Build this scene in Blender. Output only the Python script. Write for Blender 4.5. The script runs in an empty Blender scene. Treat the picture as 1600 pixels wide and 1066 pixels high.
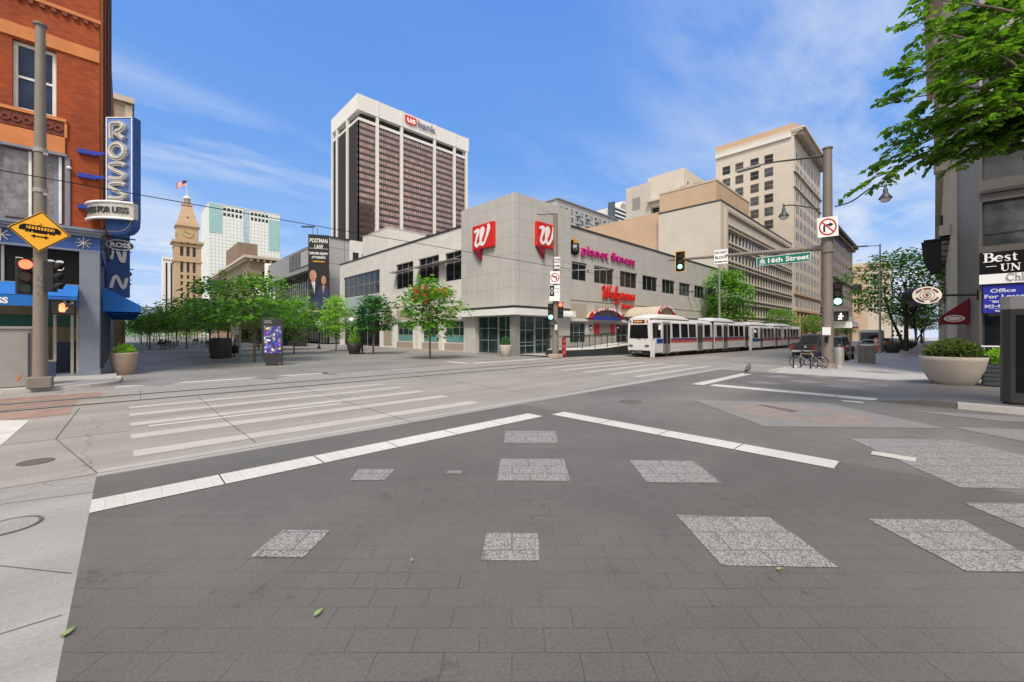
import bpy, bmesh, math, random
from mathutils import Vector as V, Matrix
RN = random.Random(11)
S = bpy.context.scene
C = S.collection
rad = math.radians
# ------------------------------------------------------------------ camera frame (surveyed from the photograph)
FOC, HZ, EYE = 632.0, 520.0, 1.9
YAW = math.atan2(660, 632)
FX, FY = math.cos(YAW), math.sin(YAW)
RX, RY = math.sin(YAW), -math.cos(YAW)

def zg(x):                       # California-style cross street falls gently to the right
    return -0.008 * max(0.0, x - 22.0)
def ray(px, py):
    a = (px - 800) / FOC
    return V((FX + a * RX, FY + a * RY, -(py - HZ) / FOC))
def G(px, py, z=0.0):            # survey point on the ground
    r = ray(px, py); t = 0
    zz = z
    for _ in range(30):
        t = (zz - EYE) / r.z
        zz = z + zg(r.x * t)
    return V((r.x * t, r.y * t, zz))
def onX(px, py, X):
    r = ray(px, py); t = X / r.x
    return V((X, r.y * t, EYE + r.z * t))
def onY(px, py, Y):
    r = ray(px, py); t = Y / r.y
    return V((r.x * t, Y, EYE + r.z * t))
def onD(px, py, d):
    r = ray(px, py)
    return V((r.x * d, r.y * d, EYE + r.z * d))

# ------------------------------------------------------------------ materials
MATS = {}
def nodes(name):
    m = bpy.data.materials.new(name); m.use_nodes = True
    n = m.node_tree.nodes; l = m.node_tree.links
    return m, n, l, n['Principled BSDF']
def pos(n, l):
    return n.new('ShaderNodeNewGeometry').outputs['Position']
def rgb(c): return (c[0], c[1], c[2], 1)
def mixc(n, l, fac, a, b, mode='MIX'):
    m = n.new('ShaderNodeMix'); m.data_type = 'RGBA'; m.blend_type = mode
    for s, v in ((0, fac), (6, a), (7, b)):
        if hasattr(v, 'is_output') or isinstance(v, bpy.types.NodeSocket): l.new(v, m.inputs[s])
        else: m.inputs[s].default_value = v if s == 0 else rgb(v)
    return m.outputs[2]
def math_(n, l, op, a, b=0.0):
    m = n.new('ShaderNodeMath'); m.operation = op
    for i, v in enumerate((a, b)):
        if isinstance(v, bpy.types.NodeSocket): l.new(v, m.inputs[i])
        else: m.inputs[i].default_value = v
    return m.outputs[0]
def noise(n, l, vec, scale, detail=4, rough=.55):
    t = n.new('ShaderNodeTexNoise'); t.inputs['Scale'].default_value = scale
    t.inputs['Detail'].default_value = detail; t.inputs['Roughness'].default_value = rough
    l.new(vec, t.inputs['Vector']); return t.outputs['Fac']
def ramp(n, l, fac, stops):
    r = n.new('ShaderNodeValToRGB'); e = r.color_ramp.elements
    while len(e) < len(stops): e.new(.5)
    for i, (p, c) in enumerate(stops): e[i].position = p; e[i].color = rgb(c)
    l.new(fac, r.inputs['Fac']); return r.outputs['Color']
def scalev(n, l, vec, s):
    m = n.new('ShaderNodeMapping'); m.inputs['Scale'].default_value = s
    l.new(vec, m.inputs['Vector']); return m.outputs[0]
def bump(n, l, b, h, st, dist=.02):
    k = n.new('ShaderNodeBump'); k.inputs['Strength'].default_value = st; k.inputs['Distance'].default_value = dist
    l.new(h, k.inputs['Height']); l.new(k.outputs[0], b.inputs['Normal'])
def dk(c, k): return tuple(min(1, x * k) for x in c)

def mat(name, col, rough=.65, metal=0, var=.14, scale=2.5, bmp=0, spec=.4, fine=0, coat=0):
    if name in MATS: return MATS[name]
    m, n, l, b = nodes(name)
    p = pos(n, l)
    f = noise(n, l, p, scale, 6)
    c = ramp(n, l, f, [(.25, dk(col, 1 - var)), (.75, dk(col, 1 + var))])
    if fine:
        f2 = noise(n, l, p, scale * 18, 3)
        c = mixc(n, l, fine, c, ramp(n, l, f2, [(.35, dk(col, .6)), (.65, dk(col, 1.35))]))
    l.new(c, b.inputs['Base Color'])
    b.inputs['Roughness'].default_value = rough; b.inputs['Metallic'].default_value = metal
    b.inputs['Specular IOR Level'].default_value = spec
    if coat: b.inputs['Coat Weight'].default_value = coat; b.inputs['Coat Roughness'].default_value = .05
    if bmp: bump(n, l, b, noise(n, l, p, scale * 9, 4), bmp)
    MATS[name] = m; return m
def wallvec(n, l):               # (along wall, height): works on walls along either street
    p = pos(n, l)
    s = n.new('ShaderNodeSeparateXYZ'); l.new(p, s.inputs[0])
    c = n.new('ShaderNodeCombineXYZ')
    l.new(math_(n, l, 'ADD', s.outputs[0], s.outputs[1]), c.inputs[0]); l.new(s.outputs[2], c.inputs[1])
    return c.outputs[0], p
def brickmat(name, c1, c2, mortar, bw, bh, ms=.01, offset=.5, rough=.8, bmp=.25, dirt=.25, squash=False, joint=.05):
    if name in MATS: return MATS[name]
    m, n, l, b = nodes(name)
    v, p = wallvec(n, l)
    t = n.new('ShaderNodeTexBrick'); l.new(v, t.inputs['Vector'])
    t.offset = offset
    t.inputs['Scale'].default_value = 1; t.inputs['Brick Width'].default_value = bw; t.inputs['Row Height'].default_value = bh
    t.inputs['Mortar Size'].default_value = ms; t.inputs['Mortar Smooth'].default_value = joint
    t.inputs['Color1'].default_value = rgb(c1); t.inputs['Color2'].default_value = rgb(c2); t.inputs['Mortar'].default_value = rgb(mortar)
    f = noise(n, l, p, .7, 6)
    f2 = noise(n, l, scalev(n, l, p, (1.5, 1.5, .12)), 1.2, 5)
    c = mixc(n, l, 1.0, t.outputs['Color'], ramp(n, l, f, [(.25, (1 - dirt,) * 3), (.75, (1 + .35 * dirt,) * 3)]), 'MULTIPLY')
    c = mixc(n, l, 1.0, c, ramp(n, l, f2, [(.3, (1 - dirt * .5,) * 3), (.6, (1, 1, 1))]), 'MULTIPLY')
    l.new(c, b.inputs['Base Color']); b.inputs['Roughness'].default_value = rough
    b.inputs['Specular IOR Level'].default_value = .3
    if bmp: bump(n, l, b, math_(n, l, 'SUBTRACT', 1.0, t.outputs['Fac']), bmp, .01)
    MATS[name] = m; return m
def glass(name, col=(.012, .016, .02), rough=.04, spec=.6, var=.5, metal=0, scale=.8, wav=.012):
    if name in MATS: return MATS[name]
    m, n, l, b = nodes(name); p = pos(n, l)
    f = noise(n, l, p, scale, 3)
    l.new(ramp(n, l, f, [(.3, dk(col, 1 - var)), (.7, dk(col, 1 + var))]), b.inputs['Base Color'])
    b.inputs['Roughness'].default_value = rough; b.inputs['Specular IOR Level'].default_value = spec; b.inputs['Metallic'].default_value = metal
    if wav: bump(n, l, b, noise(n, l, p, 1.7, 2), wav, .5)
    MATS[name] = m; return m
def emit(name, col, st):
    if name in MATS: return MATS[name]
    m, n, l, b = nodes(name)
    b.inputs['Base Color'].default_value = rgb(dk(col, .6)); b.inputs['Emission Color'].default_value = rgb(col)
    b.inputs['Emission Strength'].default_value = st; MATS[name] = m; return m
def leafmat(name, dark, light, trans=.35):
    m, n, l, b = nodes(name)
    g = n.new('ShaderNodeNewGeometry')
    f = noise(n, l, g.outputs['Position'], .9, 3)
    k = math_(n, l, 'ADD', math_(n, l, 'MULTIPLY', g.outputs['Random Per Island'], .55), math_(n, l, 'MULTIPLY', f, .5))
    c = ramp(n, l, k, [(.15, dark), (.85, light)])
    l.new(c, b.inputs['Base Color']); b.inputs['Roughness'].default_value = .42; b.inputs['Specular IOR Level'].default_value = .35
    tr = n.new('ShaderNodeBsdfTranslucent'); l.new(mixc(n, l, 1.0, c, (1.3, 1.5, .45), 'MULTIPLY'), tr.inputs['Color'])
    mx = n.new('ShaderNodeMixShader'); mx.inputs[0].default_value = trans
    l.new(b.outputs[0], mx.inputs[1]); l.new(tr.outputs[0], mx.inputs[2])
    l.new(mx.outputs[0], n['Material Output'].inputs['Surface']); MATS[name] = m; return m

# paving materials -------------------------------------------------
def pavemat(name, base, joint, pw, ph, diag=True, var=.12, speck=0, jw=.0036, dark=(.105, .10, .096), jn=.5, stain=.2, wear=0):
    m, n, l, b = nodes(name); p = pos(n, l)
    mp = n.new('ShaderNodeMapping'); l.new(p, mp.inputs['Vector'])
    if diag: mp.inputs['Rotation'].default_value = (0, 0, rad(90) - YAW)
    t = n.new('ShaderNodeTexBrick'); l.new(mp.outputs[0], t.inputs['Vector'])
    t.inputs['Scale'].default_value = 1; t.inputs['Brick Width'].default_value = pw; t.inputs['Row Height'].default_value = ph
    t.inputs['Mortar Size'].default_value = jw; t.inputs['Mortar Smooth'].default_value = .2
    t.inputs['Color1'].default_value = rgb(dk(base, 1 - var * .6)); t.inputs['Color2'].default_value = rgb(dk(base, 1 + var * .6))
    jm = ramp(n, l, noise(n, l, p, 1.1, 4), [(.38, dk(base, .95)), (.58, joint)])
    l.new(jm, t.inputs['Mortar'])
    c = t.outputs['Color']
    f = noise(n, l, p, .35, 7, .62)
    c = mixc(n, l, 1.0, c, ramp(n, l, f, [(.28, (1 - stain,) * 3), (.72, (1 + stain * .5,) * 3)]), 'MULTIPLY')
    fs = noise(n, l, p, 55, 3)
    c = mixc(n, l, 1.0, c, ramp(n, l, fs, [(.3, (.84,) * 3), (.7, (1.16,) * 3)]), 'MULTIPLY')
    # little dark spots of gum and oil
    v = n.new('ShaderNodeTexVoronoi'); v.inputs['Scale'].default_value = 1.6; l.new(p, v.inputs['Vector'])
    c = mixc(n, l, 1.0, c, ramp(n, l, v.outputs['Distance'], [(.03, (.72,) * 3), (.055, (1, 1, 1))]), 'MULTIPLY')
    # broad traffic-worn tone and darker spills
    bs = noise(n, l, scalev(n, l, p, (.5, 1.0, 1)), .16, 5, .6)
    c = mixc(n, l, 1.0, c, ramp(n, l, bs, [(.32, (1 - stain * 1.1,) * 3), (.66, (1 + stain * .6,) * 3)]), 'MULTIPLY')
    sp = noise(n, l, p, 1.9, 6, .72)
    c = mixc(n, l, 1.0, c, ramp(n, l, sp, [(.30, (1 - stain * 1.3,) * 3), (.40, (1, 1, 1))]), 'MULTIPLY')
    # pale scuffs
    sc = noise(n, l, scalev(n, l, mp.outputs[0], (.8, 3.5, 1)), 1.5, 8, .7)
    c = mixc(n, l, ramp(n, l, sc, [(.60, (0, 0, 0)), (.8, (.20,) * 3)]), c, dk(base, 2.1))
    if speck:
        w = n.new('ShaderNodeTexVoronoi'); w.inputs['Scale'].default_value = 95; l.new(p, w.inputs['Vector'])
        s2 = n.new('ShaderNodeSeparateColor'); l.new(w.outputs['Color'], s2.inputs[0])
        c = mixc(n, l, speck, c, ramp(n, l, s2.outputs[0], [(.28, dark), (.5, base), (.8, dk(base, 1.38))]))
        c = mixc(n, l, t.outputs['Fac'], c, dk(joint, 1.0))
    l.new(c, b.inputs['Base Color']); b.inputs['Roughness'].default_value = .6; b.inputs['Specular IOR Level'].default_value = .4
    bump(n, l, b, math_(n, l, 'ADD', math_(n, l, 'MULTIPLY', fs, .25), math_(n, l, 'SUBTRACT', 1.0, t.outputs['Fac'])), .25, .006)
    MATS[name] = m; return m
def concmat(name, base, var=.1, streak=.18, warm=None, cracks=.35):
    m, n, l, b = nodes(name); p = pos(n, l)
    f = noise(n, l, p, .5, 7, .6)
    c = ramp(n, l, f, [(.25, dk(base, 1 - var)), (.75, dk(base, 1 + var))])
    s = noise(n, l, scalev(n, l, p, (.06, .9, 1)), 1.3, 6, .6)
    c = mixc(n, l, 1.0, c, ramp(n, l, s, [(.36, (1 - streak,) * 3), (.6, (1, 1, 1))]), 'MULTIPLY')
    fs = noise(n, l, p, 40, 4)
    c = mixc(n, l, 1.0, c, ramp(n, l, fs, [(.3, (.88,) * 3), (.7, (1.12,) * 3)]), 'MULTIPLY')
    v = n.new('ShaderNodeTexVoronoi'); v.inputs['Scale'].default_value = .9; l.new(p, v.inputs['Vector'])
    c = mixc(n, l, 1.0, c, ramp(n, l, v.outputs['Distance'], [(.03, (.66,) * 3), (.06, (1, 1, 1))]), 'MULTIPLY')
    if cracks:
        cv = n.new('ShaderNodeTexVoronoi'); cv.feature = 'DISTANCE_TO_EDGE'; cv.inputs['Scale'].default_value = .22
        wv = n.new('ShaderNodeVectorMath'); wv.operation = 'ADD'
        nz = n.new('ShaderNodeTexNoise'); nz.inputs['Scale'].default_value = 1.2; l.new(p, nz.inputs['Vector'])
        sc = n.new('ShaderNodeVectorMath'); sc.operation = 'SCALE'; sc.inputs['Scale'].default_value = 1.1
        l.new(nz.outputs['Color'], sc.inputs[0]); l.new(p, wv.inputs[0]); l.new(sc.outputs[0], wv.inputs[1]); l.new(wv.outputs[0], cv.inputs['Vector'])
        k = 1 - cracks
        c = mixc(n, l, 1.0, c, ramp(n, l, cv.outputs['Distance'], [(.001, (k, k, k)), (.004, (1, 1, 1))]), 'MULTIPLY')
    l.new(c, b.inputs['Base Color']); b.inputs['Roughness'].default_value = .75; b.inputs['Specular IOR Level'].default_value = .3
    bump(n, l, b, fs, .12, .004)
    MATS[name] = m; return m

# ------------------------------------------------------------------ mesh builder
WL = {}
class MB:
    def __init__(s): s.v = []; s.f = []; s.m = []; s.mats = []; s.sm = []
    def mi(s, m):
        if m not in s.mats: s.mats.append(m)
        return s.mats.index(m)
    def face(s, pts, m, smooth=False):
        k = len(s.v); s.v += [V(p) for p in pts]; s.f.append(list(range(k, k + len(pts)))); s.m.append(s.mi(m)); s.sm.append(smooth)
    def raw(s, vs, fs, m, smooth=False):
        k = len(s.v); s.v += [V(p) for p in vs]; i = s.mi(m)
        for f in fs: s.f.append([k + a for a in f]); s.m.append(i); s.sm.append(smooth)
    def box(s, a, b, m):
        x0, y0, z0 = a; x1, y1, z1 = b
        vs = [(x0, y0, z0), (x1, y0, z0), (x1, y1, z0), (x0, y1, z0), (x0, y0, z1), (x1, y0, z1), (x1, y1, z1), (x0, y1, z1)]
        s.raw(vs, [(0, 3, 2, 1), (4, 5, 6, 7), (0, 1, 5, 4), (1, 2, 6, 5), (2, 3, 7, 6), (3, 0, 4, 7)], m); return s
    def obox(s, c, u, v, w, m):      # centre and three half-axis vectors
        c, u, v, w = V(c), V(u), V(v), V(w)
        vs = [c + a * u + b * v + d * w for d in (-1, 1) for a, b in ((-1, -1), (1, -1), (1, 1), (-1, 1))]
        s.raw(vs, [(0, 3, 2, 1), (4, 5, 6, 7), (0, 1, 5, 4), (1, 2, 6, 5), (2, 3, 7, 6), (3, 0, 4, 7)], m); return s
    def prism(s, poly, d, m, smooth=False):   # polygon (3-D points) swept by vector d
        n = len(poly); d = V(d); vs = [V(p) for p in poly] + [V(p) + d for p in poly]
        s.raw(vs, [tuple(range(n))[::-1], tuple(range(n, 2 * n))], m)
        s.raw(vs, [(i, (i + 1) % n, n + (i + 1) % n, n + i) for i in range(n)], m, smooth); return s
    def tube(s, pts, r, m, n=8, cap=True):
        pts = [V(p) for p in pts]; N = len(pts)
        rr = r if isinstance(r, (list, tuple)) else [r] * N
        vs = []; ref = None
        for i, p in enumerate(pts):
            t = (pts[min(i + 1, N - 1)] - pts[max(i - 1, 0)])
            if t.length < 1e-9: t = V((0, 0, 1))
            t.normalize()
            if ref is None: ref = V((1, 0, 0)) if abs(t.x) < .8 else V((0, 1, 0))
            a = (ref - t * ref.dot(t)).normalized(); ref = a; b = t.cross(a)
            for k in range(n):
                q = 2 * math.pi * k / n; vs.append(p + (a * math.cos(q) + b * math.sin(q)) * rr[i])
        fs = [(i * n + k, i * n + (k + 1) % n, (i + 1) * n + (k + 1) % n, (i + 1) * n + k) for i in range(N - 1) for k in range(n)]
        s.raw(vs, fs, m, True)
        if cap:
            s.raw(vs[:n], [tuple(range(n))[::-1]], m); s.raw(vs[-n:], [tuple(range(n))], m)
        return s
    def lathe(s, prof, c, m, n=20, sx=1, sy=1):
        c = V(c); vs = []
        for r, z in prof:
            for k in range(n):
                q = 2 * math.pi * k / n; vs.append(c + V((r * sx * math.cos(q), r * sy * math.sin(q), z)))
        fs = [(i * n + k, i * n + (k + 1) % n, (i + 1) * n + (k + 1) % n, (i + 1) * n + k) for i in range(len(prof) - 1) for k in range(n)]
        s.raw(vs, fs, m, True)
        if prof[0][0] > .001: s.raw(vs[:n], [tuple(range(n))[::-1]], m)
        if prof[-1][0] > .001: s.raw(vs[-n:], [tuple(range(n))], m)
        return s
    def disc(s, c, u, v, r, m, d=None, n=24, r2=None):   # disc or (with d) solid cylinder; u,v span its plane
        c, u, v = V(c), V(u), V(v); r2 = r if r2 is None else r2
        P = [c + u * r * math.cos(2 * math.pi * k / n) + v * r2 * math.sin(2 * math.pi * k / n) for k in range(n)]
        if d is None: s.face(P, m)
        else: s.prism(P, d, m, True)
        return s
    def ring(s, c, u, v, r0, r1, m, d, n=32, a0=0, a1=2 * math.pi):
        c, u, v, d = V(c), V(u), V(v), V(d)
        full = abs(a1 - a0 - 2 * math.pi) < 1e-6; N = n if full else n + 1
        vs = []
        for k in range(N):
            q = a0 + (a1 - a0) * k / n; e = u * math.cos(q) + v * math.sin(q)
            vs += [c + e * r0, c + e * r1, c + e * r1 + d, c + e * r0 + d]
        fs = []
        for k in range(n):
            i, j = 4 * k, 4 * ((k + 1) % N)
            for a in range(4): fs.append((i + a, j + a, j + (a + 1) % 4, i + (a + 1) % 4))
        s.raw(vs, fs, m, False)
        return s
    def ribbon(s, pts, w, M, m, th):     # flat brush stroke in a plane: pts 2-D, w widths, M maps (u,v,n)
        P = [V((p[0], p[1])) for p in pts]; n = len(P)
        ww = w if isinstance(w, (list, tuple)) else [w] * n
        s.rc = getattr(s, 'rc', 0) + 1; L = []; R_ = []     # each stroke rides a hair above the last, so crossings never share a plane
        for i in range(n):
            t = P[min(i + 1, n - 1)] - P[max(i - 1, 0)]
            if t.length < 1e-9: t = V((1, 0))
            t.normalize(); q = V((-t.y, t.x)) * ww[i] / 2
            L.append(P[i] + q); R_.append(P[i] - q)
        vs = []
        for i in range(n):
            for z in (0, th + s.rc * .0007 + i * .0004):
                vs.append(M(L[i].x, L[i].y, z)); vs.append(M(R_[i].x, R_[i].y, z))
        fs = []
        for i in range(n - 1):
            a, b = 4 * i, 4 * (i + 1)
            fs += [(a + 2, a + 3, b + 3, b + 2), (a, b, b + 1, a + 1), (a, a + 2, b + 2, b), (a + 1, b + 1, b + 3, a + 3)]
        fs += [(0, 1, 3, 2), (4 * n - 4, 4 * n - 2, 4 * n - 1, 4 * n - 3)]
        s.raw(vs, fs, m); return s
    def mesh(s, name, off=V((0, 0, 0)), merge=False, bevel=0, norm=True):
        me = bpy.data.meshes.new(name)
        me.from_pydata([v - off for v in s.v], [], s.f)
        for m in s.mats: me.materials.append(m)
        for p, i, sm in zip(me.polygons, s.m, s.sm): p.material_index = i; p.use_smooth = sm
        if merge or bevel or norm:
            bm = bmesh.new(); bm.from_mesh(me)
            if merge or bevel: bmesh.ops.remove_doubles(bm, verts=bm.verts, dist=1e-4)
            if norm: bmesh.ops.recalc_face_normals(bm, faces=bm.faces)
            if bevel:
                ed = [e for e in bm.edges if len(e.link_faces) == 2 and e.calc_face_angle(0) > .5]
                bmesh.ops.bevel(bm, geom=ed, offset=bevel, segments=2, affect='EDGES', profile=.5, clamp_overlap=True)
            bm.to_mesh(me); bm.free()
        return me
    def obj(s, name, parent=None, label=None, kind=None, split=False, **k):
        if split:
            key = lambda v: (round(v.x, 3), round(v.y, 3), round(v.z, 3)); up_ = {}
            def find(a):
                while up_.setdefault(a, a) != a: a = up_[a]
                return a
            for f in s.f:
                r0 = find(key(s.v[f[0]]))
                for i in f[1:]: up_[find(key(s.v[i]))] = r0
            G_ = {}
            for f, mi_, sm in zip(s.f, s.m, s.sm):
                b = G_.setdefault(find(key(s.v[f[0]])), MB()); b.face([s.v[i] for i in f], s.mats[mi_], sm)
            return [b.obj(name, parent, label, kind, **k) for b in G_.values()][-1]
        off = WL.get(parent.name, V((0, 0, 0))) if parent else V((0, 0, 0))
        o = bpy.data.objects.new(name, s.mesh(name, off, **k)); C.objects.link(o)
        if parent: o.parent = parent; WL[o.name] = off.copy()
        else: WL[o.name] = V((0, 0, 0))
        if label: o['label'] = label
        if kind: o['kind'] = kind
        return o
def thing(name, label, cat, loc=(0, 0, 0), group=None):
    o = bpy.data.objects.new(name, None); C.objects.link(o); o.location = loc; o.empty_display_size = .2
    o['label'] = label; o['category'] = cat
    if group: o['group'] = group
    WL[o.name] = V(loc); return o
def tag(o, label, cat, group=None):
    o['label'] = label; o['category'] = cat
    if group: o['group'] = group
    return o
def struct(o): o['kind'] = 'structure'; return o
def copy_tree(o, parent=None):
    c = o.copy(); C.objects.link(c)
    if parent: c.parent = parent
    for ch in o.children: copy_tree(ch, c)
    return c
def place(root, loc, face=None, rz=None):     # face: direction the thing's local -y looks to
    root.location = loc
    if face is not None: root.rotation_euler.z = math.atan2(face[1], face[0]) + math.pi / 2
    elif rz is not None: root.rotation_euler.z = rz
    return root

def text(s, size, m, parent, P, U, N, ext=.02, bold=0, align='LEFT', name='lettering', W=None, space=1.0, label=None, shear=0):
    cu = bpy.data.curves.new('t', 'FONT'); cu.body = s; cu.size = size; cu.extrude = ext; cu.offset = bold
    cu.align_x = align; cu.space_character = space; cu.resolution_u = 3; cu.shear = shear
    ob = bpy.data.objects.new('t', cu); C.objects.link(ob)
    dg = bpy.context.evaluated_depsgraph_get(); dg.update()
    me = bpy.data.meshes.new_from_object(ob.evaluated_get(dg)); bpy.data.objects.remove(ob); bpy.data.curves.remove(cu)
    U, N = V(U).normalized(), V(N).normalized(); Z = N.cross(U).normalized()
    off = WL.get(parent.name, V((0, 0, 0))); P = V(P)
    sx = 1
    if W:
        xs = [v.co.x for v in me.vertices]; sx = W / (max(xs) - min(xs))
    for v in me.vertices:
        c = v.co; v.co = P + U * c.x * sx + Z * c.y + N * c.z - off
    me.materials.clear(); me.materials.append(m); me.name = name
    o = bpy.data.objects.new(name, me); C.objects.link(o); o.parent = parent; WL[o.name] = off.copy()
    if label: o['label'] = label
    return o

def catmull(pts, k=6):
    P = [V(p) if len(p) == 3 else V((p[0], p[1], 0)) for p in pts]; P = [P[0] * 2 - P[1]] + P + [P[-1] * 2 - P[-2]]; out = []
    for i in range(1, len(P) - 2):
        a, b, c, d = P[i - 1:i + 3]
        for j in range(k):
            t = j / k
            out.append(.5 * ((2 * b) + (c - a) * t + (2 * a - 5 * b + 4 * c - d) * t * t + (3 * b - a - 3 * c + d) * t ** 3))
    out.append(P[-2]); return out

# ------------------------------------------------------------------ walls with real openings, and windows set into them
def wall(mb, P, U, N, L, H, ops, m, rev=.22, rm=None, z0=0):
    P, U, N = V(P), V(U), V(N); rm = rm or m
    us = sorted({0, L} | {round(min(max(o[i], 0), L), 4) for o in ops for i in (0, 2)})
    vs = sorted({z0, H} | {round(min(max(o[i], z0), H), 4) for o in ops for i in (1, 3)})
    q = lambda u, v, n=0: P + U * u + V((0, 0, v)) + N * n
    # merge runs of closed cells in each row to keep the wall light
    for j in range(len(vs) - 1):
        vm = (vs[j] + vs[j + 1]) / 2; run = None
        row = [o for o in ops if o[1] < vm < o[3]]
        for i in range(len(us) - 1):
            um = (us[i] + us[i + 1]) / 2
            hole = any(o[0] < um < o[2] for o in row)
            if hole:
                if run is not None: mb.face([q(run, vs[j]), q(us[i], vs[j]), q(us[i], vs[j + 1]), q(run, vs[j + 1])], m); run = None
            elif run is None: run = us[i]
        if run is not None: mb.face([q(run, vs[j]), q(L, vs[j]), q(L, vs[j + 1]), q(run, vs[j + 1])], m)
    for o in ops:
        a, b, c, d = o[:4]
        for e in ((a, b, a, d), (c, b, c, d), (a, b, c, b), (a, d, c, d)):
            mb.face([q(e[0], e[1]), q(e[2], e[3]), q(e[2], e[3], -rev), q(e[0], e[1], -rev)], rm)
WCACHE = {}
def winmesh(w, h, nx, ny, U, N, fr, gl, bar, rev, blind=None):
    key = (round(w, 2), round(h, 2), nx, str(ny), tuple(round(x, 2) for x in U), tuple(round(x, 2) for x in N), fr.name, gl.name, bar, rev)
    if key in WCACHE: return WCACHE[key]
    f = MB(); g = MB(); U, N = V(U), V(N)
    q = lambda u, v, n: U * u + V((0, 0, v)) + N * n
    d0, d1 = -rev + .005, -rev + .07
    def bx(u0, v0, u1, v1, n0, n1):
        f.obox(q((u0 + u1) / 2, (v0 + v1) / 2, (n0 + n1) / 2), U * (u1 - u0) / 2, V((0, 0, (v1 - v0) / 2)), N * (n1 - n0) / 2, fr)
    bx(0, 0, bar, h, d0, d1); bx(w - bar, 0, w, h, d0, d1)
    bx(bar, 0, w - bar, bar, d0, d1); bx(bar, h - bar, w - bar, h, d0, d1)
    b2 = bar * .7
    for i in range(1, nx): bx(w * i / nx - b2 / 2, bar, w * i / nx + b2 / 2, h - bar, d0, d1 - .015)
    for j in (range(1, ny) if isinstance(ny, int) else ()): bx(bar, h * j / ny - b2 / 2, w - bar, h * j / ny + b2 / 2, d0, d1 - .012)
    if not isinstance(ny, int):
        for t in ny: bx(bar, h * t - b2 / 2, w - bar, h * t + b2 / 2, d0, d1 - .012)
    g.face([q(bar * .5, bar * .5, d0 + .02), q(w - bar * .5, bar * .5, d0 + .02), q(w - bar * .5, h - bar * .5, d0 + .02), q(bar * .5, h - bar * .5, d0 + .02)], gl)
    WCACHE[key] = (f.mesh('window'), g.mesh('pane')); return WCACHE[key]
def add_window(parent, P, U, N, w, h, nx, ny, fr, gl, bar=.07, rev=.2, pane=True, name='window'):
    fm, gm = winmesh(w, h, nx, ny, U, N, fr, gl, bar, rev)
    off = WL[parent.name]
    o = bpy.data.objects.new(name, fm); C.objects.link(o); o.parent = parent; o.location = V(P) - off; WL[o.name] = off + o.location
    g = bpy.data.objects.new('pane', gm); C.objects.link(g); g.parent = o
    return o
def windows_many(parent, lst, fr, gl, bar, rev, limit=100):
    """lst: (P,U,N,w,h,nx,ny): the nearest ones each a part; the rest one part."""
    lst.sort(key=lambda e: (V(e[0]) - V((0, 0, EYE))).length / max(.1, e[3] * e[4]) ** .5)
    rest = MB()
    for i, (P, U, N, w, h, nx, ny) in enumerate(lst):
        g_ = gl[(i * 7) % len(gl)] if isinstance(gl, list) else gl
        if i < limit:
            fm = winmesh2(w, h, nx, ny, U, N, fr, g_, bar, rev)
            off = WL[parent.name]
            o = bpy.data.objects.new('window', fm); C.objects.link(o); o.parent = parent; o.location = V(P) - off
        else:
            append_win(rest, P, w, h, nx, ny, U, N, fr, g_, bar, rev)
    if rest.f: rest.obj('window', parent, kind='stuff')
def append_win(mb, P, w, h, nx, ny, U, N, fr, gl, bar, rev):
    P, U, N = V(P), V(U), V(N)
    q = lambda u, v, n: P + U * u + V((0, 0, v)) + N * n
    n0 = -rev + .02
    mb.face([q(0, 0, n0), q(w, 0, n0), q(w, h, n0), q(0, h, n0)], gl)
    def bar_(u0, v0, u1, v1):
        mb.face([q(u0, v0, n0 + .04), q(u1, v0, n0 + .04), q(u1, v1, n0 + .04), q(u0, v1, n0 + .04)], fr)
    if bar:
        bar_(0, 0, bar, h); bar_(w - bar, 0, w, h); bar_(bar, 0, w - bar, bar); bar_(bar, h - bar, w - bar, h)
        for i in range(1, nx): bar_(w * i / nx - bar * .4, bar, w * i / nx + bar * .4, h - bar)
        for j in range(1, ny): bar_(bar, h * j / ny - bar * .4, w - bar, h * j / ny + bar * .4)
W2 = {}
def winmesh2(w, h, nx, ny, U, N, fr, gl, bar, rev):
    key = (round(w, 2), round(h, 2), nx, ny, tuple(round(x, 2) for x in U), tuple(round(x, 2) for x in N), fr.name, gl.name, bar)
    if key not in W2:
        mb = MB(); append_win(mb, (0, 0, 0), w, h, nx, ny, U, N, fr, gl, bar, rev); W2[key] = mb.mesh('window', norm=False)
    return W2[key]
FACES = {'S': lambda x0, y0, x1, y1: (V((x0, y0, 0)), V((1, 0, 0)), V((0, -1, 0)), x1 - x0),
         'W': lambda x0, y0, x1, y1: (V((x0, y1, 0)), V((0, -1, 0)), V((-1, 0, 0)), y1 - y0),
         'E': lambda x0, y0, x1, y1: (V((x1, y0, 0)), V((0, 1, 0)), V((1, 0, 0)), y1 - y0),
         'N': lambda x0, y0, x1, y1: (V((x1, y1, 0)), V((-1, 0, 0)), V((0, 1, 0)), x1 - x0)}
def grid(u0, u1, n, w, v0, dv, m, h, skip=()):
    out = []
    for j in range(m):
        for i in range(n):
            if (i, j) in skip: continue
            c = u0 + (u1 - u0) * (i + .5) / n
            out.append((c - w / 2, v0 + j * dv, c + w / 2, v0 + j * dv + h))
    return out
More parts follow.
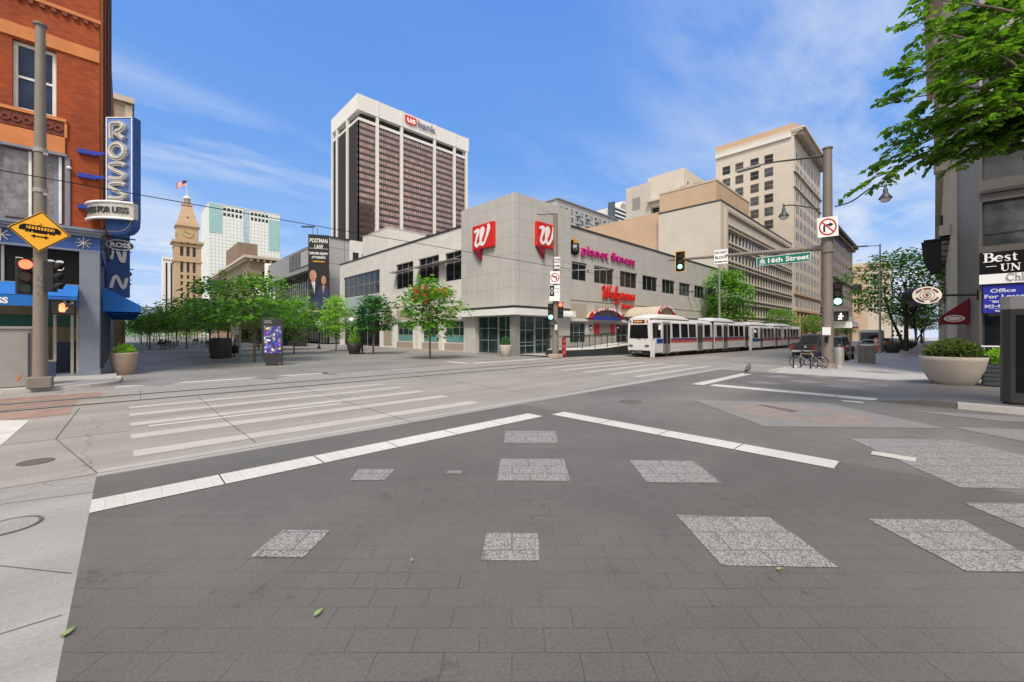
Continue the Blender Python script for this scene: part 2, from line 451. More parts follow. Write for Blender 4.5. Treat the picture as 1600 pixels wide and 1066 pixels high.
def building(root, x0, y0, x1, y1, H, m, wins=None, roof=None, z0=-.6, rev=.25, fr=None, gl=None, bar=.08, nx=1, ny=2, name='walls', limit=100, parapet=.5):
    """four walls with recessed openings and a roof behind a parapet; wins = {face: [openings]}"""
    mb = MB(); L = []
    for k, F in FACES.items():
        P, U, N, ln = F(x0, y0, x1, y1)
        ops = (wins or {}).get(k, [])
        wall(mb, P, U, N, ln, H, ops, m, rev, z0=z0)
        for o in ops:
            L.append((P + U * o[0] + V((0, 0, o[1])), U, N, o[2] - o[0], o[3] - o[1], o[4] if len(o) > 4 else nx, o[5] if len(o) > 5 else ny))
    ob = mb.obj(name, root, norm=False)
    r = MB(); rz = H - parapet
    r.face([(x0 + .3, y0 + .3, rz), (x1 - .3, y0 + .3, rz), (x1 - .3, y1 - .3, rz), (x0 + .3, y1 - .3, rz)], roof or MATS['roofing'])
    for a, b in (((x0, y0), (x1, y0 + .3)), ((x0, y1 - .3), (x1, y1)), ((x0, y0 + .3), (x0 + .3, y1 - .3)), ((x1 - .3, y0 + .3), (x1, y1 - .3))):
        r.box((a[0] + .003, a[1] + .003, H - parapet), (b[0] - .003, b[1] - .003, H + .02), m)
    r.obj('roof', root)
    if L: windows_many(root, L, fr or MATS['frame_dark'], gl or MATS['glass_dark'], bar, rev, limit)
    return ob
# ------------------------------------------------------------------ palette
mat('roofing', (.30, .29, .28), .9)
mat('frame_dark', (.035, .035, .037), .45)
mat('frame_alu', (.42, .42, .41), .4, .3, .06)
mat('frame_white', (.72, .72, .70), .5)
mat('white_paint', (.78, .78, .77), .5, 0, .06)
mat('white_sign', (.82, .82, .81), .45, 0, .03)
mat('black', (.009, .009, .010), .4, 0, .2, spec=.12)
mat('black_matte', (.02, .02, .021), .8, 0, .2)
mat('steel_pole', (.205, .175, .15), .6, 0, .10, 3, fine=.25)
mat('steel_grey', (.32, .32, .32), .45, .4, .1)
mat('steel_dark', (.06, .063, .065), .5, .2, .2)
mat('rail_steel', (.10, .095, .09), .35, .6, .2)
mat('rust', (.16, .09, .06), .8, 0, .3, 4)
mat('galv', (.31, .30, .285), .55, .2, .12, 3, fine=.25)
mat('red_sign', (.62, .025, .02), .4, 0, .05)
mat('red_dark', (.22, .012, .03), .5, 0, .1)
mat('ring_red', (.45, .02, .03), .45, 0, .05)
mat('yellow_sign', (.85, .42, .025), .5, 0, .06)
mat('green_sign', (.0, .17, .115), .45, 0, .05)
mat('magenta', (.55, .025, .24), .4, 0, .05)
mat('blue_sign', (.022, .045, .36), .45, 0, .1)
mat('blue_awning', (.012, .14, .50), .75, 0, .12, 1.5)
mat('blue_steel', (.03, .09, .30), .5, 0, .2, 2)
mat('blue_face', (.10, .19, .50), .5, 0, .25, 1.2)
mat('blue_grey', (.19, .215, .28), .6, 0, .12, 2, fine=.2)
mat('blue_dark', (.04, .055, .12), .6, 0, .15)
mat('silver', (.55, .53, .49), .35, .5, .12, 6)
mat('sandstone', (.56, .21, .075), .85, 0, .15, 2, .2)
mat('terracotta', (.20, .055, .035), .8, 0, .4, 14, .8)
mat('slate_granite', (.092, .084, .079), .5, 0, .12, 1.6, fine=.25)
mat('grey_granite', (.27, .255, .25), .55, 0, .12, 1.2, fine=.25)
mat('planter_stone', (.47, .41, .36), .8, 0, .08, 2.5, fine=.3)
mat('planter_tan', (.36, .275, .225), .8, 0, .1, 2.5, fine=.3)
mat('planter_black', (.035, .036, .038), .55)
mat('soil', (.05, .035, .025), .95, 0, .3)
mat('bark', (.15, .115, .085), .9, 0, .35, 9, .6)
mat('bark_dark', (.06, .047, .038), .9, 0, .35, 9, .6)
mat('rubber', (.018, .018, .019), .75)
mat('chrome', (.6, .6, .6), .2, .9, .05)
mat('cream', (.54, .47, .385), .8, 0, .1, 1)
mat('cream_light', (.57, .515, .44), .8, 0, .07, .5)
mat('concrete_beige', (.50, .46, .40), .85, 0, .1, .4, fine=.15)
mat('orange_wall', (.52, .365, .25), .85, 0, .1, .25, fine=.12)
mat('tan_wall', (.50, .36, .24), .85, 0, .1, .3, fine=.12)
mat('stone_trim', (.50, .44, .36), .85, 0, .12, 1)
mat('off_white', (.66, .65, .61), .75, 0, .06, .6)
mat('off_white_warm', (.60, .565, .51), .75, 0, .06, .6, fine=.12)
mat('beige_panel', (.42, .36, .30), .8, 0, .06, 1)
mat('brown_panel', (.36, .30, .255), .8, 0, .08, 1)
mat('teal_film', (.13, .30, .29), .25, 0, .1)
mat('copper_green', (.30, .46, .38), .7, 0, .12, .4)
mat('paint_black', (.012, .013, .017), .22, .2, .1, 2, coat=.8)
mat('paint_red', (.30, .012, .02), .25, .1, .1, 2, coat=.8)
mat('paint_white', (.68, .68, .67), .3, 0, .05, 2, coat=.6)
mat('paint_silver', (.42, .43, .44), .3, .5, .05, 2, coat=.6)
mat('tail_red', (.45, .02, .02), .2, 0, .05)
mat('orange_plastic', (.75, .16, .04), .5)
glass('glass_dark', spec=.35); glass('glass_green', (.02, .045, .045), .05); glass('glass_brown', (.045, .038, .03), .06)
glass('glass_grey', (.05, .055, .06), .07); glass('glass_curtain', (.19, .18, .20), .15, .5, .35, 0, 5)
glass('glass_blue', (.02, .035, .075), .06, .28)
glass('glass_pale', (.20, .22, .23), .08, .6)
emit('lit_red', (1, .10, .045), 2.2); emit('lit_green', (.25, 1, .72), 2.2); emit('lit_walk', (1, .98, .95), 1.4); emit('lit_hand', (1, .22, .10), 1.5)
emit('lit_amber', (1, .25, .04), 1.2)
mat('lens_dark_green', (.01, .05, .035), .15); mat('lens_dark_amber', (.09, .03, .008), .15); mat('lens_dark_red', (.07, .008, .006), .15)

brickmat('red_brick', (.43, .085, .022), (.31, .055, .018), (.26, .075, .035), .23, .075, .007, dirt=.32)
brickmat('panel_grey', (.505, .497, .472), (.475, .467, .445), (.36, .355, .34), 1.45, 1.42, .022, offset=0, bmp=.15, dirt=.09)
brickmat('block_white', (.76, .745, .71), (.725, .71, .68), (.60, .59, .565), 1.2, .6, .012, bmp=.12, dirt=.09)
brickmat('block_grey', (.54, .525, .495), (.51, .50, .47), (.43, .42, .40), 1.2, .6, .012, bmp=.12, dirt=.09)
brickmat('clad_grey', (.42, .42, .42), (.40, .40, .405), (.20, .20, .20), 3.2, 2.9, .06, offset=0, bmp=.1, dirt=.06)
brickmat('tower_tan', (.53, .385, .245), (.49, .35, .22), (.41, .29, .19), 1.6, .7, .03, dirt=.18)
brickmat('old_stone', (.36, .28, .20), (.31, .24, .175), (.22, .17, .13), 1.2, .6, .02, dirt=.22)
brickmat('slate_blocks', (.165, .145, .13), (.14, .125, .113), (.09, .08, .073), 1.5, 1.35, .009, offset=0, rough=.45, dirt=.2, bmp=.15)
brickmat('light_stone', (.34, .32, .31), (.31, .295, .285), (.14, .135, .13), 1.6, 1.1, .012, rough=.5, dirt=.15)
brickmat('brown_brick', (.27, .19, .135), (.24, .165, .12), (.2, .15, .11), .9, .35, .02, dirt=.2)
brickmat('grid_white', (.76, .76, .72), (.72, .73, .70), (.45, .55, .54), 2.7, 3.1, .28, offset=0, bmp=0, dirt=.05)
brickmat('teal_glass', (.28, .50, .52), (.24, .45, .48), (.42, .58, .58), 1.5, 3.1, .14, offset=0, bmp=0, dirt=.1, rough=.25)
brickmat('condo_grid', (.46, .45, .44), (.40, .40, .40), (.5, .49, .47), 2.0, 3.0, .3, offset=0, bmp=0, dirt=.1)
brickmat('vault_rib', (.55, .50, .40), (.52, .47, .38), (.32, .29, .23), .55, 9, .05, offset=0, bmp=.4, dirt=.1)

pavemat('granite_dark', (.127, .120, .110), (.070, .066, .061), .40, .20, var=.04, stain=.22)
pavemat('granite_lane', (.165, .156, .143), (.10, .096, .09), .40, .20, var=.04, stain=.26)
pavemat('granite_far_sheen', (.25, .238, .22), (.15, .145, .14), .40, .20, var=.05, stain=.2)  # same granite for the far plaza, with grazing sheen and dapple lightened into its colour
pavemat('granite_speckled', (.245, .24, .232), (.13, .12, .115), .48, .32, speck=.85, stain=.15, jw=.009)
pavemat('granite_pale', (.225, .22, .21), (.18, .175, .165), .48, .32, speck=.45)
pavemat('white_band', (.56, .55, .525), (.40, .39, .37), .16, 4, False, .05, stain=.16)
pavemat('brick_rust', (.33, .215, .175), (.24, .18, .15), .2, .1, False, .25, stain=.2)
pavemat('sett_pink', (.29, .235, .21), (.2, .17, .15), .2, .1, True, .2, stain=.2)
pavemat('brick_walk', (.33, .25, .21), (.25, .2, .17), .2, .1, False, .2)
pavemat('side_walk', (.41, .40, .38), (.24, .23, .215), 1.8, 1.8, False, .06, stain=.12)
concmat('road_concrete', (.285, .27, .25))
concmat('apron_concrete', (.30, .297, .29), cracks=.3)
concmat('gutter_concrete', (.35, .34, .32), cracks=0)
mat('kerb_stone', (.46, .44, .41), .75, 0, .15, 3, fine=.45)
mat('road_paint', (.53, .515, .49), .8, 0, .2, 2.2, fine=.4)
mat('road_paint_worn', (.40, .385, .36), .8, 0, .16, 2.2, fine=.4)
mat('joint', (.11, .10, .09), .9)
mat('iron_cover', (.15, .135, .12), .6, .3, .25, 12, .3)
mat('earth', (.33, .31, .285), .9, 0, .1, .05)
leafmat('leaf_locust', (0.043, 0.140, 0.027), (0.219, 0.439, 0.065), .5)
leafmat('leaf_dark', (0.022, 0.097, 0.035), (0.101, 0.267, 0.082), .5)
leafmat('leaf_lime', (0.124, 0.300, 0.035), (0.424, 0.656, 0.089), .5)
leafmat('leaf_front', (.026, .080, .012), (.14, .255, .032), .6)
leafmat('leaf_shrub', (.045, .075, .022), (.18, .22, .08), .5)
leafmat('leaf_hedge', (0.035, 0.078, 0.035), (0.132, 0.190, 0.089), .5)

# ------------------------------------------------------------------ sky, sun, camera
w = bpy.data.worlds.new('World'); S.world = w; w.use_nodes = True
n, l = w.node_tree.nodes, w.node_tree.links
bg = n['Background']
SUN_EL, SUN_AZ = rad(56), math.atan2(-.64, -.77)     # direction of the sun as seen from the crossing
sky = n.new('ShaderNodeTexSky'); sky.sky_type = 'NISHITA'; sky.sun_disc = False
sky.sun_elevation = SUN_EL; sky.sun_rotation = math.pi / 2 - SUN_AZ
sky.air_density = 1.0; sky.dust_density = .7; sky.ozone_density = 2.5; sky.altitude = 1600
tc = n.new('ShaderNodeTexCoord'); sep = n.new('ShaderNodeSeparateXYZ'); l.new(tc.outputs['Generated'], sep.inputs[0])
zc = math_(n, l, 'MAXIMUM', sep.outputs[2], .06)
cx = n.new('ShaderNodeCombineXYZ')
l.new(math_(n, l, 'DIVIDE', sep.outputs[0], zc), cx.inputs[0]); l.new(math_(n, l, 'DIVIDE', sep.outputs[1], zc), cx.inputs[1])
cm = n.new('ShaderNodeMapping'); cm.inputs['Rotation'].default_value = (0, 0, rad(-58)); cm.inputs['Scale'].default_value = (.28, .75, 1)
l.new(cx.outputs[0], cm.inputs['Vector'])
c1 = noise(n, l, cm.outputs[0], 1.7, 9, .62); c2 = noise(n, l, cm.outputs[0], .62, 3, .5)
cl = math_(n, l, 'MULTIPLY', ramp(n, l, c1, [(.44, (0, 0, 0)), (.72, (1, 1, 1))]), ramp(n, l, c2, [(.42, (.04,) * 3), (.58, (1, 1, 1))]))
# soft cumulus low over the roofs
pf = noise(n, l, scalev(n, l, tc.outputs['Generated'], (1, 1, 2.2)), 3.1, 7, .55)
low = ramp(n, l, sep.outputs[2], [(.0, (1, 1, 1)), (.16, (.75,) * 3), (.34, (0, 0, 0))])
pc = math_(n, l, 'MULTIPLY', ramp(n, l, pf, [(.47, (0, 0, 0)), (.58, (1, 1, 1))]), low)
grad = ramp(n, l, sep.outputs[2], [(.0, (.62, .74, .98)), (.20, (.31, .54, .97)), (.40, (.165, .395, .92)), (.75, (.11, .30, .86))])
gs = n.new('ShaderNodeVectorMath'); gs.operation = 'SCALE'; gs.inputs['Scale'].default_value = 4.1; l.new(grad, gs.inputs[0])
sk = mixc(n, l, .92, sky.outputs[0], gs.outputs[0])
cov = math_(n, l, 'MINIMUM', math_(n, l, 'ADD', math_(n, l, 'MULTIPLY', cl, .85), math_(n, l, 'MULTIPLY', pc, .75)), .9)
sk = mixc(n, l, cov, sk, (3.7, 3.85, 4.1))
# unseen bright cloud bank, added overhead and behind the viewer as soft fill light
dp = n.new('ShaderNodeVectorMath'); dp.operation = 'DOT_PRODUCT'; l.new(tc.outputs['Generated'], dp.inputs[0]); dp.inputs[1].default_value = (-FX * .894, -FY * .894, .447)
bk = math_(n, l, 'MULTIPLY', ramp(n, l, dp.outputs['Value'], [(.0, (0, 0, 0)), (.42, (1, 1, 1))]), ramp(n, l, pf, [(.30, (.55,) * 3), (.55, (1, 1, 1))]))
sk = mixc(n, l, bk, sk, (5.4, 5.1, 4.7))
l.new(sk, bg.inputs['Color']); bg.inputs['Strength'].default_value = .12
sd = bpy.data.lights.new('sun', 'SUN'); sd.energy = 2.0; sd.angle = rad(16); sd.color = (1, .915, .79)
so = bpy.data.objects.new('sun', sd); C.objects.link(so)
so.rotation_euler = V((-math.cos(SUN_AZ) * math.cos(SUN_EL), -math.sin(SUN_AZ) * math.cos(SUN_EL), -math.sin(SUN_EL))).to_track_quat('-Z', 'Y').to_euler()
so.location = (-60, -40, 120)
cd = bpy.data.cameras.new('camera'); co = bpy.data.objects.new('camera', cd); C.objects.link(co); S.camera = co
cd.sensor_width = 36; cd.sensor_fit = 'HORIZONTAL'; cd.lens = 36 * FOC / 1600; cd.shift_y = -(533 - HZ) / 1600
cd.clip_start = .05; cd.clip_end = 6000
co.location = (0, 0, EYE); co.rotation_euler = (rad(90), 0, YAW - rad(90))
S.view_settings.view_transform = 'Standard'; S.view_settings.look = 'None'; S.view_settings.exposure = .93; S.view_settings.gamma = 1
S.render.engine = 'CYCLES'; S.cycles.max_bounces = 6; S.cycles.transparent_max_bounces = 6

# ------------------------------------------------------------------ the ground
def sheet(name, polys, z, m, up=None):
    """flat pieces of paving, cut where the cross street starts to fall"""
    bm = bmesh.new()
    for P in polys:
        bm.faces.new([bm.verts.new((p[0], p[1], z)) for p in P])
    bmesh.ops.bisect_plane(bm, geom=bm.verts[:] + bm.edges[:] + bm.faces[:], plane_co=(22, 0, 0), plane_no=(1, 0, 0))
    for v in bm.verts: v.co.z += zg(v.co.x) + (up(v.co.x, v.co.y) if up else 0)
    for f in bm.faces:
        if f.normal.z < 0: f.normal_flip()
    me = bpy.data.meshes.new(name); bm.to_mesh(me); bm.free(); me.materials.append(m)
    o = bpy.data.objects.new(name, me); C.objects.link(o); return struct(o)
rect = lambda x0, y0, x1, y1: [(x0, y0), (x1, y0), (x1, y1), (x0, y1)]
def strip(a, b, wd):
    a, b = V((a[0], a[1])), V((b[0], b[1])); t = (b - a).normalized(); q = V((-t.y, t.x)) * wd / 2
    return [a + q, b + q, b - q, a - q]
gp = lambda px, py: tuple(G(px, py)[:2])
sheet('ground', [rect(-900, -900, 2500, 2500)], -.16, MATS['earth'])
sheet('street', [rect(-300, 7.62, 900, 21.2), rect(22.2, 3.7, 900, 7.62)], -.002, MATS['road_concrete'])
sheet('mall_paving', [rect(-.27, -160, 7.6, 7.62)], .0022, MATS['granite_dark'])
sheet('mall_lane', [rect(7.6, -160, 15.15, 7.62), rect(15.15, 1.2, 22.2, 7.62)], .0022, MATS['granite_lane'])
sheet('mall_paving', [rect(-.27, 19.45, 23.9, 1500)], .0062, MATS['granite_far_sheen'])
# raised side of the mall in front of the dark office building
up = lambda x, y: .13 * min(1, max(0, (1.2 - y) / 1.2))
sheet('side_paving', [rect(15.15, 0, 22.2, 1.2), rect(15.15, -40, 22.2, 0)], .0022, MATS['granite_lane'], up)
sheet('apron', [rect(-300, -60, -.27, 7.62)], .0034, MATS['apron_concrete'])
cl01 = lambda v: min(1, max(0, v))
up2 = lambda x, y: max(.10 * cl01((x - 22.2) / 2), .13 * cl01((1.2 - y) / 1.2))
sheet('sidewalk', [rect(22.2, 1.2, 24.2, 5.35), rect(22.2, 0, 24.2, 1.2), rect(22.2, -60, 24.2, 0), rect(24.2, 1.2, 30, 5.35), [(30, 5.35), (30, 1.2), (34, 1.2), (34, 3.9)], rect(34, 1.2, 700, 3.9)], .0062, MATS['side_walk'], up2)
sheet('sidewalk', [rect(24.2, -1.3, 700, 1.2)], .0062, MATS['side_walk'], lambda x, y: .10)
sheet('brick_walk', [rect(46, -1.0, 300, 2.0)], .013, MATS['brick_walk'], lambda x, y: .10)
sheet('far_sidewalk', [rect(23.9, 20.6, 700, 24.6)], .01, MATS['side_walk'], lambda x, y: .08)
# kerbs
k = MB()
for a, b in (((15.1, -40), (15.1, .2)),):
    k.box((15.0, -40, -.02), (15.15, -2.41, .128), MATS['granite_dark']); k.box((15.0, -.39, -.02), (15.15, .25, .128), MATS['granite_dark'])
k.prism([(15.0, .25, -.02), (15.0, .25, .124), (15.0, 1.3, .0), (15.0, 1.3, -.02)], (.15, 0, 0), MATS['granite_dark'])
k.box((14.98, -2.4, -.02), (15.28, -.4, .145), MATS['kerb_stone'])
for i in range(40):
    x = 34 + i * 8; k.box((x, 3.85, zg(x) - .1), (x + 7.99, 4.02, zg(x + 4) + .12), MATS['kerb_stone'])
k.prism([(22.2, 5.3, -.01), (30, 5.3, zg(30) - .01), (34.05, 3.85, zg(34) - .01), (34.05, 4.0, zg(34) - .01), (30.05, 5.47, zg(30) - .01), (22.2, 5.47, -.01)], (0, 0, .115), MATS['kerb_stone'])
k.box((24, 20.45, -.1), (38, 20.6, .09), MATS['kerb_stone'])
struct(k.obj('kerb'))
# corner in front of the brick building: raised walk with a rounded kerb
kp = [(-60, 20.2)] + [(-1.6 + 1.35 * math.cos(q), 21.55 + 1.35 * math.sin(q)) for q in [rad(-90 + 10 * i) for i in range(10)]] + [(-.25, 26), (-60, 26)]
kb = MB(); kb.prism([(x, y, -.1) for x, y in kp], (0, 0, .215), MATS['side_walk']); struct(kb.obj('corner_walk'))
kb = MB()
ko = [(-60, 20.05)] + [(-1.6 + 1.5 * math.cos(q), 21.55 + 1.5 * math.sin(q)) for q in [rad(-90 + 10 * i) for i in range(10)]] + [(-.1, 23.5)]
ki = kp[:-2] + [(-.25, 23.5)]
for i in range(len(ko) - 1):
    kb.prism([(*ko[i], -.1), (*ko[i + 1], -.1), (*ki[i + 1], -.1), (*ki[i], -.1)], (0, 0, .212), MATS['kerb_stone'])
struct(kb.obj('corner_kerb'))
# white stone bands that edge the plaza, laid in slabs
def band(a, b, wd, slab=1.25):
    a, b = V(a), V(b); L = (b - a).length; nn = max(1, round(L / slab)); out = []
    for i in range(nn):
        t0 = i / nn; t1 = (i + 1) / nn - .018 / L
        out.append(strip(a.lerp(b, t0), a.lerp(b, t1), wd))
    return out
B = band((-.27, 6.36), (6.85, 6.36), .46) + band((7.36, 6.12), (7.36, .95), .46)
B += band((15.36, 5.55), (15.36, .85), .6) + band((15.05, 5.98), (20.8, 5.98), .42)
B += band((-.25, 19.7), (6.9, 19.7), .46) + band((15.6, 19.7), (23.9, 19.7), .42) + band((15.3, 19.95), (15.3, 22.2), .42)
sheet('white_band', B, .0105, MATS['white_band'])
sheet('white_band', [[gp(455, 577), gp(468, 577.5), gp(530, 585), gp(515, 585.5)], [gp(435, 577), gp(452, 577), gp(476, 580), gp(460, 580.5)]], .0105, MATS['granite_pale'])
sheet('gutter', [rect(-.27, 7.66, 30, 8.02), rect(15, 8.0, 16, 8.01)], .0022, MATS['gutter_concrete'])
sheet('gutter', [rect(6.9, 19.0, 23.6, 19.42), rect(-.25, 18.95, 6.9, 19.40)], .0022, MATS['gutter_concrete'])
# crosswalk stripes
X = []
for y, wd in ((8.7, .46), (10.15, .46), (11.5, .42), (12.85, .40), (14.1, .36)): X.append(rect(.08 if y > 9 else .1, y - wd / 2, 6.95, y + wd / 2))
sheet('crosswalk', X, .0028, MATS['road_paint_worn'])
sheet('crosswalk', [strip((.35, 11.05), (4.2, 11.02), .14)], .0032, MATS['road_paint'])
X = []
for y, wd in ((8.9, .4), (10.2, .46), (11.6, .46), (13.0, .46), (14.3, .4)): X.append(rect(15.9, y - wd / 2, 24.3, y + wd / 2))
sheet('crosswalk', X, .0028, MATS['road_paint_worn'])
sheet('stop_bar', [[gp(0, 657), gp(46, 657), gp(0, 697), gp(-60, 700), gp(-60, 657)]], .0029, MATS['road_paint'])
# rails with their pads
for y in (15.50, 17.0):
    sheet('tram_track', [rect(-120, y - .10, 600, y + .10)], .0034, MATS['joint'])
    sheet('tram_track', [rect(-120, y - .035, 600, y + .035)], .0075, MATS['rail_steel'])
sheet('brick_strip', [rect(-40, 13.95, -.95, 15.2), rect(-40, 15.8, -.95, 16.75), rect(-40, 17.3, -.55, 18.5)], .0036, MATS['brick_rust'])
sheet('brick_strip', [rect(25.5, 14.1, 120, 15.15)], .0036, MATS['sett_pink'])
# joints, cracks and covers
J = []
for seg in ([(125, 637), (87, 686), (152, 740)], [(0, 696), (87, 686), (205, 673)], [(0, 789), (146, 769.5)], [(310, 620), (350, 655), (400, 692)], [(0, 885), (112, 897)], [(0, 992), (97, 962)], [(0, 764), (150, 741)], [(152, 740), (840, 625), (1000, 591)], [(132, 637), (200, 634), (420, 609)], [(219, 609), (220, 624)]):
    for a, b in zip(seg, seg[1:]): J.append(strip(gp(*a), gp(*b), .014))
J += [strip((4.4, 7.6), (4.4, 20), .012), strip((9.2, 8.05), (9.2, 19), .012), strip((13.8, 8.05), (13.8, 19), .012), strip((7, 12.2), (60, 12.2), .012), strip((-40, 12.1), (7, 12.2), .012)]
sheet('pavement_joint', J, .0052, MATS['joint'])
# ------------------------------------------------------------------ pale stone squares set in the plaza
def patch(px, z=.0078, m='granite_speckled', name='stone_inlay'):
    sheet(name, [[gp(*q) for q in px]], z, MATS[m])
for q in ([(790, 674), (868, 674), (871.5, 693), (787, 693)], [(782, 717.5), (881, 718), (891, 752.5), (776, 752)],
          [(983, 720), (1083, 721), (1129, 756), (1011, 755)], [(560, 734), (617, 734), (600, 751), (547, 751.5)],
          [(442, 829), (516, 830), (474, 872), (390, 871)], [(760, 834), (841, 834.5), (843, 877.5), (752, 877)],
          [(1057, 806), (1203, 809), (1313, 888), (1128, 885)], [(1355, 812), (1504, 813.5), (1660, 897), (1509, 893.7)],
          [(1504, 786.5), (1640, 787.5), (1760, 850), (1640, 843)]): patch(q)
patch([(700, 736), (722, 736), (720, 741), (697, 741)], m='granite_pale')
patch([(1328, 686), (1492, 688), (1700, 736), (1640, 766), (1499, 762.5)])
patch([(1485, 668), (1600, 671.5), (1740, 680), (1720, 714)], m='granite_pale')
patch([(1374, 637), (1440, 643), (1640, 655), (1640, 661), (1566, 659)], m='granite_pale')
patch([(1083.6, 625.6), (1289.5, 630), (1478, 670), (1195, 667)], m='granite_pale')
for cx_, cy_ in ((1191, 598.5), (1260, 597), (1318, 605), (1398, 604), (1283, 589), (1334, 595.5), (1215, 589)):
    c = G(cx_, cy_); a = V((FX, FY, 0)) * .5; b = V((RX, RY, 0)) * .5
    sheet('stone_inlay', [[c - a - b, c - a + b, c + a + b, c + a - b]], .0078, MATS['granite_pale'])
for cx_, cy_ in ((470, 575), (330, 588), (250, 600), (300, 577), (560, 571), (420, 590), (620, 562), (400, 580), (760, 563), (735, 558), (780, 561), (520, 566), (240, 577), (250, 567), (330, 570)):
    c = G(cx_, cy_); a = V((FX, FY, 0)) * .5; b = V((RX, RY, 0)) * .5
    sheet('stone_inlay', [[c - a - b, c - a + b, c + a + b, c + a - b]], .0108, MATS['granite_pale'])
# oval tree grate filled with rusty setts, its plate and a pale repair
O0, O1 = G(1146, 635.5), G(1362, 657.5)
oc = (O0 + O1) / 2; ou = (O1 - O0) / 2; ov = V((-ou.y, ou.x, 0)).normalized() * 1.05
sheet('sett_oval', [[oc + ou * math.copysign(abs(math.cos(q)) ** .55, math.cos(q)) + ov * math.copysign(abs(math.sin(q)) ** .8, math.sin(q)) for q in [2 * math.pi * i / 40 for i in range(40)]]], .0098, MATS['sett_pink'])
sheet('iron_plate', [[gp(1181, 633), gp(1193, 633), gp(1250, 643), gp(1238, 645.5)]], .0128, MATS['iron_cover'])
sheet('stone_inlay', [[gp(1253, 641), gp(1302, 645), gp(1292, 654), gp(1238, 649)]], .0128, MATS['granite_pale'])
sheet('white_band', [[gp(1364, 706), gp(1432, 717), gp(1430, 723), gp(1360, 711)], [gp(1315, 626), gp(1350, 629), gp(1348, 631), gp(1316, 628)]], .0128, MATS['kerb_stone'])

def manhole(loc, r, label, z, lm='iron_cover'):
    t = thing('manhole_cover', label, 'manhole cover', (loc[0], loc[1], z))
    m = MB(); m.ring((loc[0], loc[1], z), (1, 0, 0), (0, 1, 0), r * .9, r, MATS['iron_cover'], (0, 0, .008)); m.obj('rim', t)
    m = MB(); m.disc((loc[0], loc[1], z), (1, 0, 0), (0, 1, 0), r * .88, MATS[lm], (0, 0, .006))
    for i in range(-4, 5): m.box((loc[0] + i * r * .17 - .01, loc[1] - r * .5, z + .005), (loc[0] + i * r * .17 + .01, loc[1] + r * .5, z + .0075), MATS[lm])
    m.obj('lid', t)
manhole(G(56, 722), .19, 'small dark iron manhole cover in the concrete roadway at left', .0)
manhole(G(12, 824), .23, 'round access cover in the pale concrete apron beside the dark granite', .006, 'apron_concrete')
manhole(G(985, 628), .30, 'worn round cover in the shaded granite lane beyond the white band', .004)

# leaves dropped on the paving
def leaf(loc, rz, L, label):
    t = thing('fallen_leaf', label, 'leaf', loc, 'fallen leaves on the paving')
    m = MB(); n_ = 8
    P = [(-.5 + i / n_, .22 * math.sin(math.pi * (i / n_) ** .8) * (1 + .15 * (i % 2))) for i in range(n_ + 1)]
    for i in range(n_):
        for s_ in (-1, 1):
            m.face([V((P[i][0] * L, 0, .012 + .02 * P[i][0] ** 2)), V((P[i + 1][0] * L, 0, .012 + .02 * P[i + 1][0] ** 2)), V((P[i + 1][0] * L, s_ * P[i + 1][1] * L, .03)), V((P[i][0] * L, s_ * P[i][1] * L, .022))], mat('leaf_fallen', (.22, .29, .13), .6))
    WL[t.name] = V((0, 0, 0)); m.obj('blade', t)
    s_ = MB(); s_.tube([(.5 * L, 0, .015), (.8 * L, .05 * L, .012)], .0025, MATS['leaf_fallen'], 5); s_.obj('stalk', t)
    t.rotation_euler.z = rz
leaf(G(497, 962), .5, .075, 'pale green fallen leaf lying alone on the dark granite near the middle')
leaf(G(105, 993), .9, .085, 'pale green fallen leaf at the edge between granite and concrete')
leaf(G(643, 879), 1.2, .05, 'tiny curled leaf on the dark granite left of a speckled square')
leaf(G(1218, 893), -.4, .06, 'pale dry leaf just below the largest speckled square')

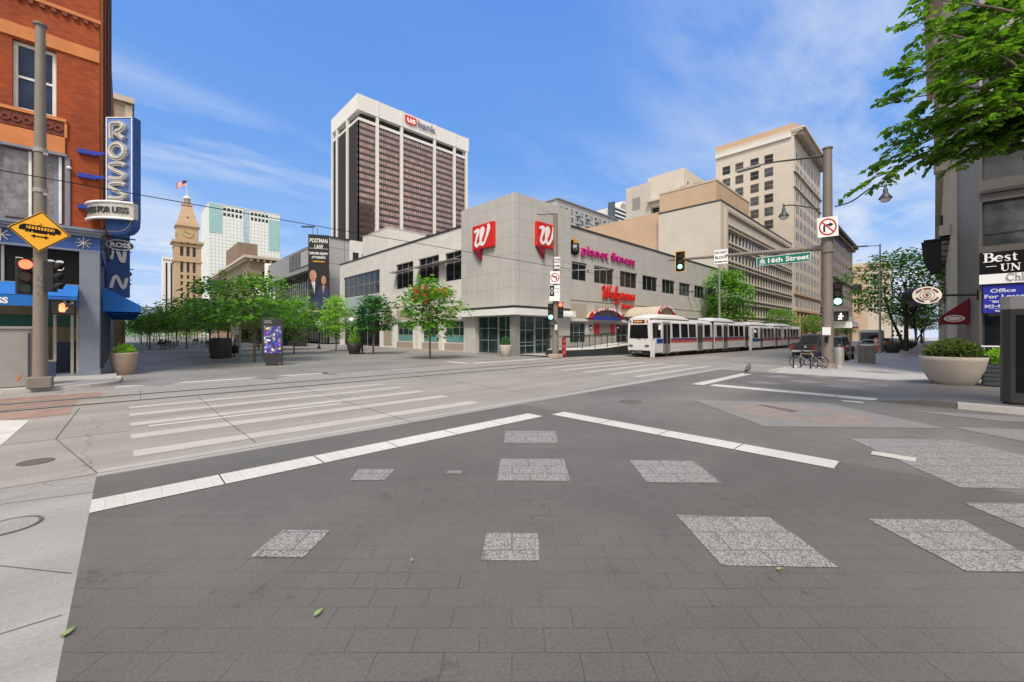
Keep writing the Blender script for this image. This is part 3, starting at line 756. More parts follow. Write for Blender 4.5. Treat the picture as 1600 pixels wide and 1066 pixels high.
# ------------------------------------------------------------------ signals and poles
def signal(label, loc, face, lit=None, yellow=False, group=None, s=1.0, back=True, arrow=False):
    t = thing('traffic_signal', label, 'traffic light', (0, 0, 0), group)
    w_, h_, d_ = .34 * s, 1.02 * s, .22 * s
    m = MB(); m.box((-w_ / 2, 0, 0), (w_ / 2, d_, h_), MATS['black_matte']); m.obj('housing', t, bevel=.02 * s)
    if back or yellow:
        m = MB(); e = .13 * s; y_ = d_ * .55
        m.box((-w_ / 2 - e, y_, -e), (w_ / 2 + e, y_ + .012, h_ + e), MATS['black_matte'])
        if yellow:
            q = .035 * s
            for a in ((-w_ / 2 - e, -e, -w_ / 2 - e + q, h_ + e), (w_ / 2 + e - q, -e, w_ / 2 + e, h_ + e), (-w_ / 2 - e + q, -e, w_ / 2 + e - q, -e + q), (-w_ / 2 - e + q, h_ + e - q, w_ / 2 + e - q, h_ + e)):
                m.box((a[0], y_ - .006, a[1]), (a[2], y_ - .001, a[3]), MATS['yellow_sign'])
        m.obj('backplate', t)
    for i, c_ in enumerate(('green', 'amber', 'red')):
        z = h_ * (i + .5) / 3; r = .145 * s
        on = lit == c_
        m = MB(); m.disc((0, -.012, z), (1, 0, 0), (0, 0, 1), r * .92, MATS['lit_' + c_] if on else MATS['lens_dark_' + c_], (0, .02, 0)); L = m.obj('lens', t, label=('lit ' if on else 'unlit ') + c_ + ' lens')
        m = MB(); vs = []; nn = 14
        for k in range(nn + 1):
            q = rad(-25 + 230 * k / nn)
            for rr in (r, r * 1.06):
                vs.append((rr * math.cos(q), 0, z + rr * math.sin(q))); vs.append((rr * math.cos(q), -.24 * s * (.55 + .45 * max(0, math.sin(q))), z + rr * math.sin(q)))
        fs = []
        for k in range(nn): a, b = 4 * k, 4 * k + 4; fs += [(a, a + 1, b + 1, b), (a + 2, a + 3, b + 3, b + 2), (a + 1, a + 3, b + 3, b + 1)]
        m.raw(vs, fs, MATS['black_matte'], True); m.obj('visor', t)
    return place(t, loc, face)
def ped_signal(label, loc, face, kind, s=1.0):
    t = thing('pedestrian_signal', label, 'pedestrian signal', (0, 0, 0))
    m = MB(); m.box((-.26 * s, 0, 0), (.26 * s, .2, .42 * s), MATS['black_matte']); m.obj('housing', t, bevel=.02)
    m = MB(); m.box((-.23 * s, -.006, .03 * s), (.23 * s, -.001, .39 * s), mat('screen_dark', (.03, .03, .032), .3)); m.obj('screen', t)
    m = MB(); M_ = lambda u, v, z: V((-.13 * s + u * s, -.008 - z, .04 * s + v * s))
    if kind == 'walk':
        for P, w_ in (([(.14, .20), (.12, .13)], .055), ([(.13, .14), (.17, .09), (.16, .02)], .035), ([(.12, .14), (.10, .07), (.06, .02)], .035), ([(.15, .22), (.20, .17), (.235, .16)], .026), ([(.14, .22), (.09, .19), (.075, .13)], .026)): m.ribbon(P, w_, M_, MATS['lit_walk'], .004)
        m.disc(M_(.15, .275, 0), (1, 0, 0), (0, 0, 1), .032 * s, MATS['lit_walk'], (0, -.004, 0), 14); m.obj('walking_figure', t)
    elif kind == 'hand':
        m.prism([M_(u, v, 0) for u, v in ((.07, .03), (.17, .03), (.19, .10), (.235, .16), (.225, .175), (.18, .14), (.175, .16), (.06, .17), (.05, .09))], (0, -.004, 0), MATS['lit_hand'])
        for u, v in ((.07, .25), (.10, .285), (.132, .285), (.162, .25)): m.ribbon([(u, .15), (u, v)], .026, M_, MATS['lit_hand'], .004)
        m.obj('raised_hand', t)
    m = MB(); m.box((-.28 * s, -.10, .40 * s), (.28 * s, 0, .43 * s), MATS['black_matte']); m.box((-.28 * s, -.10, 0), (-.262 * s, 0, .4 * s), MATS['black_matte']); m.box((.262 * s, -.10, 0), (.28 * s, 0, .4 * s), MATS['black_matte']); m.obj('hood', t)
    return place(t, loc, face)
def sign(name, label, cat, loc, face, w_, h_, m_, rim=None, pole=None):
    """flat metal plate; origin at its lower middle; returns the root, ready for symbols (local -y is its front)"""
    t = thing(name, label, cat, (0, 0, 0))
    m = MB(); m.box((-w_ / 2, 0, 0), (w_ / 2, .012, h_), m_); m.obj('plate', t, bevel=.004)
    if rim:
        m = MB(); q = .02
        for a in ((-w_ / 2 + .015, .015, -w_ / 2 + .015 + q, h_ - .015), (w_ / 2 - .015 - q, .015, w_ / 2 - .015, h_ - .015), (-w_ / 2 + .015 + q, .015, w_ / 2 - .015 - q, .015 + q), (-w_ / 2 + .015 + q, h_ - .015 - q, w_ / 2 - .015 - q, h_ - .015)):
            m.box((a[0], -.003, a[1]), (a[2], .001, a[3]), rim)
        m.obj('border', t)
    return t
SM = lambda u, v, z: V((u, -.003 - z, v))       # sign-plane mapping
def octpole(mb, loc, r0, r1, h, m, n=8):
    x, y, z = loc; mb.tube([(x, y, z), (x, y, z + h)], [r0, r1], m, n)
def no_turn(t, cy, r, right=True):
    m = MB(); m.ring((0, -.005, cy), (1, 0, 0), (0, 0, 1), r * .82, r, MATS['ring_red'], (0, .003, 0), 28)
    k = 1 if right else -1
    m.obj('prohibition_ring', t)
    a = MB(); a.ribbon([(-.12 * k * r / .3, cy - .17 * r / .3), (-.12 * k * r / .3, cy + .03 * r / .3), (-.09 * k * r / .3, cy + .06 * r / .3), (.06 * k * r / .3, cy + .07 * r / .3)], .065 * r / .3, SM, MATS['black'], .002)
    a.prism([SM(k * .06 * r / .3, cy + .15 * r / .3, 0), SM(k * .2 * r / .3, cy + .07 * r / .3, 0), SM(k * .06 * r / .3, cy - .01 * r / .3, 0)], (0, -.002, 0), MATS['black']); a.obj('arrow', t)
    d = MB(); q = r * .66; d.ribbon([(-q, cy + q), (q, cy - q)], r * .17, lambda u, v, z: V((u, -.007 - z, v)), MATS['ring_red'], .002); d.obj('slash', t)

TOC = lambda p: V((-p[0], -p[1], 0)).normalized()     # direction back to the viewer's corner

# --- left pole
lp = G(63, 606, .12)
t = thing('signal_pole', 'tall tapered taupe steel pole with empty collars beside the grey cabinet at left', 'signal pole', lp)
m = MB(); octpole(m, lp + V((0, 0, .3)), .175, .115, 11.4, MATS['steel_pole'], 12); m.obj('shaft', t)
m = MB(); m.box((lp.x - .27, lp.y - .24, lp.z), (lp.x + .27, lp.y + .28, lp.z + .36), MATS['steel_pole']); m.obj('base_cover', t, bevel=.03)
m = MB(); m.disc(lp + V((0, 0, 11.7)), (1, 0, 0), (0, 1, 0), .165, MATS['steel_pole'], (0, 0, .06), 16); m.obj('cap', t)
m = MB()
for z in (6.3, 7.6):
    m.ring(lp + V((0, 0, z)), (1, 0, 0), (0, 1, 0), .13, .165, MATS['galv'], (0, 0, .13), 16)
    m.box((lp.x + .08, lp.y - .2, z + .02), (lp.x + .18, lp.y - .14, z + .1), MATS['galv'])
m.obj('collar', t, split=True)
m = MB()
for z in (4.55, 4.45, 3.6, 3.5, 3.3, 3.05):
    for a in (-.05, .05): m.disc(lp + V((a, -.155, z)), (1, 0, 0), (0, 0, 1), .018, MATS['galv'], (0, -.02, 0), 8)
m.obj('bolt', t)
tl = TOC(lp)
s_ = thing('railway_warning_sign', 'yellow diamond sign with a black tram and two-way arrow on the left pole', 'warning sign', (0, 0, 0))
R_ = .66
m = MB(); P = [V((0, 0, -R_)), V((R_, 0, 0)), V((0, 0, R_)), V((-R_, 0, 0))]; m.prism(P, (0, .014, 0), MATS['yellow_sign']); m.obj('plate', s_, bevel=.01)
m = MB()
for k in range(4):
    a, b = P[k] * .945, P[(k + 1) % 4] * .945; m.ribbon([(a.x, a.z), (b.x, b.z)], .026, SM, MATS['black'], .002)
m.obj('border', s_)
m = MB()
for x0, z0, x1, z1 in ((-.50, -.02, .50, .06), (-.5, .20, .5, .25), (-.5, .06, -.42, .2), (.42, .06, .5, .2)): m.box((x0, -.006, z0), (x1, -.002, z1), MATS['black'])
for i in range(9):
    x = -.37 + i * .0925; m.box((x - .012, -.006, .06), (x + .012, -.002, .2), MATS['black'])
m.prism([V((-.5, -.002, .25)), V((-.62, -.002, .14)), V((-.62, -.002, -.02)), V((-.5, -.002, -.02))], (0, -.004, 0), MATS['black'])
m.prism([V((.5, -.002, .25)), V((.62, -.002, .14)), V((.62, -.002, -.02)), V((.5, -.002, -.02))], (0, -.004, 0), MATS['black'])
for x in (-.4, -.3, .3, .4): m.disc((x, -.002, -.05), (1, 0, 0), (0, 0, 1), .045, MATS['black'], (0, -.004, 0), 12)
m.box((-.22, -.006, -.09), (.22, -.002, -.02), MATS['black']); m.ribbon([(-.08, .25), (.05, .32), (-.03, .36)], .02, SM, MATS['black'], .002)
for v in m.v: v.x *= .70; v.z *= .70
m.obj('tram_symbol', s_)
m = MB(); m.box((-.16, -.006, -.27), (.16, -.002, -.215), MATS['black'])
for k in (-1, 1): m.prism([V((k * .15, -.002, -.33)), V((k * .27, -.002, -.243)), V((k * .15, -.002, -.155))], (0, -.004, 0), MATS['black'])
for v in m.v: v.x *= .70; v.z *= .70
m.obj('arrow', s_)
sp = onD(63, 362, lp.x * FX + lp.y * FY - .24)
place(s_, sp, (tl.x * .75 - .0, tl.y)); s_.rotation_euler.y = rad(3)
q = onD(40, 459.5, lp.x * FX + lp.y * FY - .1)
signal('three-light signal showing red on the left side of the left pole', q, (.22, -1, 0), 'red', back=False, s=1.12)
q = onD(87, 456, lp.x * FX + lp.y * FY + .15)
signal('dark signal turned side-on at the right of the left pole', q, (1, -.25, 0), None, back=False, s=.95)
q = onD(98, 491.5, lp.x * FX + lp.y * FY - .15)
ped_signal('black pedestrian signal with a red raised hand on the left pole', q, tl, 'hand', 1.1)
t = thing('signal_camera', 'small grey camera sitting on the red-hand signal', 'camera', onD(107, 473, lp.x * FX + lp.y * FY))
p = WL[t.name]; m = MB(); m.box(p + V((-.13, -.1, -.06)), p + V((.13, .1, .08)), MATS['steel_grey']); m.obj('body', t, bevel=.02)
m = MB(); m.disc(p + V((0, -.10, .01)), (1, 0, 0), (0, 0, 1), .055, MATS['black'], (0, -.05, 0), 14); m.obj('lens', t)

# --- right pole with mast arm
rp = G(1293, 576, .08)
t = thing('signal_pole', 'tall taupe steel pole with mast arm and lamp brackets at the right corner', 'signal pole', rp)
m = MB(); octpole(m, rp + V((0, 0, .25)), .26, .19, 11.1, MATS['steel_pole'], 12); m.obj('shaft', t)
m = MB(); octpole(m, rp, .44, .32, .28, MATS['steel_pole'], 12); m.obj('base_cover', t)
m = MB(); m.disc(rp + V((0, 0, 11.35)), (1, 0, 0), (0, 1, 0), .23, MATS['steel_pole'], (0, 0, .07), 16); m.obj('cap', t)
A0 = V((rp.x, rp.y + .2, 6.32)); A1 = V((rp.x - .1, 12.25, 6.72))
m = MB(); m.tube([A0, A0.lerp(A1, .5), A1], [.15, .11, .065], MATS['steel_pole'], 12); m.obj('mast_arm', t)
m = MB(); m.ring(rp + V((0, 0, 6.0)), (1, 0, 0), (0, 1, 0), .20, .27, MATS['steel_pole'], (0, 0, .55), 16); m.obj('collar', t)
m = MB(); m.tube([V((rp.x, rp.y + .2, 11.1)), V((rp.x, 6.2, 11.45)), V((rp.x, 7.0, 11.5))], [.06, .045, .04], MATS['steel_dark'], 8); m.obj('luminaire_arm', t)
m = MB(); m.prism([V((rp.x - .14, 6.9, 11.42)), V((rp.x + .14, 6.9, 11.42)), V((rp.x + .18, 8.1, 11.40)), V((rp.x - .18, 8.1, 11.40))], (0, 0, .12), MATS['galv']); m.obj('luminaire', t, bevel=.02)
for k, y1 in ((1, 5.75), (-1, 1.62)):
    y0 = rp.y + k * .3; z0 = 8.35
    P = catmull([(rp.x, y0, z0), (rp.x, y0 + (y1 - y0) * .35, z0 + (.25 if k > 0 else .12)), (rp.x, y0 + (y1 - y0) * .75, z0 + .62 * (1 if k < 0 else .8)), (rp.x, y1, z0 + .55)], 5)
    m = MB(); m.tube(P, .035, MATS['steel_dark'], 8); a = m.obj('lamp_arm', t)
    e = P[-1]; m = MB(); m.lathe([(.03, .12), (.05, .05), (.05, -.1), (.09, -.14), (.09, -.3), (.12, -.36), (.25, -.55), (.25, -.6)], e, MATS['steel_dark'], 16)
    m.obj('lamp_shade', a)
    m = MB(); m.lathe([(.20, -.6), (.17, -.72), (.0, -.8)], e, mat('lamp_glass', (.55, .58, .6), .15), 14); m.obj('lamp_glass', a)
m = MB(); m.box((rp.x - .30, rp.y - .17, 1.78), (rp.x - .25, rp.y + .17, 2.18), MATS['white_sign']); m.obj('notice', t)
m = MB(); m.box((rp.x - .37, rp.y - .07, 1.4), (rp.x - .24, rp.y + .07, 1.7), MATS['black']); m.obj('push_button', t)
rd = rp.x * FX + rp.y * FY
t = thing('street_name_sign', 'long green sign reading 16th Street under the mast arm', 'street sign', (0, 0, 0))
m = MB(); m.box((-1.62, 0, 0), (1.62, .03, .62), MATS['white_sign']); m.obj('plate', t, bevel=.01)
m = MB(); m.box((-1.585, -.005, .03), (1.585, -.001, .59), MATS['green_sign']); m.obj('face', t)
text('16th Street', .46, MATS['white_sign'], t, (-.98, -.009, .16), (1, 0, 0), (0, -1, 0), .002, .012, W=2.42)
m = MB()
for x0, h_ in ((-1.4, .2), (-1.33, .28), (-1.26, .34), (-1.19, .26), (-1.12, .18)): m.box((x0, -.009, .2), (x0 + .045, -.006, .2 + h_), MATS['white_sign'])
m.box((-1.45, -.009, .11), (-1.03, -.006, .15), MATS['white_sign']); m.obj('emblem', t)
m = MB()
for x in (-1.2, 0, 1.2): m.box((x - .03, .005, .6), (x + .03, .025, .86), MATS['galv'])
m.obj('hanger', t)
a, b = onX(1182, 416, rp.x - .12), onX(1267, 407, rp.x - .12)
place(t, ((a + b) / 2).to_tuple(), (-1, 0, 0)); t.location.z -= .02
t.scale = (abs(a.y - b.y) / 3.24,) * 3
signal('signal with yellow edged backplate showing green on the mast arm', onX(1062.5, 421, A1.x - .18), (-1, -.25, 0), 'green', yellow=True, s=1.05)
q = onX(1308.5, 478, rp.x - .3)
signal('signal showing green on the right side of the right pole', onD(1309, 477, rd - .2), (-1, -.15, 0), 'green', back=False, s=1.18)
signal('dark signal seen from the side on the left of the right pole', onD(1286, 497, rd + .1), (.3, 1, 0), None, back=False, s=.55)
ped_signal('black pedestrian signal showing a white walking figure on the right pole', onD(1313, 501.5, rd - .2), (-1, -.25, 0), 'walk', 1.15)
t = sign('no_turn_sign', 'white square no right turn sign on the right pole', 'traffic sign', (0, 0, 0), 0, 1.06, 1.06, MATS['white_sign'], None)
no_turn(t, .53, .46, True); place(t, onD(1294, 370, rd - .34), (-1, -.30, 0)); t.rotation_euler.y = rad(-2); t.scale = (.80, .8, .95)
t = thing('notice_sign', 'narrow white notice board below the walking figure signal', 'sign', (0, 0, 0))
m = MB(); m.box((-.45, 0, 0), (.45, .02, .3), MATS['white_sign']); m.obj('plate', t)
m = MB()
for z in (.07, .15, .22): m.box((-.35, -.004, z), (.35, -.001, z + .02), MATS['steel_grey'])
m.obj('lettering_lines', t); place(t, onD(1314, 512.5, rd), (-1, -.2, 0))

# --- far corner pole by the drugstore
mp_ = G(868, 560)
t = thing('signal_pole', 'grey steel pole with small signs and a street light by the ramp', 'signal pole', mp_)
m = MB(); octpole(m, mp_ + V((0, 0, .3)), .25, .16, 10.5, MATS['steel_pole'], 12); m.obj('shaft', t)
m = MB(); m.box((mp_.x - .42, mp_.y - .36, 0), (mp_.x + .42, mp_.y + .36, .32), mat('base_pink', (.40, .32, .28), .8)); m.obj('base_cover', t, bevel=.05)
m = MB(); m.tube([mp_ + V((0, 0, 10.7)), mp_ + V((-.4, .35, 10.78)), mp_ + V((-.6, .5, 10.76))], .04, MATS['steel_dark'], 8); m.obj('luminaire_arm', t)
m = MB(); m.obox(mp_ + V((-.75, .62, 10.75)), V((-.28, .24, 0)), V((.08, .1, 0)), (0, 0, .05), MATS['galv']); m.obj('luminaire', t)
m = MB(); m.tube([mp_ + V((.1, -.1, 6.55)), mp_ + V((2.6, -3.0, 6.55))], .035, MATS['galv'], 8); m.tube([mp_ + V((.1, -.1, 7.3)), mp_ + V((2.4, -2.8, 6.6))], .015, MATS['galv'], 6)
for k in (.35, .6, .93): m.tube([mp_ + V((2.6 * k, -3 * k, 6.35)), mp_ + V((2.6 * k, -3 * k, 6.58))], .045, MATS['steel_dark'], 8)
m.obj('wire_bracket', t)
m = MB(); m.box((mp_.x - .33, mp_.y - .35, 2.1), (mp_.x - .18, mp_.y - .2, 2.5), MATS['white_paint']); m.obj('junction_box', t)
md = mp_.x * FX + mp_.y * FY; mt = TOC(mp_)
signal('small signal showing green on the left of the pole by the ramp', onD(860.5, 500, md - .1), mt, 'green', back=False, s=1.2)
signal('small signal showing red on the right of the pole by the ramp', onD(876, 497, md - .1), mt, 'red', back=False, s=1.15)
t = thing('bell_housing', 'small round black loudspeaker below the green signal on the far pole', 'speaker', onD(863, 505, md - .1)); p = WL[t.name]
m = MB(); m.disc(p, (.707, -.707, 0), (0, 0, 1), .3, MATS['black_matte'], (-.1, -.1, 0), 18); m.obj('drum', t)
m = MB(); m.disc(p + V((-.102, -.102, 0)), (.707, -.707, 0), (0, 0, 1), .2, MATS['steel_dark'], (-.02, -.02, 0), 18); m.obj('grille', t)
t = sign('one_way_sign', 'small white ONE WAY sign with a black arrow high on the far pole', 'traffic sign', 0, 0, .46, .92, MATS['white_sign'], MATS['black'])
text('ONE', .17, MATS['black'], t, (0, -.006, .64), (1, 0, 0), (0, -1, 0), .002, .006, 'CENTER'); text('WAY', .17, MATS['black'], t, (0, -.006, .44), (1, 0, 0), (0, -1, 0), .002, .006, 'CENTER')
m = MB(); m.box((-.17, -.006, .21), (.06, -.002, .27), MATS['black']); m.prism([SM(.04, .33, 0), SM(.19, .24, 0), SM(.04, .15, 0)], (0, -.003, 0), MATS['black']); m.obj('arrow', t)
place(t, onD(870.5, 420.5, md - .35), mt)
t = sign('no_turn_sign', 'white no left turn sign below the one way sign on the far pole', 'traffic sign', 0, 0, .70, .92, MATS['white_sign'])
no_turn(t, .46, .33, False); place(t, onD(867, 443.5, md - .38), mt)
t = sign('lane_sign', 'black and white diamond lane sign on the far pole', 'traffic sign', 0, 0, .76, 1.16, MATS['white_sign'])
m = MB(); m.box((-.36, -.004, .36), (-.02, -.001, 1.13), MATS['black']); m.obj('panel', t)
m = MB()
for a, b in (((-.19, 1.0), (-.09, .75)), ((-.09, .75), (-.19, .5)), ((-.19, .5), (-.29, .75)), ((-.29, .75), (-.19, 1.0))): m.ribbon([a, b], .035, lambda u, v, z: V((u, -.006 - z, v)), MATS['white_sign'], .002)
m.obj('diamond', t)
text('TRAIN', .10, MATS['black'], t, (.18, -.006, .86), (1, 0, 0), (0, -1, 0), .002, .003, 'CENTER'); text('ONLY', .10, MATS['black'], t, (.18, -.006, .62), (1, 0, 0), (0, -1, 0), .002, .003, 'CENTER')
place(t, onD(866.5, 470.5, md - .38), mt)
t = thing('blank_sign', 'small white blank out sign box right of the red signal on the far pole', 'sign', (0, 0, 0))
m = MB(); m.box((-.32, 0, 0), (.32, .1, .28), MATS['white_sign']); m.obj('box', t, bevel=.02)
m = MB(); m.box((-.26, -.005, .09), (.26, -.001, .17), MATS['off_white_warm']); m.obj('panel', t); place(t, onD(888, 493, md), mt)

# --- overhead tram wire
t = thing('overhead_wire', 'thin black tram contact wire crossing the whole street overhead', 'wire')
m = MB(); P = [V((x, 16.25, 6.02 + zg(x) - .06 * math.sin(math.pi * ((x + 40) % 32) / 32))) for x in range(-40, 140, 4)]
m.tube(P, .013, MATS['black'], 5); m.obj('contact_wire', t)

# --- tram street poles beyond
def slim_pole(label, loc, h, r=.11, lamp=None, name='street_light', m_='steel_grey'):
    p = V(loc); h = h if h > 0 else EYE + (HZ + h) / FOC * (p.x * FX + p.y * FY) - p.z
    t = thing(name, label, 'street light' if lamp else 'pole', loc)
    m = MB(); octpole(m, p + V((0, 0, .02)), r, r * .65, h, MATS[m_], 10); m.obj('shaft', t)
    m = MB(); octpole(m, p, r * 1.9, r * 1.6, .35, MATS[m_], 10); m.obj('base', t)
    if lamp:
        d = V(lamp); e = p + V((0, 0, h - .12))
        m = MB(); m.tube([e, e + d * .5], .035, MATS[m_], 8); m.obj('arm', t)
        u = d.normalized(); q = u.cross(V((0, 0, 1)))
        m = MB(); m.obox(e + d * .75, u * d.length * .3, q * .14, (0, 0, .05), MATS[m_]); m.obj('luminaire', t)
    return t
slim_pole('slim dark street light with one flat lamp above the parked cars', G(1375, 551.5, .1), -382, .10, (-1.2, 2.0, 0), m_='steel_grey')
slim_pole('second slim street light just right of the parked red car', G(1394, 545, .1), -416, .09, (-1.5, 2.2, 0))
slim_pole('thin far light pole in front of the pale sky over the pavement', onD(1432, 542, 75), 12, .12, (0, .01, .01))
slim_pole('thinnest far light pole beside the red awning', onD(1443.5, 540, 85), 11.5, .11, (0, .01, .01))
pt = V((57.5, 19.9, zg(57.5)))
t = slim_pole('grey tram wire pole in front of the street tree', pt, 11.3, .17, None, 'wire_pole')
m = MB(); m.tube([pt + V((0, 0, 6.9)), pt + V((-1.4, -2.6, 6.9)), pt + V((-1.8, -3.4, 6.5))], .04, MATS['steel_grey'], 6); m.obj('bracket', t)
t = sign('do_not_block_sign', 'white DO NOT BLOCK INTERSECTION sign on the mast arm', 'traffic sign', 0, 0, 1.5, 1.75, MATS['white_sign'], MATS['black'])
for i, (s1, sz) in enumerate((('DO NOT', .40), ('BLOCK', .42), ('INTERSECTION', .2))): text(s1, sz, MATS['black'], t, (0, -.006, (1.22, .66, .22)[i]), (1, 0, 0), (0, -1, 0), .002, .012, 'CENTER', W=(1.25, 1.25, 1.3)[i])
q = onX(1126.5, 413, rp.x - .2); place(t, q, (-1, -.2, 0)); t.scale = (.52,) * 3
# ------------------------------------------------------------------ red brick shop at the left
UX, NS = V((1, 0, 0)), V((0, -1, 0))
YR, XR = 24.6, -.78
rb = thing('brick_building', 'red brick corner shop building with blue cornice and blue awnings', 'building', (-7, YR, .1))
YW = YR + 37
P0 = V((-15, YR, 0))
ux = lambda x: x + 15
S_ops = [(ux(-3.13), 10.62, ux(-2.0), 13.28), (ux(-5.8), 10.62, ux(-4.2), 13.28), (ux(-3.13), 16.2, ux(-2.0), 18.6), (ux(-5.8), 16.2, ux(-4.2), 18.6), (ux(-5.4), 6.3, ux(-1.78), 9.1)]
m = MB(); wall(m, P0, UX, NS, XR + 15, 24, S_ops, MATS['red_brick'], .32, z0=6.1)
wall(m, V((XR, YR, 0)), V((0, 1, 0)), V((1, 0, 0)), 37, 24, [(3 + 4 * i, z, 4.6 + 4 * i, z + 2.5) for i in range(8) for z in (6.8, 10.8, 15)], MATS['red_brick'], .3, z0=6.1)
m.face([(-15, YR, 24), (XR, YR, 24), (XR, YW, 24), (-15, YW, 24)], MATS['roofing']); m.face([(-15, YW, 0), (XR, YW, 0), (XR, YW, 24), (-15, YW, 24)], MATS['red_brick'])
m.obj('walls', rb, norm=False)
for o in S_ops[:4]: add_window(rb, P0 + UX * o[0] + V((0, 0, o[1])), UX, NS, o[2] - o[0], o[3] - o[1], 1, 2, MATS['frame_white'], MATS['glass_blue'], .12, .26)
for i in range(8):
    for z in (6.8, 10.8, 15): add_window(rb, (XR, YR + 3 + 4 * i, z), V((0, 1, 0)), V((1, 0, 0)), 1.6, 2.5, 1, 2, MATS['frame_white'], MATS['glass_blue'], .1, .26)
o = S_ops[4]; add_window(rb, P0 + UX * o[0] + V((0, 0, o[1])), UX, NS, o[2] - o[0], o[3] - o[1], 2, 1, MATS['blue_grey'], MATS['glass_curtain'], .3, .26, name='bay_window')
m = MB(); m.box((-3.35, YR + .1, 6.4), (-2.75, YR + .2, 9.0), MATS['glass_curtain']); m.box((-2.74, YR + .09, 6.35), (-2.66, YR + .2, 9.05), MATS['frame_white']); m.box((-1.94, YR + .05, 6.35), (-1.86, YR + .2, 9.05), MATS['frame_white']); m.obj('curtain', rb)
m = MB()      # stone courses that stand proud of the brick
m.box((-15, YR - .05, 13.36), (XR + .002, YR, 13.86), MATS['sandstone']); m.box((-15, YR - .06, 9.18), (-1.76, YR, 9.86), MATS['sandstone'])
m.box((-15, YR - .10, 10.48), (-1.72, YR, 10.61), MATS['sandstone']); m.box((-15, YR - .09, 15.0), (XR + .05, YR, 15.14), MATS['sandstone'])
m.box((-1.78, YR - .07, 9.86), (-1.70, YR, 10.48), MATS['sandstone']); m.obj('stone_course', rb)
m = MB(); m.box((-15, YR - .05, 9.9), (-1.79, YR, 10.46), MATS['terracotta'])
for i in range(30):
    x = -1.95 - i * .27
    m.ring((x, YR - .055, 10.18), UX, (0, 0, 1), .07, .13, MATS['terracotta'], (0, -.04, 0), 10); m.box((x - .15, YR - .08, 10.16), (x - .11, YR - .05, 10.4), MATS['terracotta'])
m.obj('carved_panel', rb)
m = MB()
for i in range(48): m.box((XR - .02 - .30 * i, YR - .08, 14.83), (XR - .16 - .30 * i, YR, 14.995), MATS['terracotta'])
m.obj('corbel_course', rb)
m = MB()
for i, (dy, x1) in enumerate(((.32, .18), (.26, .12), (.18, .06))): m.box((-15, YR - dy, 6.05 + .11 * (2 - i) - .14), (XR + x1, YR + .3, 6.05 + .11 * (3 - i) - .145), MATS['blue_grey'])
m.box((-15, YR - .12, 9.08), (-1.70, YR, 9.175), MATS['blue_grey']); m.box((-1.76, YR - .06, 6.2), (-1.62, YR, 9.08), MATS['blue_grey'])
for dy, z in ((.12, 5.9), (.2, 5.99)): m.box((XR, YR + .3, z), (XR + dy, YW, z + .085), MATS['blue_grey'])
m.obj('cornice', rb)
m = MB(); m.box((-15, YR - .05, 5.36), (XR + .02, YR + .2, 5.90), MATS['blue_steel']); m.box((-15, YR - .07, 5.28), (XR + .03, YR + .2, 5.36), MATS['blue_grey']); m.obj('fascia', rb)
m = MB()
for k in range(4):
    q = math.pi * k / 4; d = V((math.cos(q), 0, math.sin(q))) * .24; m.tube([V((-1.24, YR - .07, 5.64)) - d, V((-1.24, YR - .07, 5.64)) + d], .02, MATS['silver'], 6)
    m.tube([V((-3.4, YR - .07, 5.64)) - d, V((-3.4, YR - .07, 5.64)) + d], .02, MATS['silver'], 6)
m.obj('ornament', rb)
m = MB(); m.box((-1.36, YR - .06, .1), (XR + .01, YR + .5, 5.28), MATS['blue_grey']); m.box((-1.40, YR - .1, .1), (XR + .04, YR + .54, .35), MATS['blue_grey']); m.obj('pillar', rb)
m = MB(); m.box((-15, YR + .15, 3.9), (-1.36, YR + .3, 5.28), MATS['black']); m.box((-3.42, YR + .1, 3.9), (-3.34, YR + .15, 5.28), MATS['steel_grey']); m.box((-15, YR + .1, 3.82), (-1.36, YR + .2, 3.9), MATS['blue_grey']); m.obj('upper_showcase', rb)
text('ROSS', .55, MATS['white_sign'], rb, (-1.80, YR + .14, 4.46), UX, NS, .008, .02, 'RIGHT')
# storefront under the awning, with the lit shop behind it
m = MB(); m.box((-15, YR + 5, .1), (-1.2, YR + 5.1, 3.8), mat('shop_wall', (.34, .30, .24), .8)); m.box((-15, YR + .3, .1), (-1.2, YR + 5, .14), mat('shop_floor', (.4, .38, .34), .4)); m.box((-15, YR + .3, 3.62), (-1.2, YR + 5, 3.7), MATS['off_white'])
for i in range(7): m.box((-2.2 - i * 1.7, YR + 2.0 + (i % 3) * .8, .14), (-1.5 - i * 1.7, YR + 2.5 + (i % 3) * .8, 1.5 + .3 * (i % 2)), MATS[('blue_dark', 'orange_wall', 'white_paint', 'red_dark')[i % 4]])
m.box((-15, YR + 4.9, 2.2), (-1.4, YR + 4.98, 2.75), mat('teal_band', (.03, .16, .17), .5)); m.obj('shop_interior', rb)
m = MB(); m.box((-15, YR + .1, .1), (-2.02, YR + .35, .72), MATS['blue_dark']); m.box((-2.02, YR + .1, .1), (-1.36, YR + .4, .2), MATS['blue_grey']); m.obj('stall_riser', rb)
m = MB()
for x in (-15, -3.7, -2.5, -2.1, -1.62, -1.46): m.box((x, YR + .14, .2 if x > -2.05 else .72), (x + .09, YR + .24, 3.8), mat('frame_beige', (.34, .32, .28), .5))
m.box((-15, YR + .14, .72), (-2.1, YR + .22, .80), MATS['frame_beige']); m.obj('shopfront_frame', rb)
gm, n, l, b = nodes('glass_clear'); b.inputs['Base Color'].default_value = (.8, .85, .85, 1); b.inputs['Transmission Weight'].default_value = 1; b.inputs['Roughness'].default_value = .02; b.inputs['IOR'].default_value = 1.02; b.inputs['Specular IOR Level'].default_value = .5; MATS['glass_clear'] = gm
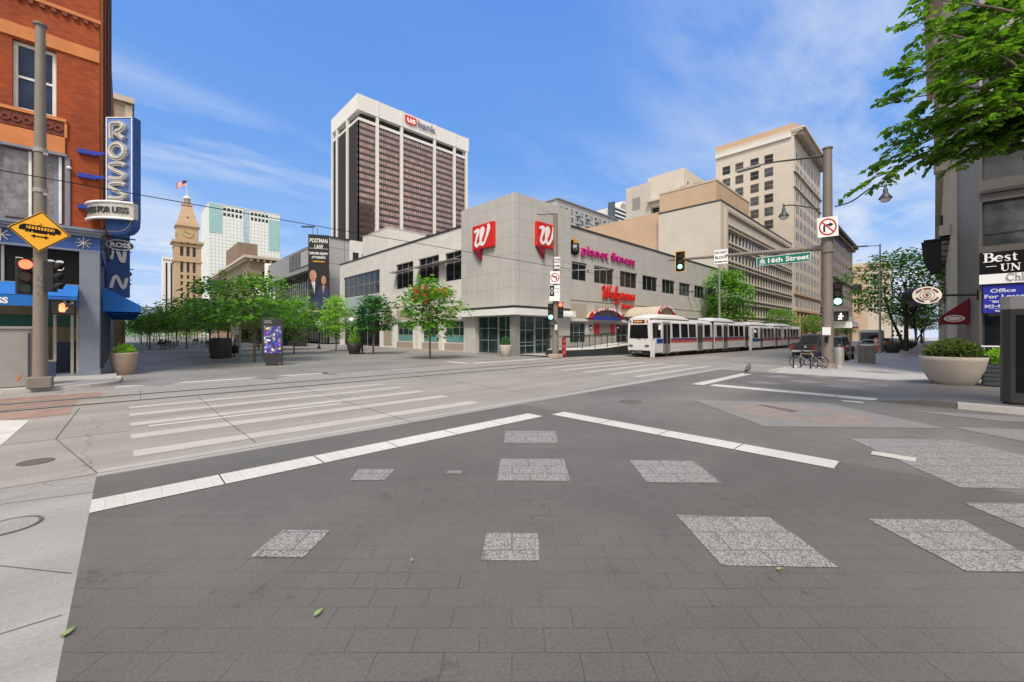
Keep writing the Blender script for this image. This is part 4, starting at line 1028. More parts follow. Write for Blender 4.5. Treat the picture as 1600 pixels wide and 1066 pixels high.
m = MB(); m.face([(-15, YR + .2, .76), (-2.05, YR + .2, .76), (-2.05, YR + .2, 3.8), (-15, YR + .2, 3.8)], MATS['glass_clear']); m.obj('shop_glass', rb)
lf = MB()
for i in range(4): lf.box((-3.2 - 2.4 * i, YR + 1.5, 3.55), (-2.2 - 2.4 * i, YR + 1.7, 3.6), emit('shop_light', (1, .75, .4), 5))
lf.obj('ceiling_light', rb)
# street-level wall along the mall: dark bays between piers
m = MB()
for i in range(9):
    y = YR + .5 + 4 * i; m.box((XR - .3, y, .1), (XR + .02, y + .55, 5.9), MATS['blue_grey'])
m.obj('pier', rb, split=True)
m = MB(); m.box((XR - .5, YR + .5, .1), (XR - .3, YW, 5.9), MATS['blue_dark']); m.box((XR - .3, YR + .52, 5.3), (XR + .06, YW, 5.9), MATS['blue_steel']); m.obj('mall_front', rb)
m = MB()      # deep cornice and pilaster high on the mall side, seen end on
m.box((XR, YR + 6, 6.2), (XR + .26, YR + 7, 24), MATS['steel_dark']); m.box((XR, YR + .2, 6.2), (XR + .10, YR + .5, 24), MATS['sandstone']); m.box((XR, YR + 2, 6.2), (XR + .12, YR + 3, 24), MATS['terracotta']); m.box((XR, YR + 4, 6.2), (XR + .2, YR + 5.2, 24), MATS['terracotta']); m.obj('pilaster', rb, split=True)
t = thing('wall_lamp', 'small white lamp on the red brick wall left of the blade sign', 'lamp', onY(108, 263, YR - .1)); p = WL[t.name]
m = MB(); m.lathe([(.04, -.04), (.075, 0), (.06, .06), (.02, .08)], p, MATS['white_paint'], 12); m.obj('globe', t)
m = MB(); m.box(p + V((-.03, .0, -.02)), p + V((.03, .1, .02)), MATS['steel_grey']); m.obj('bracket', t)
def awning(label, P, U, N, L, z0, z1, dep, val, group=None, ends=True):
    P, U, N = V(P), V(U), V(N); q = lambda u, n_, z: P + U * u + N * n_ + V((0, 0, z))
    t = thing('awning', label, 'awning', P, group)
    m = MB(); m.prism([q(0, 0, z1), q(0, dep, z0 + val), q(0, dep, z0 + val - .02), q(0, 0, z1 - .02)], U * L, MATS['blue_awning']); m.obj('canopy', t)
    m = MB(); m.prism([q(0, dep - .02, z0), q(0, dep, z0), q(0, dep, z0 + val), q(0, dep - .02, z0 + val)], U * L, MATS['blue_awning']); m.obj('valance', t)
    m = MB()
    for u in (0.002, L - .022): m.prism([q(u, 0, z0), q(u, dep - .02, z0), q(u, dep - .02, z0 + val), q(u, 0, z1 - .03)], U * .02, MATS['blue_awning'])
    m.obj('end_panel', t, split=True)
    m = MB()
    for i in range(max(2, int(L / 1.2))):
        u = .1 + (L - .2) * i / max(1, int(L / 1.2) - 1); m.tube([q(u, .05, z0 + .1), q(u, dep - .05, z0 + .1)], .02, MATS['black'], 6)
    m.obj('frame', t); return t
t = awning('bright blue awning with white lettering over the brick shop front', (-9, YR + .05, 0), UX, NS, 7.62, 2.92, 3.86, .85, .42)
text('DRESS FOR LESS', .30, MATS['white_sign'], t, (-3.13, YR - .81, 3.0), UX, NS, .006, .012, 'RIGHT')
for i in range(4):
    awning(('blue awning at the brick corner on the mall side, nearest one' if i == 0 else 'dark blue awning in the receding row along the mall side'), (XR + .08, YR + .9 + 4.1 * i, 0), V((0, 1, 0)), V((1, 0, 0)), 3.6, 2.85, 3.95, 1.25, .30, 'blue awnings on the mall side')
# blade sign standing out at the corner
e = V((.707, -.707, 0)); th = V((.707, .707, 0)); c0 = V((XR - .02, YR - .2, 0))
t = thing('blade_sign', 'tall blue vertical sign reading ROSS in silver letters at the brick corner', 'sign', c0 + e * .3)
p = lambda u, w_, z: c0 + e * (.33 + u) + th * w_ + V((0, 0, z))
W_ = 1.17; z0, z1 = 5.9, 11.0
m = MB(); P = [p(0, 0, z0 + .35), p(0, 0, z1), p(W_, 0, z1), p(W_, 0, z0 + .85)] + [p(W_ - .5 + .5 * math.cos(q), 0, z0 + .5 - .5 * math.sin(q) + .15) for q in [rad(18 * i) for i in range(1, 6)]] + [p(.1, 0, z0 + .15)]
m.prism(P, th * .34, MATS['blue_steel']); m.obj('cabinet', t)
nf = -th
m = MB(); m.face([p(.06, -.006, 6.9), p(W_ - .06, -.006, 6.9), p(W_ - .06, -.006, z1 - .06), p(.06, -.006, z1 - .06)], MATS['blue_face']); m.obj('face', t)
m = MB()
for a, b in ((p(.04, -.02, 6.9), p(.04, -.02, z1 - .04)), (p(.04, -.02, z1 - .04), p(W_ - .04, -.02, z1 - .04)), (p(W_ - .04, -.02, z1 - .04), p(W_ - .04, -.02, 6.9))): m.tube([a, b], .022, MATS['white_sign'], 6)
m.tube([p(W_ - .06 - .55 * (1 - math.cos(q)), -.02, 6.72 - .55 * math.sin(q)) for q in [rad(10 * i) for i in range(10)]] + [p(.08, -.02, 6.17)], .016, MATS['silver'], 6); m.obj('neon_border', t)
L3 = lambda u, v, z: p(u, -.01 - z, v)
def channel(pts, w_, parent, name):
    m = MB(); P = [L3(a, b, .0) for a, b in pts]
    m.ribbon(pts, w_ * 1.3, L3, MATS['silver'], .13); m.ribbon(pts, w_ * .8, lambda u, v, z: L3(u, v, z + .132), MATS['steel_grey'], .01); m.tube([L3(a, b, .155) for a, b in pts], w_ * .16, mat('neon', (.7, .68, .62), .3), 6); return m.obj(name, parent)
Sx = lambda z: catmull([(a, z + .92 * b) for a, b in ((.92, .62), (.80, .70), (.40, .70), (.30, .58), (.40, .46), (.72, .30), (.90, .18), (.80, .03), (.38, .03), (.28, .10))], 4)
channel([(.34, 10.02), (.34, 10.62), (.40, 10.66)] + [(q.x, q.y) for q in catmull([(.40, 10.66), (.72, 10.66), (.86, 10.53), (.74, 10.38), (.50, 10.29)], 4)] + [(.88, 10.02)], .15, t, 'letter')
channel([(.60 + .30 * math.cos(q), 9.50 + .30 * math.sin(q)) for q in [rad(15 * i) for i in range(25)]], .17, t, 'letter')
for z in (8.32, 7.50): channel([(q.x, q.y) for q in Sx(z)], .14, t, 'letter')
m = MB()
for z in (7.15, 8.45, 9.45): m.box(V((XR - .62, YR - .14, z - .09)), V((XR - .06, YR - .02, z + .09)), MATS['blue_sign']); m.obox(V((XR + .03, YR - .24, z)), e * .22, th * .03, (0, 0, .06), MATS['blue_sign'])
m.obj('bracket', t, split=True)
# curved silver band wrapped round the blade
m = MB(); nn = 20; Pt = [p(-.62 + 2.0 * i / nn, -.55 * math.sin(math.pi * min(1, i / nn * .92 + .04)) ** .5, 0) for i in range(nn + 1)]
for z0_, z1_ in ((6.62, 7.28),):
    for i in range(nn): m.prism([Pt[i] + V((0, 0, z0_)), Pt[i + 1] + V((0, 0, z0_)), Pt[i + 1] + V((0, 0, z1_)), Pt[i] + V((0, 0, z1_))], th * .2, MATS['silver'])
for zz in (6.60, 7.26):
    m.tube([q + V((0, 0, zz)) + nf * .02 for q in Pt], .05, MATS['white_paint'], 6)
m.obj('marquee_band', t)
tx = MB()
cu = bpy.data.curves.new('t', 'FONT'); cu.body = 'DRESS FOR LESS'; cu.size = .34; cu.extrude = .02; cu.offset = .008
ob = bpy.data.objects.new('t', cu); C.objects.link(ob); dg = bpy.context.evaluated_depsgraph_get(); dg.update(); me = bpy.data.meshes.new_from_object(ob.evaluated_get(dg)); bpy.data.objects.remove(ob)
xs = [v.co.x for v in me.vertices]; mx_ = max(xs)
for v in me.vertices:
    f_ = .03 + .94 * v.co.x / mx_ * .98; i = min(nn - 1, int(f_ * nn)); q = Pt[i].lerp(Pt[i + 1], f_ * nn - i)
    v.co = q + nf * (.03 + v.co.z) + V((0, 0, 6.82 + v.co.y)) - WL[t.name]
me.materials.clear(); me.materials.append(MATS['steel_dark']); me.name = 'lettering'
o = bpy.data.objects.new('lettering', me); C.objects.link(o); o.parent = t
# smaller hanging signs along the mall front
def oval_sign(px, py, Y, w_, label):
    c = onY(px, py, Y); t = thing('oval_sign', label, 'sign', c, 'small oval shop signs on the mall front')
    m = MB(); m.disc(c, UX, (0, 0, 1), w_, MATS['white_sign'], (0, .1, 0), 24, w_ * .5); m.obj('rim', t)
    m = MB(); m.disc(c + V((0, -.012, 0)), UX, (0, 0, 1), w_ * .93, MATS['blue_dark'], (0, .01, 0), 24, w_ * .43); m.obj('face', t)
    text('ROSS', w_ * .62, MATS['white_sign'], t, c + V((0, -.014, -w_ * .22)), UX, NS, .004, .008, 'CENTER')
    m = MB(); m.tube([(XR, c.y + .05, c.z + w_ * .68), (c.x + w_ * 1.1, c.y + .05, c.z + w_ * .68)], .03, MATS['black'], 6)
    for k in (-.5, .5): m.tube([(c.x + k * w_, c.y + .05, c.z + w_ * .4), (c.x + k * w_, c.y + .05, c.z + w_ * .68)], .012, MATS['black'], 5)
    m.tube([(XR, c.y + .05, c.z - w_ * .58), (c.x + w_ * .8, c.y + .05, c.z - w_ * .58)], .018, MATS['black'], 5); m.obj('hanger', t)
oval_sign(188, 383, YR + .9, .47, 'nearest dark oval shop sign hanging below the blade sign')
oval_sign(191.5, 427.5, YR + 11, .46, 'middle oval shop sign further along the mall front')
oval_sign(192, 443.5, YR + 17, .46, 'farthest oval shop sign along the mall front')
t = thing('blade_sign', 'narrower blue vertical sign with white zigzag behind the oval signs', 'sign', (XR, YR + 7.5, 4))
m = MB(); m.box((XR + .02, YR + 7.2, 3.9), (XR + 1.0, YR + 7.5, 9.6), MATS['blue_steel']); m.obj('cabinet', t, bevel=.03)
m = MB(); MM = lambda u, v, z: V((XR + .02 + u, YR + 7.19 - z, v))
m.ribbon(catmull([(.2, 8.9), (.7, 8.7), (.75, 8.3), (.3, 8.1)], 4), .16, MM, MATS['white_sign'], .05); m.ribbon(catmull([(.2, 6.0), (.35, 7.1), (.5, 6.4), (.7, 5.9), (.8, 7.0)], 4), .16, MM, MATS['white_sign'], .05); m.ribbon(catmull([(.2, 4.4), (.4, 5.1), (.7, 4.4), (.85, 5.0)], 4), .14, MM, MATS['white_sign'], .05); m.obj('white_script', t)
# stone neighbour beyond
t = thing('stone_building', 'grey stone building with carved cornice behind the brick shop', 'building', (-7, 75, 0))
building(t, -14, 62, .05, 100, 27.4, MATS['old_stone'], {'S': grid(0, 14, 5, 1.4, 4, 4, 5, 2.4), 'E': grid(0, 38, 10, 1.6, 4, 4, 5, 2.4)}, fr=MATS['frame_dark'])
m = MB()
for i in range(19): m.box((.05, 62 + 2 * i, 25.4), (.62, 62.9 + 2 * i, 27.2), MATS['stone_trim'])
m.box((-14, 61.7, 27.42), (.8, 100, 28.0), MATS['stone_trim']); m.box((.05, 62.2, 13.5), (.45, 99.8, 14.2), MATS['stone_trim']); m.obj('cornice', t)

# ------------------------------------------------------------------ corner drugstore building
UW, NW = V((0, -1, 0)), V((-1, 0, 0))
db = thing('store_building', 'pale two storey corner store building with taller panelled corner', 'building', (45, 42, 0))
YA, XA = 24.4, 23.7          # wing faces
XE, YE, HW = 70.6, 62.7, 12.2
upS = [(31.45, 33.95), (35.16, 38.95), (40.15, 44.0), (45.2, 49.1), (50.3, 54.1), (55.4, 59.15), (60.5, 64.3), (65.5, 69.2)]
ops = [(a - 30.7, 7.08, b - 30.7, 8.9) for a, b in upS] + [(30.9 - 30.7, .9, 33.8 - 30.7, 2.95)] + [(39.4 - 30.7, .2, 43 - 30.7, 2.9), (46 - 30.7, .3, 50 - 30.7, 2.9)]
m = MB(); wall(m, (30.7, YA, 0), UX, NS, XE - 30.7, HW, ops, MATS['block_grey'], .22, z0=-.6); 
opW = [(39.0, 35), (45, 41)]
yW = lambda y: YE - y
W_ops = [(yW(34.7), 7.1, yW(31.9), 10.0), (yW(39.85), 7.2, yW(35.8), 10.1), (yW(45.05), 7.1, yW(41.0), 10.1), (yW(61.2), 7.0, yW(49.4), 10.1), (yW(61.2), .02, yW(49.4), 4.7)] + [(yW(a), .88, yW(b), 3.05) for a, b in ((44.8, 41.1), (39.0, 35.9), (34.7, 31.2))]
wall(m, (XA, YE, 0), UW, NW, YE - 31.1, HW, W_ops, MATS['block_white'], .22, z0=-.6)
m.face([(XE, YA, -1), (XE, YE, -1), (XE, YE, HW), (XE, YA, HW)], MATS['block_grey']); m.face([(XA, YE, -1), (XE, YE, -1), (XE, YE, HW), (XA, YE, HW)], MATS['block_white'])
m.obj('walls', db, norm=False)
m = MB(); m.face([(XA, YA, HW - .4), (XE, YA, HW - .4), (XE, YE, HW - .4), (XA, YE, HW - .4)], MATS['roofing']); m.obj('roof', db)
m = MB(); m.box((30.8, YA - .08, HW), (XE + .1, YA + .4, HW + .14), MATS['frame_dark']); m.box((XA - .08, 31.4, HW), (XA + .4, YE, HW + .14), MATS['frame_dark']); m.obj('coping', db)
gs = [MATS['glass_dark'], MATS['glass_brown'], MATS['glass_brown'], MATS['glass_dark'], MATS['glass_dark'], MATS['glass_grey'], MATS['glass_dark'], MATS['glass_dark']]
for (a, b), g_, nx in zip(upS, gs, (2, 3, 3, 3, 3, 3, 3, 3)): add_window(db, (a, YA, 7.08), UX, NS, b - a, 1.82, nx, 1, MATS['frame_alu'], g_, .07, .2)
add_window(db, (30.9, YA, .9), UX, NS, 2.9, 2.05, 3, 2, MATS['frame_alu'], MATS['glass_green'], .07, .2)
for a, b in ((39.4, 43), (46, 50)): add_window(db, (a, YA, .25), UX, NS, b - a, 2.65, 3, 2, MATS['frame_alu'], MATS['glass_dark'], .07, .2)
for o, nx, ny in zip(W_ops[:4], (2, 3, 3, 7), ([.64], [.64], [.64], 2)): add_window(db, V((XA, YE - o[0], o[1])), UW, NW, o[2] - o[0], o[3] - o[1], nx, ny, MATS['frame_alu'], MATS['glass_dark'], .07, .2)
for o in W_ops[5:]: add_window(db, V((XA, YE - o[0], o[1])), UW, NW, o[2] - o[0], o[3] - o[1], 3, [.35, .72], MATS['frame_alu'], MATS['glass_green'], .06, .2)
m = MB()
for o in W_ops[5:]: m.box((XA + .14, YE - o[2] + .08, o[1] + .08), (XA + .17, YE - o[0] - .08, o[1] + .75), MATS['teal_film'])
m.obj('window_film', db, split=True)
m = MB(); m.box((XA + .1, YE - W_ops[4][2], 4.0), (XA + .2, YE - W_ops[4][0], 4.7), mat('pale_teal', (.36, .45, .46), .25)); m.box((XA - .03, 49.4, 4.72), (XA - .005, 61.2, 6.95), MATS['pale_teal']); m.obj('glass_spandrel', db)
o = W_ops[4]; add_window(db, V((XA, YE - o[0], .02)), UW, NW, o[2] - o[0], 3.95, 6, [.62], MATS['frame_alu'], MATS['glass_dark'], .08, .2, name='entrance_doors')
m = MB()
for y in (41.0, 35.85, 31.9): m.box((XA - .9, y - .1, 9.0), (XA + .0, y + 4.0, 9.06), MATS['frame_alu'])
for y in (41.2, 44.8, 36, 39.6, 32, 34.6): m.tube([(XA, y, 9.45), (XA - .85, y, 9.07)], .02, MATS['frame_alu'], 5)
m.obj('sunshade', db, split=True)
m = MB(); m.box((XA - .05, 31.1, 4.95), (XA - .002, 49.0, 5.12), MATS['stone_trim']); m.box((30.9, YA - .05, 5.12), (XE, YA - .002, 5.26), MATS['stone_trim']); m.obj('belt_course', db)
m = MB()
for a, b in ((48.2, 46.0), ): m.box((XA - .03, b, .3), (XA - .002, a, 4.75), MATS['brown_panel'])
for a, b in ((44.85, 41.05), (39.05, 35.85), (34.75, 31.15)): m.box((XA - .03, b, .05), (XA - .002, a, .84), MATS['brown_panel']); m.box((XA - .03, b, 3.1), (XA - .002, a, 4.6), MATS['beige_panel'])
for a, b in ((31.4, 33.8), (35.2, 38.9), (40.2, 44), (45.2, 49.1), (50.3, 54.1)): m.box((a, YA - .03, 3.38), (b, YA - .002, 4.75), MATS['beige_panel'])
m.obj('infill_panel', db, split=True)
m = MB(); m.box((XA - .12, 30.9, 3.16), (XA, 45.2, 3.3), MATS['off_white']); m.box((30.9, YA - .2, 3.05), (43, YA, 3.25), MATS['off_white'])
for y in (45.6, 40.05, 35.3, 31.05): m.box((XA - .1, y - .33, 0), (XA, y + .33, 3.15), MATS['off_white'])
m.obj('pilaster', db, split=True)
m = MB(); m.box((XA - .15, 31, -.02), (XA - .002, 62, .12), MATS['kerb_stone']); m.obj('plinth', db)
# panelled corner
XT, YT, X2, Y2 = 23.3, 24.0, 30.75, 31.35
m = MB(); m.box((XT, YT, 4.2), (X2, Y2, 13.55), MATS['panel_grey']); m.obj('corner_volume', db)
m = MB(); m.box((XT + .12, YT + .12, 3.92), (X2, Y2, 4.2), MATS['steel_dark'])
m.obj('shadow_gap', db)
m = MB(); m.prism([(XT - .55, YT - .55, 3.38), (X2 + .1, YT - .55, 3.38), (X2 + .1, Y2 + .1, 3.38), (XT - .55, Y2 + .1, 3.38)], (0, 0, .55), MATS['white_paint']); m.obj('canopy', db)
m = MB()
m.box((XT + .02, YT + .02, 0), (XT + .62, YT + .62, 3.4), MATS['galv']); m.box((XT + .05, 29.3, 0), (XT + .6, 30.9, 3.4), MATS['block_grey']); m.box((28.35, YT + .05, 0), (30.7, YT + .6, 3.4), MATS['block_grey']); m.obj('column', db, split=True)
for P, U, N, wd, nx in ((V((XT + .3, 29.28, .02)), UW, NW, 2.75, 2), (V((XT + .3, 26.5, .02)), UW, NW, 1.85, 2), (V((XT + .64, YT + .3, .02)), UX, NS, 2.2, 2), (V((XT + 2.9, YT + .3, .02)), UX, NS, 2.1, 2)):
    dr = (wd < 2.0) or (abs(P.x - XT - .64) < .01)
    add_window(db, P, U, N, wd, 3.35, nx, [.63] if dr else [.36, .68], MATS['frame_alu'], MATS['glass_green'], .07, .2, name='entrance_doors' if dr else 'storefront_window')
m = MB()
for z in (.75, 1.05):
    m.box((XT + .8, YT + .38, z), (XT + 2.7, YT + .41, z + .05), MATS['frame_alu'])
m.obj('door_bar', db)
m = MB(); m.box((XT + .6, YT + .6, .0), (X2, Y2, .02), MATS['galv']); m.obj('floor', db)
# signs on it
def flag_logo(label, P, U, N, w_, h_):
    t = thing('logo_sign', label, 'sign', P); P, U, N = V(P), V(U), V(N); q = lambda u, v, n_=0: P + U * u + V((0, 0, v)) + N * n_
    m = MB(); m.prism([q(0, 0), q(w_, 0), q(w_, h_), q(0, h_)], N * .3, MATS['red_sign']); m.obj('panel', t, bevel=.02)
    m = MB(); m.prism([q(0, -.003), q(w_ * .40, -.003), q(w_ * .36, -h_ * .48)], N * .29, MATS['red_dark']); m.obj('tail', t)
    m = MB(); K = lambda u, v, z: q(u * w_, v * h_, .305 + z)
    pts = catmull([(.10, .735), (.30, .80), (.24, .52), (.17, .28), (.24, .14), (.38, .24), (.50, .55), (.56, .76), (.50, .84), (.44, .66), (.42, .36), (.48, .16), (.60, .22), (.72, .46), (.80, .72), (.79, .93)], 5)
    wd = [.085 + .045 * math.sin(i / len(pts) * 19) ** 2 for i in range(len(pts))]
    wd[:5] = [.11] * 5
    m.ribbon([(p.x, p.y) for p in pts], wd, K, MATS['white_sign'], .02); m.obj('script_letter', t); return t
flag_logo('red flag shaped sign with white script W on the left face of the corner', (XT, 29.28, 9.42), UW, NW, 2.9, 2.16)
flag_logo('red flag shaped sign with white script W on the right face of the corner', (25.72, YT, 9.44), UX, NS, 2.68, 2.12)
SCRIPT = {'W': ([[(0, .78), (.12, .92), (.18, .6), (.14, .1), (.22, .02), (.36, .4), (.48, .95), (.46, .4), (.44, .08), (.54, .02), (.70, .5), (.78, 1.0)]], .84),
 'a': ([[(.30, .42), (.14, .44), (.04, .22), (.10, .02), (.24, .10), (.32, .44), (.30, .10), (.40, .06)]], .40), 'l': ([[(.0, .06), (.16, .5), (.24, .98), (.12, .90), (.08, .3), (.14, .02), (.26, .08)]], .24),
 'g': ([[(.30, .42), (.14, .44), (.04, .22), (.10, .02), (.26, .12), (.32, .44), (.26, -.2), (.10, -.42), (.02, -.30), (.22, -.06), (.42, .08)]], .42), 'r': ([[(0, .06), (.10, .30), (.12, .50), (.26, .42), (.20, .14), (.30, .03), (.38, .08)]], .36),
 'e': ([[(0, .10), (.20, .24), (.24, .42), (.12, .46), (.04, .22), (.12, .02), (.28, .08), (.34, .12)]], .31), 'n': ([[(0, .06), (.08, .44), (.06, .02), (.18, .36), (.28, .44), (.26, .06), (.38, .06)]], .38),
 's': ([[(0, .06), (.14, .34), (.18, .5), (.26, .2), (.20, .02), (.06, .04)]], .3)}
def script(s1, parent, P, U, N, size, m_, w_, th, slant=.18, name='script_letter', sx=1.38):
    P, U, N = V(P), V(U), V(N); x = 0
    for ch in s1:
        st, adv = SCRIPT[ch]
        mb = MB()
        for k in st:
            pts = catmull(k, 4); mb.ribbon([((p.x + x + slant * p.y) * size * sx, p.y * size) for p in pts], w_, lambda u, v, z: P + U * u + V((0, 0, v)) + N * (z + (.05 if z == 0 else .05 + x * .012)), m_, th)
        mb.obj(name, parent); x += adv
t = thing('script_sign', 'red script store name sign on the wall above the tram', 'sign', (36.5, YA, 5.4))
script('Walgreens', t, (36.3, YA - .02, 5.62), UX, NS, 1.36, MATS['red_sign'], .165, .16, .14)
m = MB(); m.ribbon(catmull([(0, .1), (.3, .5), (.5, 0), (.9, .45), (1.1, .05), (1.5, .4), (1.8, 0), (2.2, .4), (2.6, .1)], 4), .13, lambda u, v, z: V((40.3 + u, YA - .06 - z, 4.62 + v)), MATS['red_sign'], .12); m.obj('script_letter', t)
t = thing('script_sign', 'red script store name sign half hidden by the street tree', 'sign', (XA, 41, 5.4))
script('Walgreens', t, (XA - .02, 41.0, 5.75), UW, NW, 1.4, MATS['red_sign'], .21, .16, .12)
t = thing('gym_sign', 'magenta lettering of the gym with a black gear emblem on the upper wall', 'sign', (32, YA, 9.6))
text('planet fitness', 1.28, MATS['magenta'], t, (32.75, YA - .12, 9.75), UX, NS, .09, .014, W=10.3, space=1.06)
m = MB(); c = V((31.72, YA - .03, 10.25)); m.disc(c, UX, (0, 0, 1), .62, MATS['black'], NS * .14, 24)
for k in range(12): q = 2 * math.pi * k / 12; m.obox(c + V((math.cos(q) * .66, -.07, math.sin(q) * .66)), V((math.cos(q), 0, math.sin(q))) * .09, NS * .07, V((-math.sin(q), 0, math.cos(q))) * .09, MATS['black'])
m.obj('gear_emblem', t)
m = MB(); KK = lambda u, v, z: c + V((u, -.145 - z, v)); m.ring(c + NS * .145, UX, (0, 0, 1), .36, .42, MATS['steel_grey'], NS * .02); m.ribbon([(-.2, -.15), (-.2, .2), (0, .2), (.02, .05), (-.18, .02)], .09, KK, MATS['white_sign'], .02); m.ribbon([(.12, -.15), (.12, .2), (.28, .2)], .09, KK, MATS['white_sign'], .02); m.obj('monogram', t)
m = MB(); m.prism([KK(u, v, 0) for u, v in ((-.28, .40), (.24, .40), (.30, .62), (.12, .70), (.08, 1.0), (-.06, 1.05), (-.10, .74), (-.28, .66))], NS * .06, mat('thumb_yellow', (.75, .36, .04), .5)); m.obj('thumb', t)
# roof plant
t = thing('roof_penthouse', 'plain white plant room on the roof of the corner store', 'plant room', (36, 52, HW))
a, b, c_ = onD(592, 382, 62), onD(605, 382, 60), onD(642, 366, 66)
m = MB(); m.box((b.x, b.y - 0, HW - .4), (c_.x + 1, b.y + 8.5, 17.5), MATS['off_white']); m.obj('walls', t)
m = MB(); m.box((b.x - .05, b.y - .05, 17.5), (c_.x + 1.05, b.y + 8.55, 17.62), MATS['off_white_warm']); m.obj('roof_cap', t)
# arched canopies
def arch(label, x0, x1, z0, rise, y0, y1, blue):
    t = thing('arched_canopy', label, 'canopy', ((x0 + x1) / 2, y0, z0)); nn = 18; cx_ = (x0 + x1) / 2; hw = (x1 - x0) / 2
    A = lambda i, k=1.0: V((cx_ - hw * k * math.cos(math.pi * i / nn), 0, z0 + rise * k * math.sin(math.pi * i / nn)))
    m = MB()
    for i in range(nn): m.prism([A(i) + V((0, y1, 0)), A(i + 1) + V((0, y1, 0)), A(i + 1, .95) + V((0, y1, 0)), A(i, .95) + V((0, y1, 0))], (0, y0 - y1, 0), MATS['vault_rib'])
    m.obj('vault', t)
    m = MB()
    for i in range(nn): m.prism([A(i, 1.06) + V((0, y1 - .15, 0)), A(i + 1, 1.06) + V((0, y1 - .15, 0)), A(i + 1, .80) + V((0, y1 - .15, 0)), A(i, .88) + V((0, y1 - .15, 0))], (0, .14, 0), MATS['ring_red'])
    m.obj('arch_front', t)
    m = MB()
    for i in range(3, nn - 3):
        q = math.pi * (i + .5) / nn; d = V((math.cos(math.pi - q), 0, math.sin(q)))
        ce = V((cx_ + hw * .97 * d.x, y1 - .16, z0 + rise * .97 * d.z)); tt = V((math.sin(q) * hw, 0, math.cos(q) * rise)).normalized(); nn_ = V((-tt.z, 0, tt.x))
        m.obox(ce, tt * (hw * .055 if i % 4 else .03), V((0, .008, 0)), nn_ * .13, MATS['white_sign'])
    m.obj('white_marks', t)
    if blue:
        m = MB(); m.box((x0 + .5, y1 - .1, z0 - .1), (x1 - .3, y0 - .02, z0 + .28), MATS['blue_sign']); m.obj('blue_awning', t)
    m = MB(); m.tube([V((x0, y1, z0)), V((x0, y0, z0))], .06, MATS['steel_dark'], 6); m.tube([V((x1, y1, z0)), V((x1, y0, z0))], .06, MATS['steel_dark'], 6); m.obj('side_rail', t)
arch('low red arched entrance canopy with blue awning beside the tram', 33.7, 40.0, 3.35, 1.1, YA - .05, YA - .45, True)
arch('ribbed barrel vault canopy with red front arch behind the tram', 41.2, 45.3, 3.55, 1.3, YA - .05, YA - 3.9, False)
t = thing('takeout_window', 'serving hatch with dark red shutters in the store wall', 'hatch', (37, YA, 1.9))
m = MB(); m.box((36.0, YA - .06, 1.75), (38.1, YA, 2.85), MATS['steel_grey']); m.obj('opening', t)
for a in (35.1, 38.1): m = MB(); m.box((a, YA - .09, 1.8), (a + .9, YA, 2.85), MATS['ring_red']); m.obj('shutter', t)
for px, w_ in ((923, 'left'), (965, 'right')):
    p = onY(px, 511, YA - .1); t = thing('wall_lamp', f'small warm wall lamp on the {w_} of the serving hatch', 'lamp', p)
    m = MB(); m.box(p + V((-.15, -.05, 0)), p + V((.15, .1, .22)), MATS['steel_dark']); m.obj('housing', t)
    m = MB(); m.lathe([(.10, -.16), (.12, -.02), (.06, 0)], p, MATS['off_white_warm'], 12); m.obj('bulb', t)
# ------------------------------------------------------------------ banded curtain walls
def curtain(name, pane, span, fh, ratio, mw, mcol, metal=.0, rough=.12, zoff=0, mull=.12, jitter=.12):
    if name in MATS: return MATS[name]
    m, n, l, b = nodes(name); v, p = wallvec(n, l)
    s = n.new('ShaderNodeSeparateXYZ'); l.new(v, s.inputs[0])
    fz = math_(n, l, 'FRACT', math_(n, l, 'DIVIDE', math_(n, l, 'ADD', s.outputs[1], zoff + 310), fh))
    fu = math_(n, l, 'FRACT', math_(n, l, 'DIVIDE', math_(n, l, 'ADD', s.outputs[0], 3000), mw))
    isw = math_(n, l, 'LESS_THAN', fz, ratio)
    ism = math_(n, l, 'LESS_THAN', fu, mull)
    cid = n.new('ShaderNodeCombineXYZ'); l.new(math_(n, l, 'FLOOR', math_(n, l, 'DIVIDE', math_(n, l, 'ADD', s.outputs[0], 3000), mw)), cid.inputs[0]); l.new(math_(n, l, 'FLOOR', math_(n, l, 'DIVIDE', math_(n, l, 'ADD', s.outputs[1], zoff + 310), fh)), cid.inputs[1])
    wn = n.new('ShaderNodeTexWhiteNoise'); wn.noise_dimensions = '2D'; l.new(cid.outputs[0], wn.inputs['Vector'])
    pc = ramp(n, l, wn.outputs['Value'], [(0, dk(pane, 1 - jitter)), (1, dk(pane, 1 + jitter))])
    c = mixc(n, l, isw, span, pc); c = mixc(n, l, ism, c, mcol)
    l.new(c, b.inputs['Base Color'])
    k = math_(n, l, 'MULTIPLY', isw, math_(n, l, 'SUBTRACT', 1.0, ism))
    l.new(math_(n, l, 'MULTIPLY', k, metal), b.inputs['Metallic'])
    r = n.new('ShaderNodeMapRange'); r.inputs['To Min'].default_value = .45; r.inputs['To Max'].default_value = rough; l.new(k, r.inputs['Value']); l.new(r.outputs[0], b.inputs['Roughness'])
    b.inputs['Specular IOR Level'].default_value = .5
    MATS[name] = m; return m
curtain('bronze_curtain', (.40, .275, .245), (.055, .04, .035), 3.1, .56, 1.25, (.05, .036, .032), .92, .08, 0, .16, .2)
mat('bronze_fin', (.075, .068, .062), .4, .3, .1)
mat('tower_white', (.66, .65, .62), .7, 0, .05, .1)

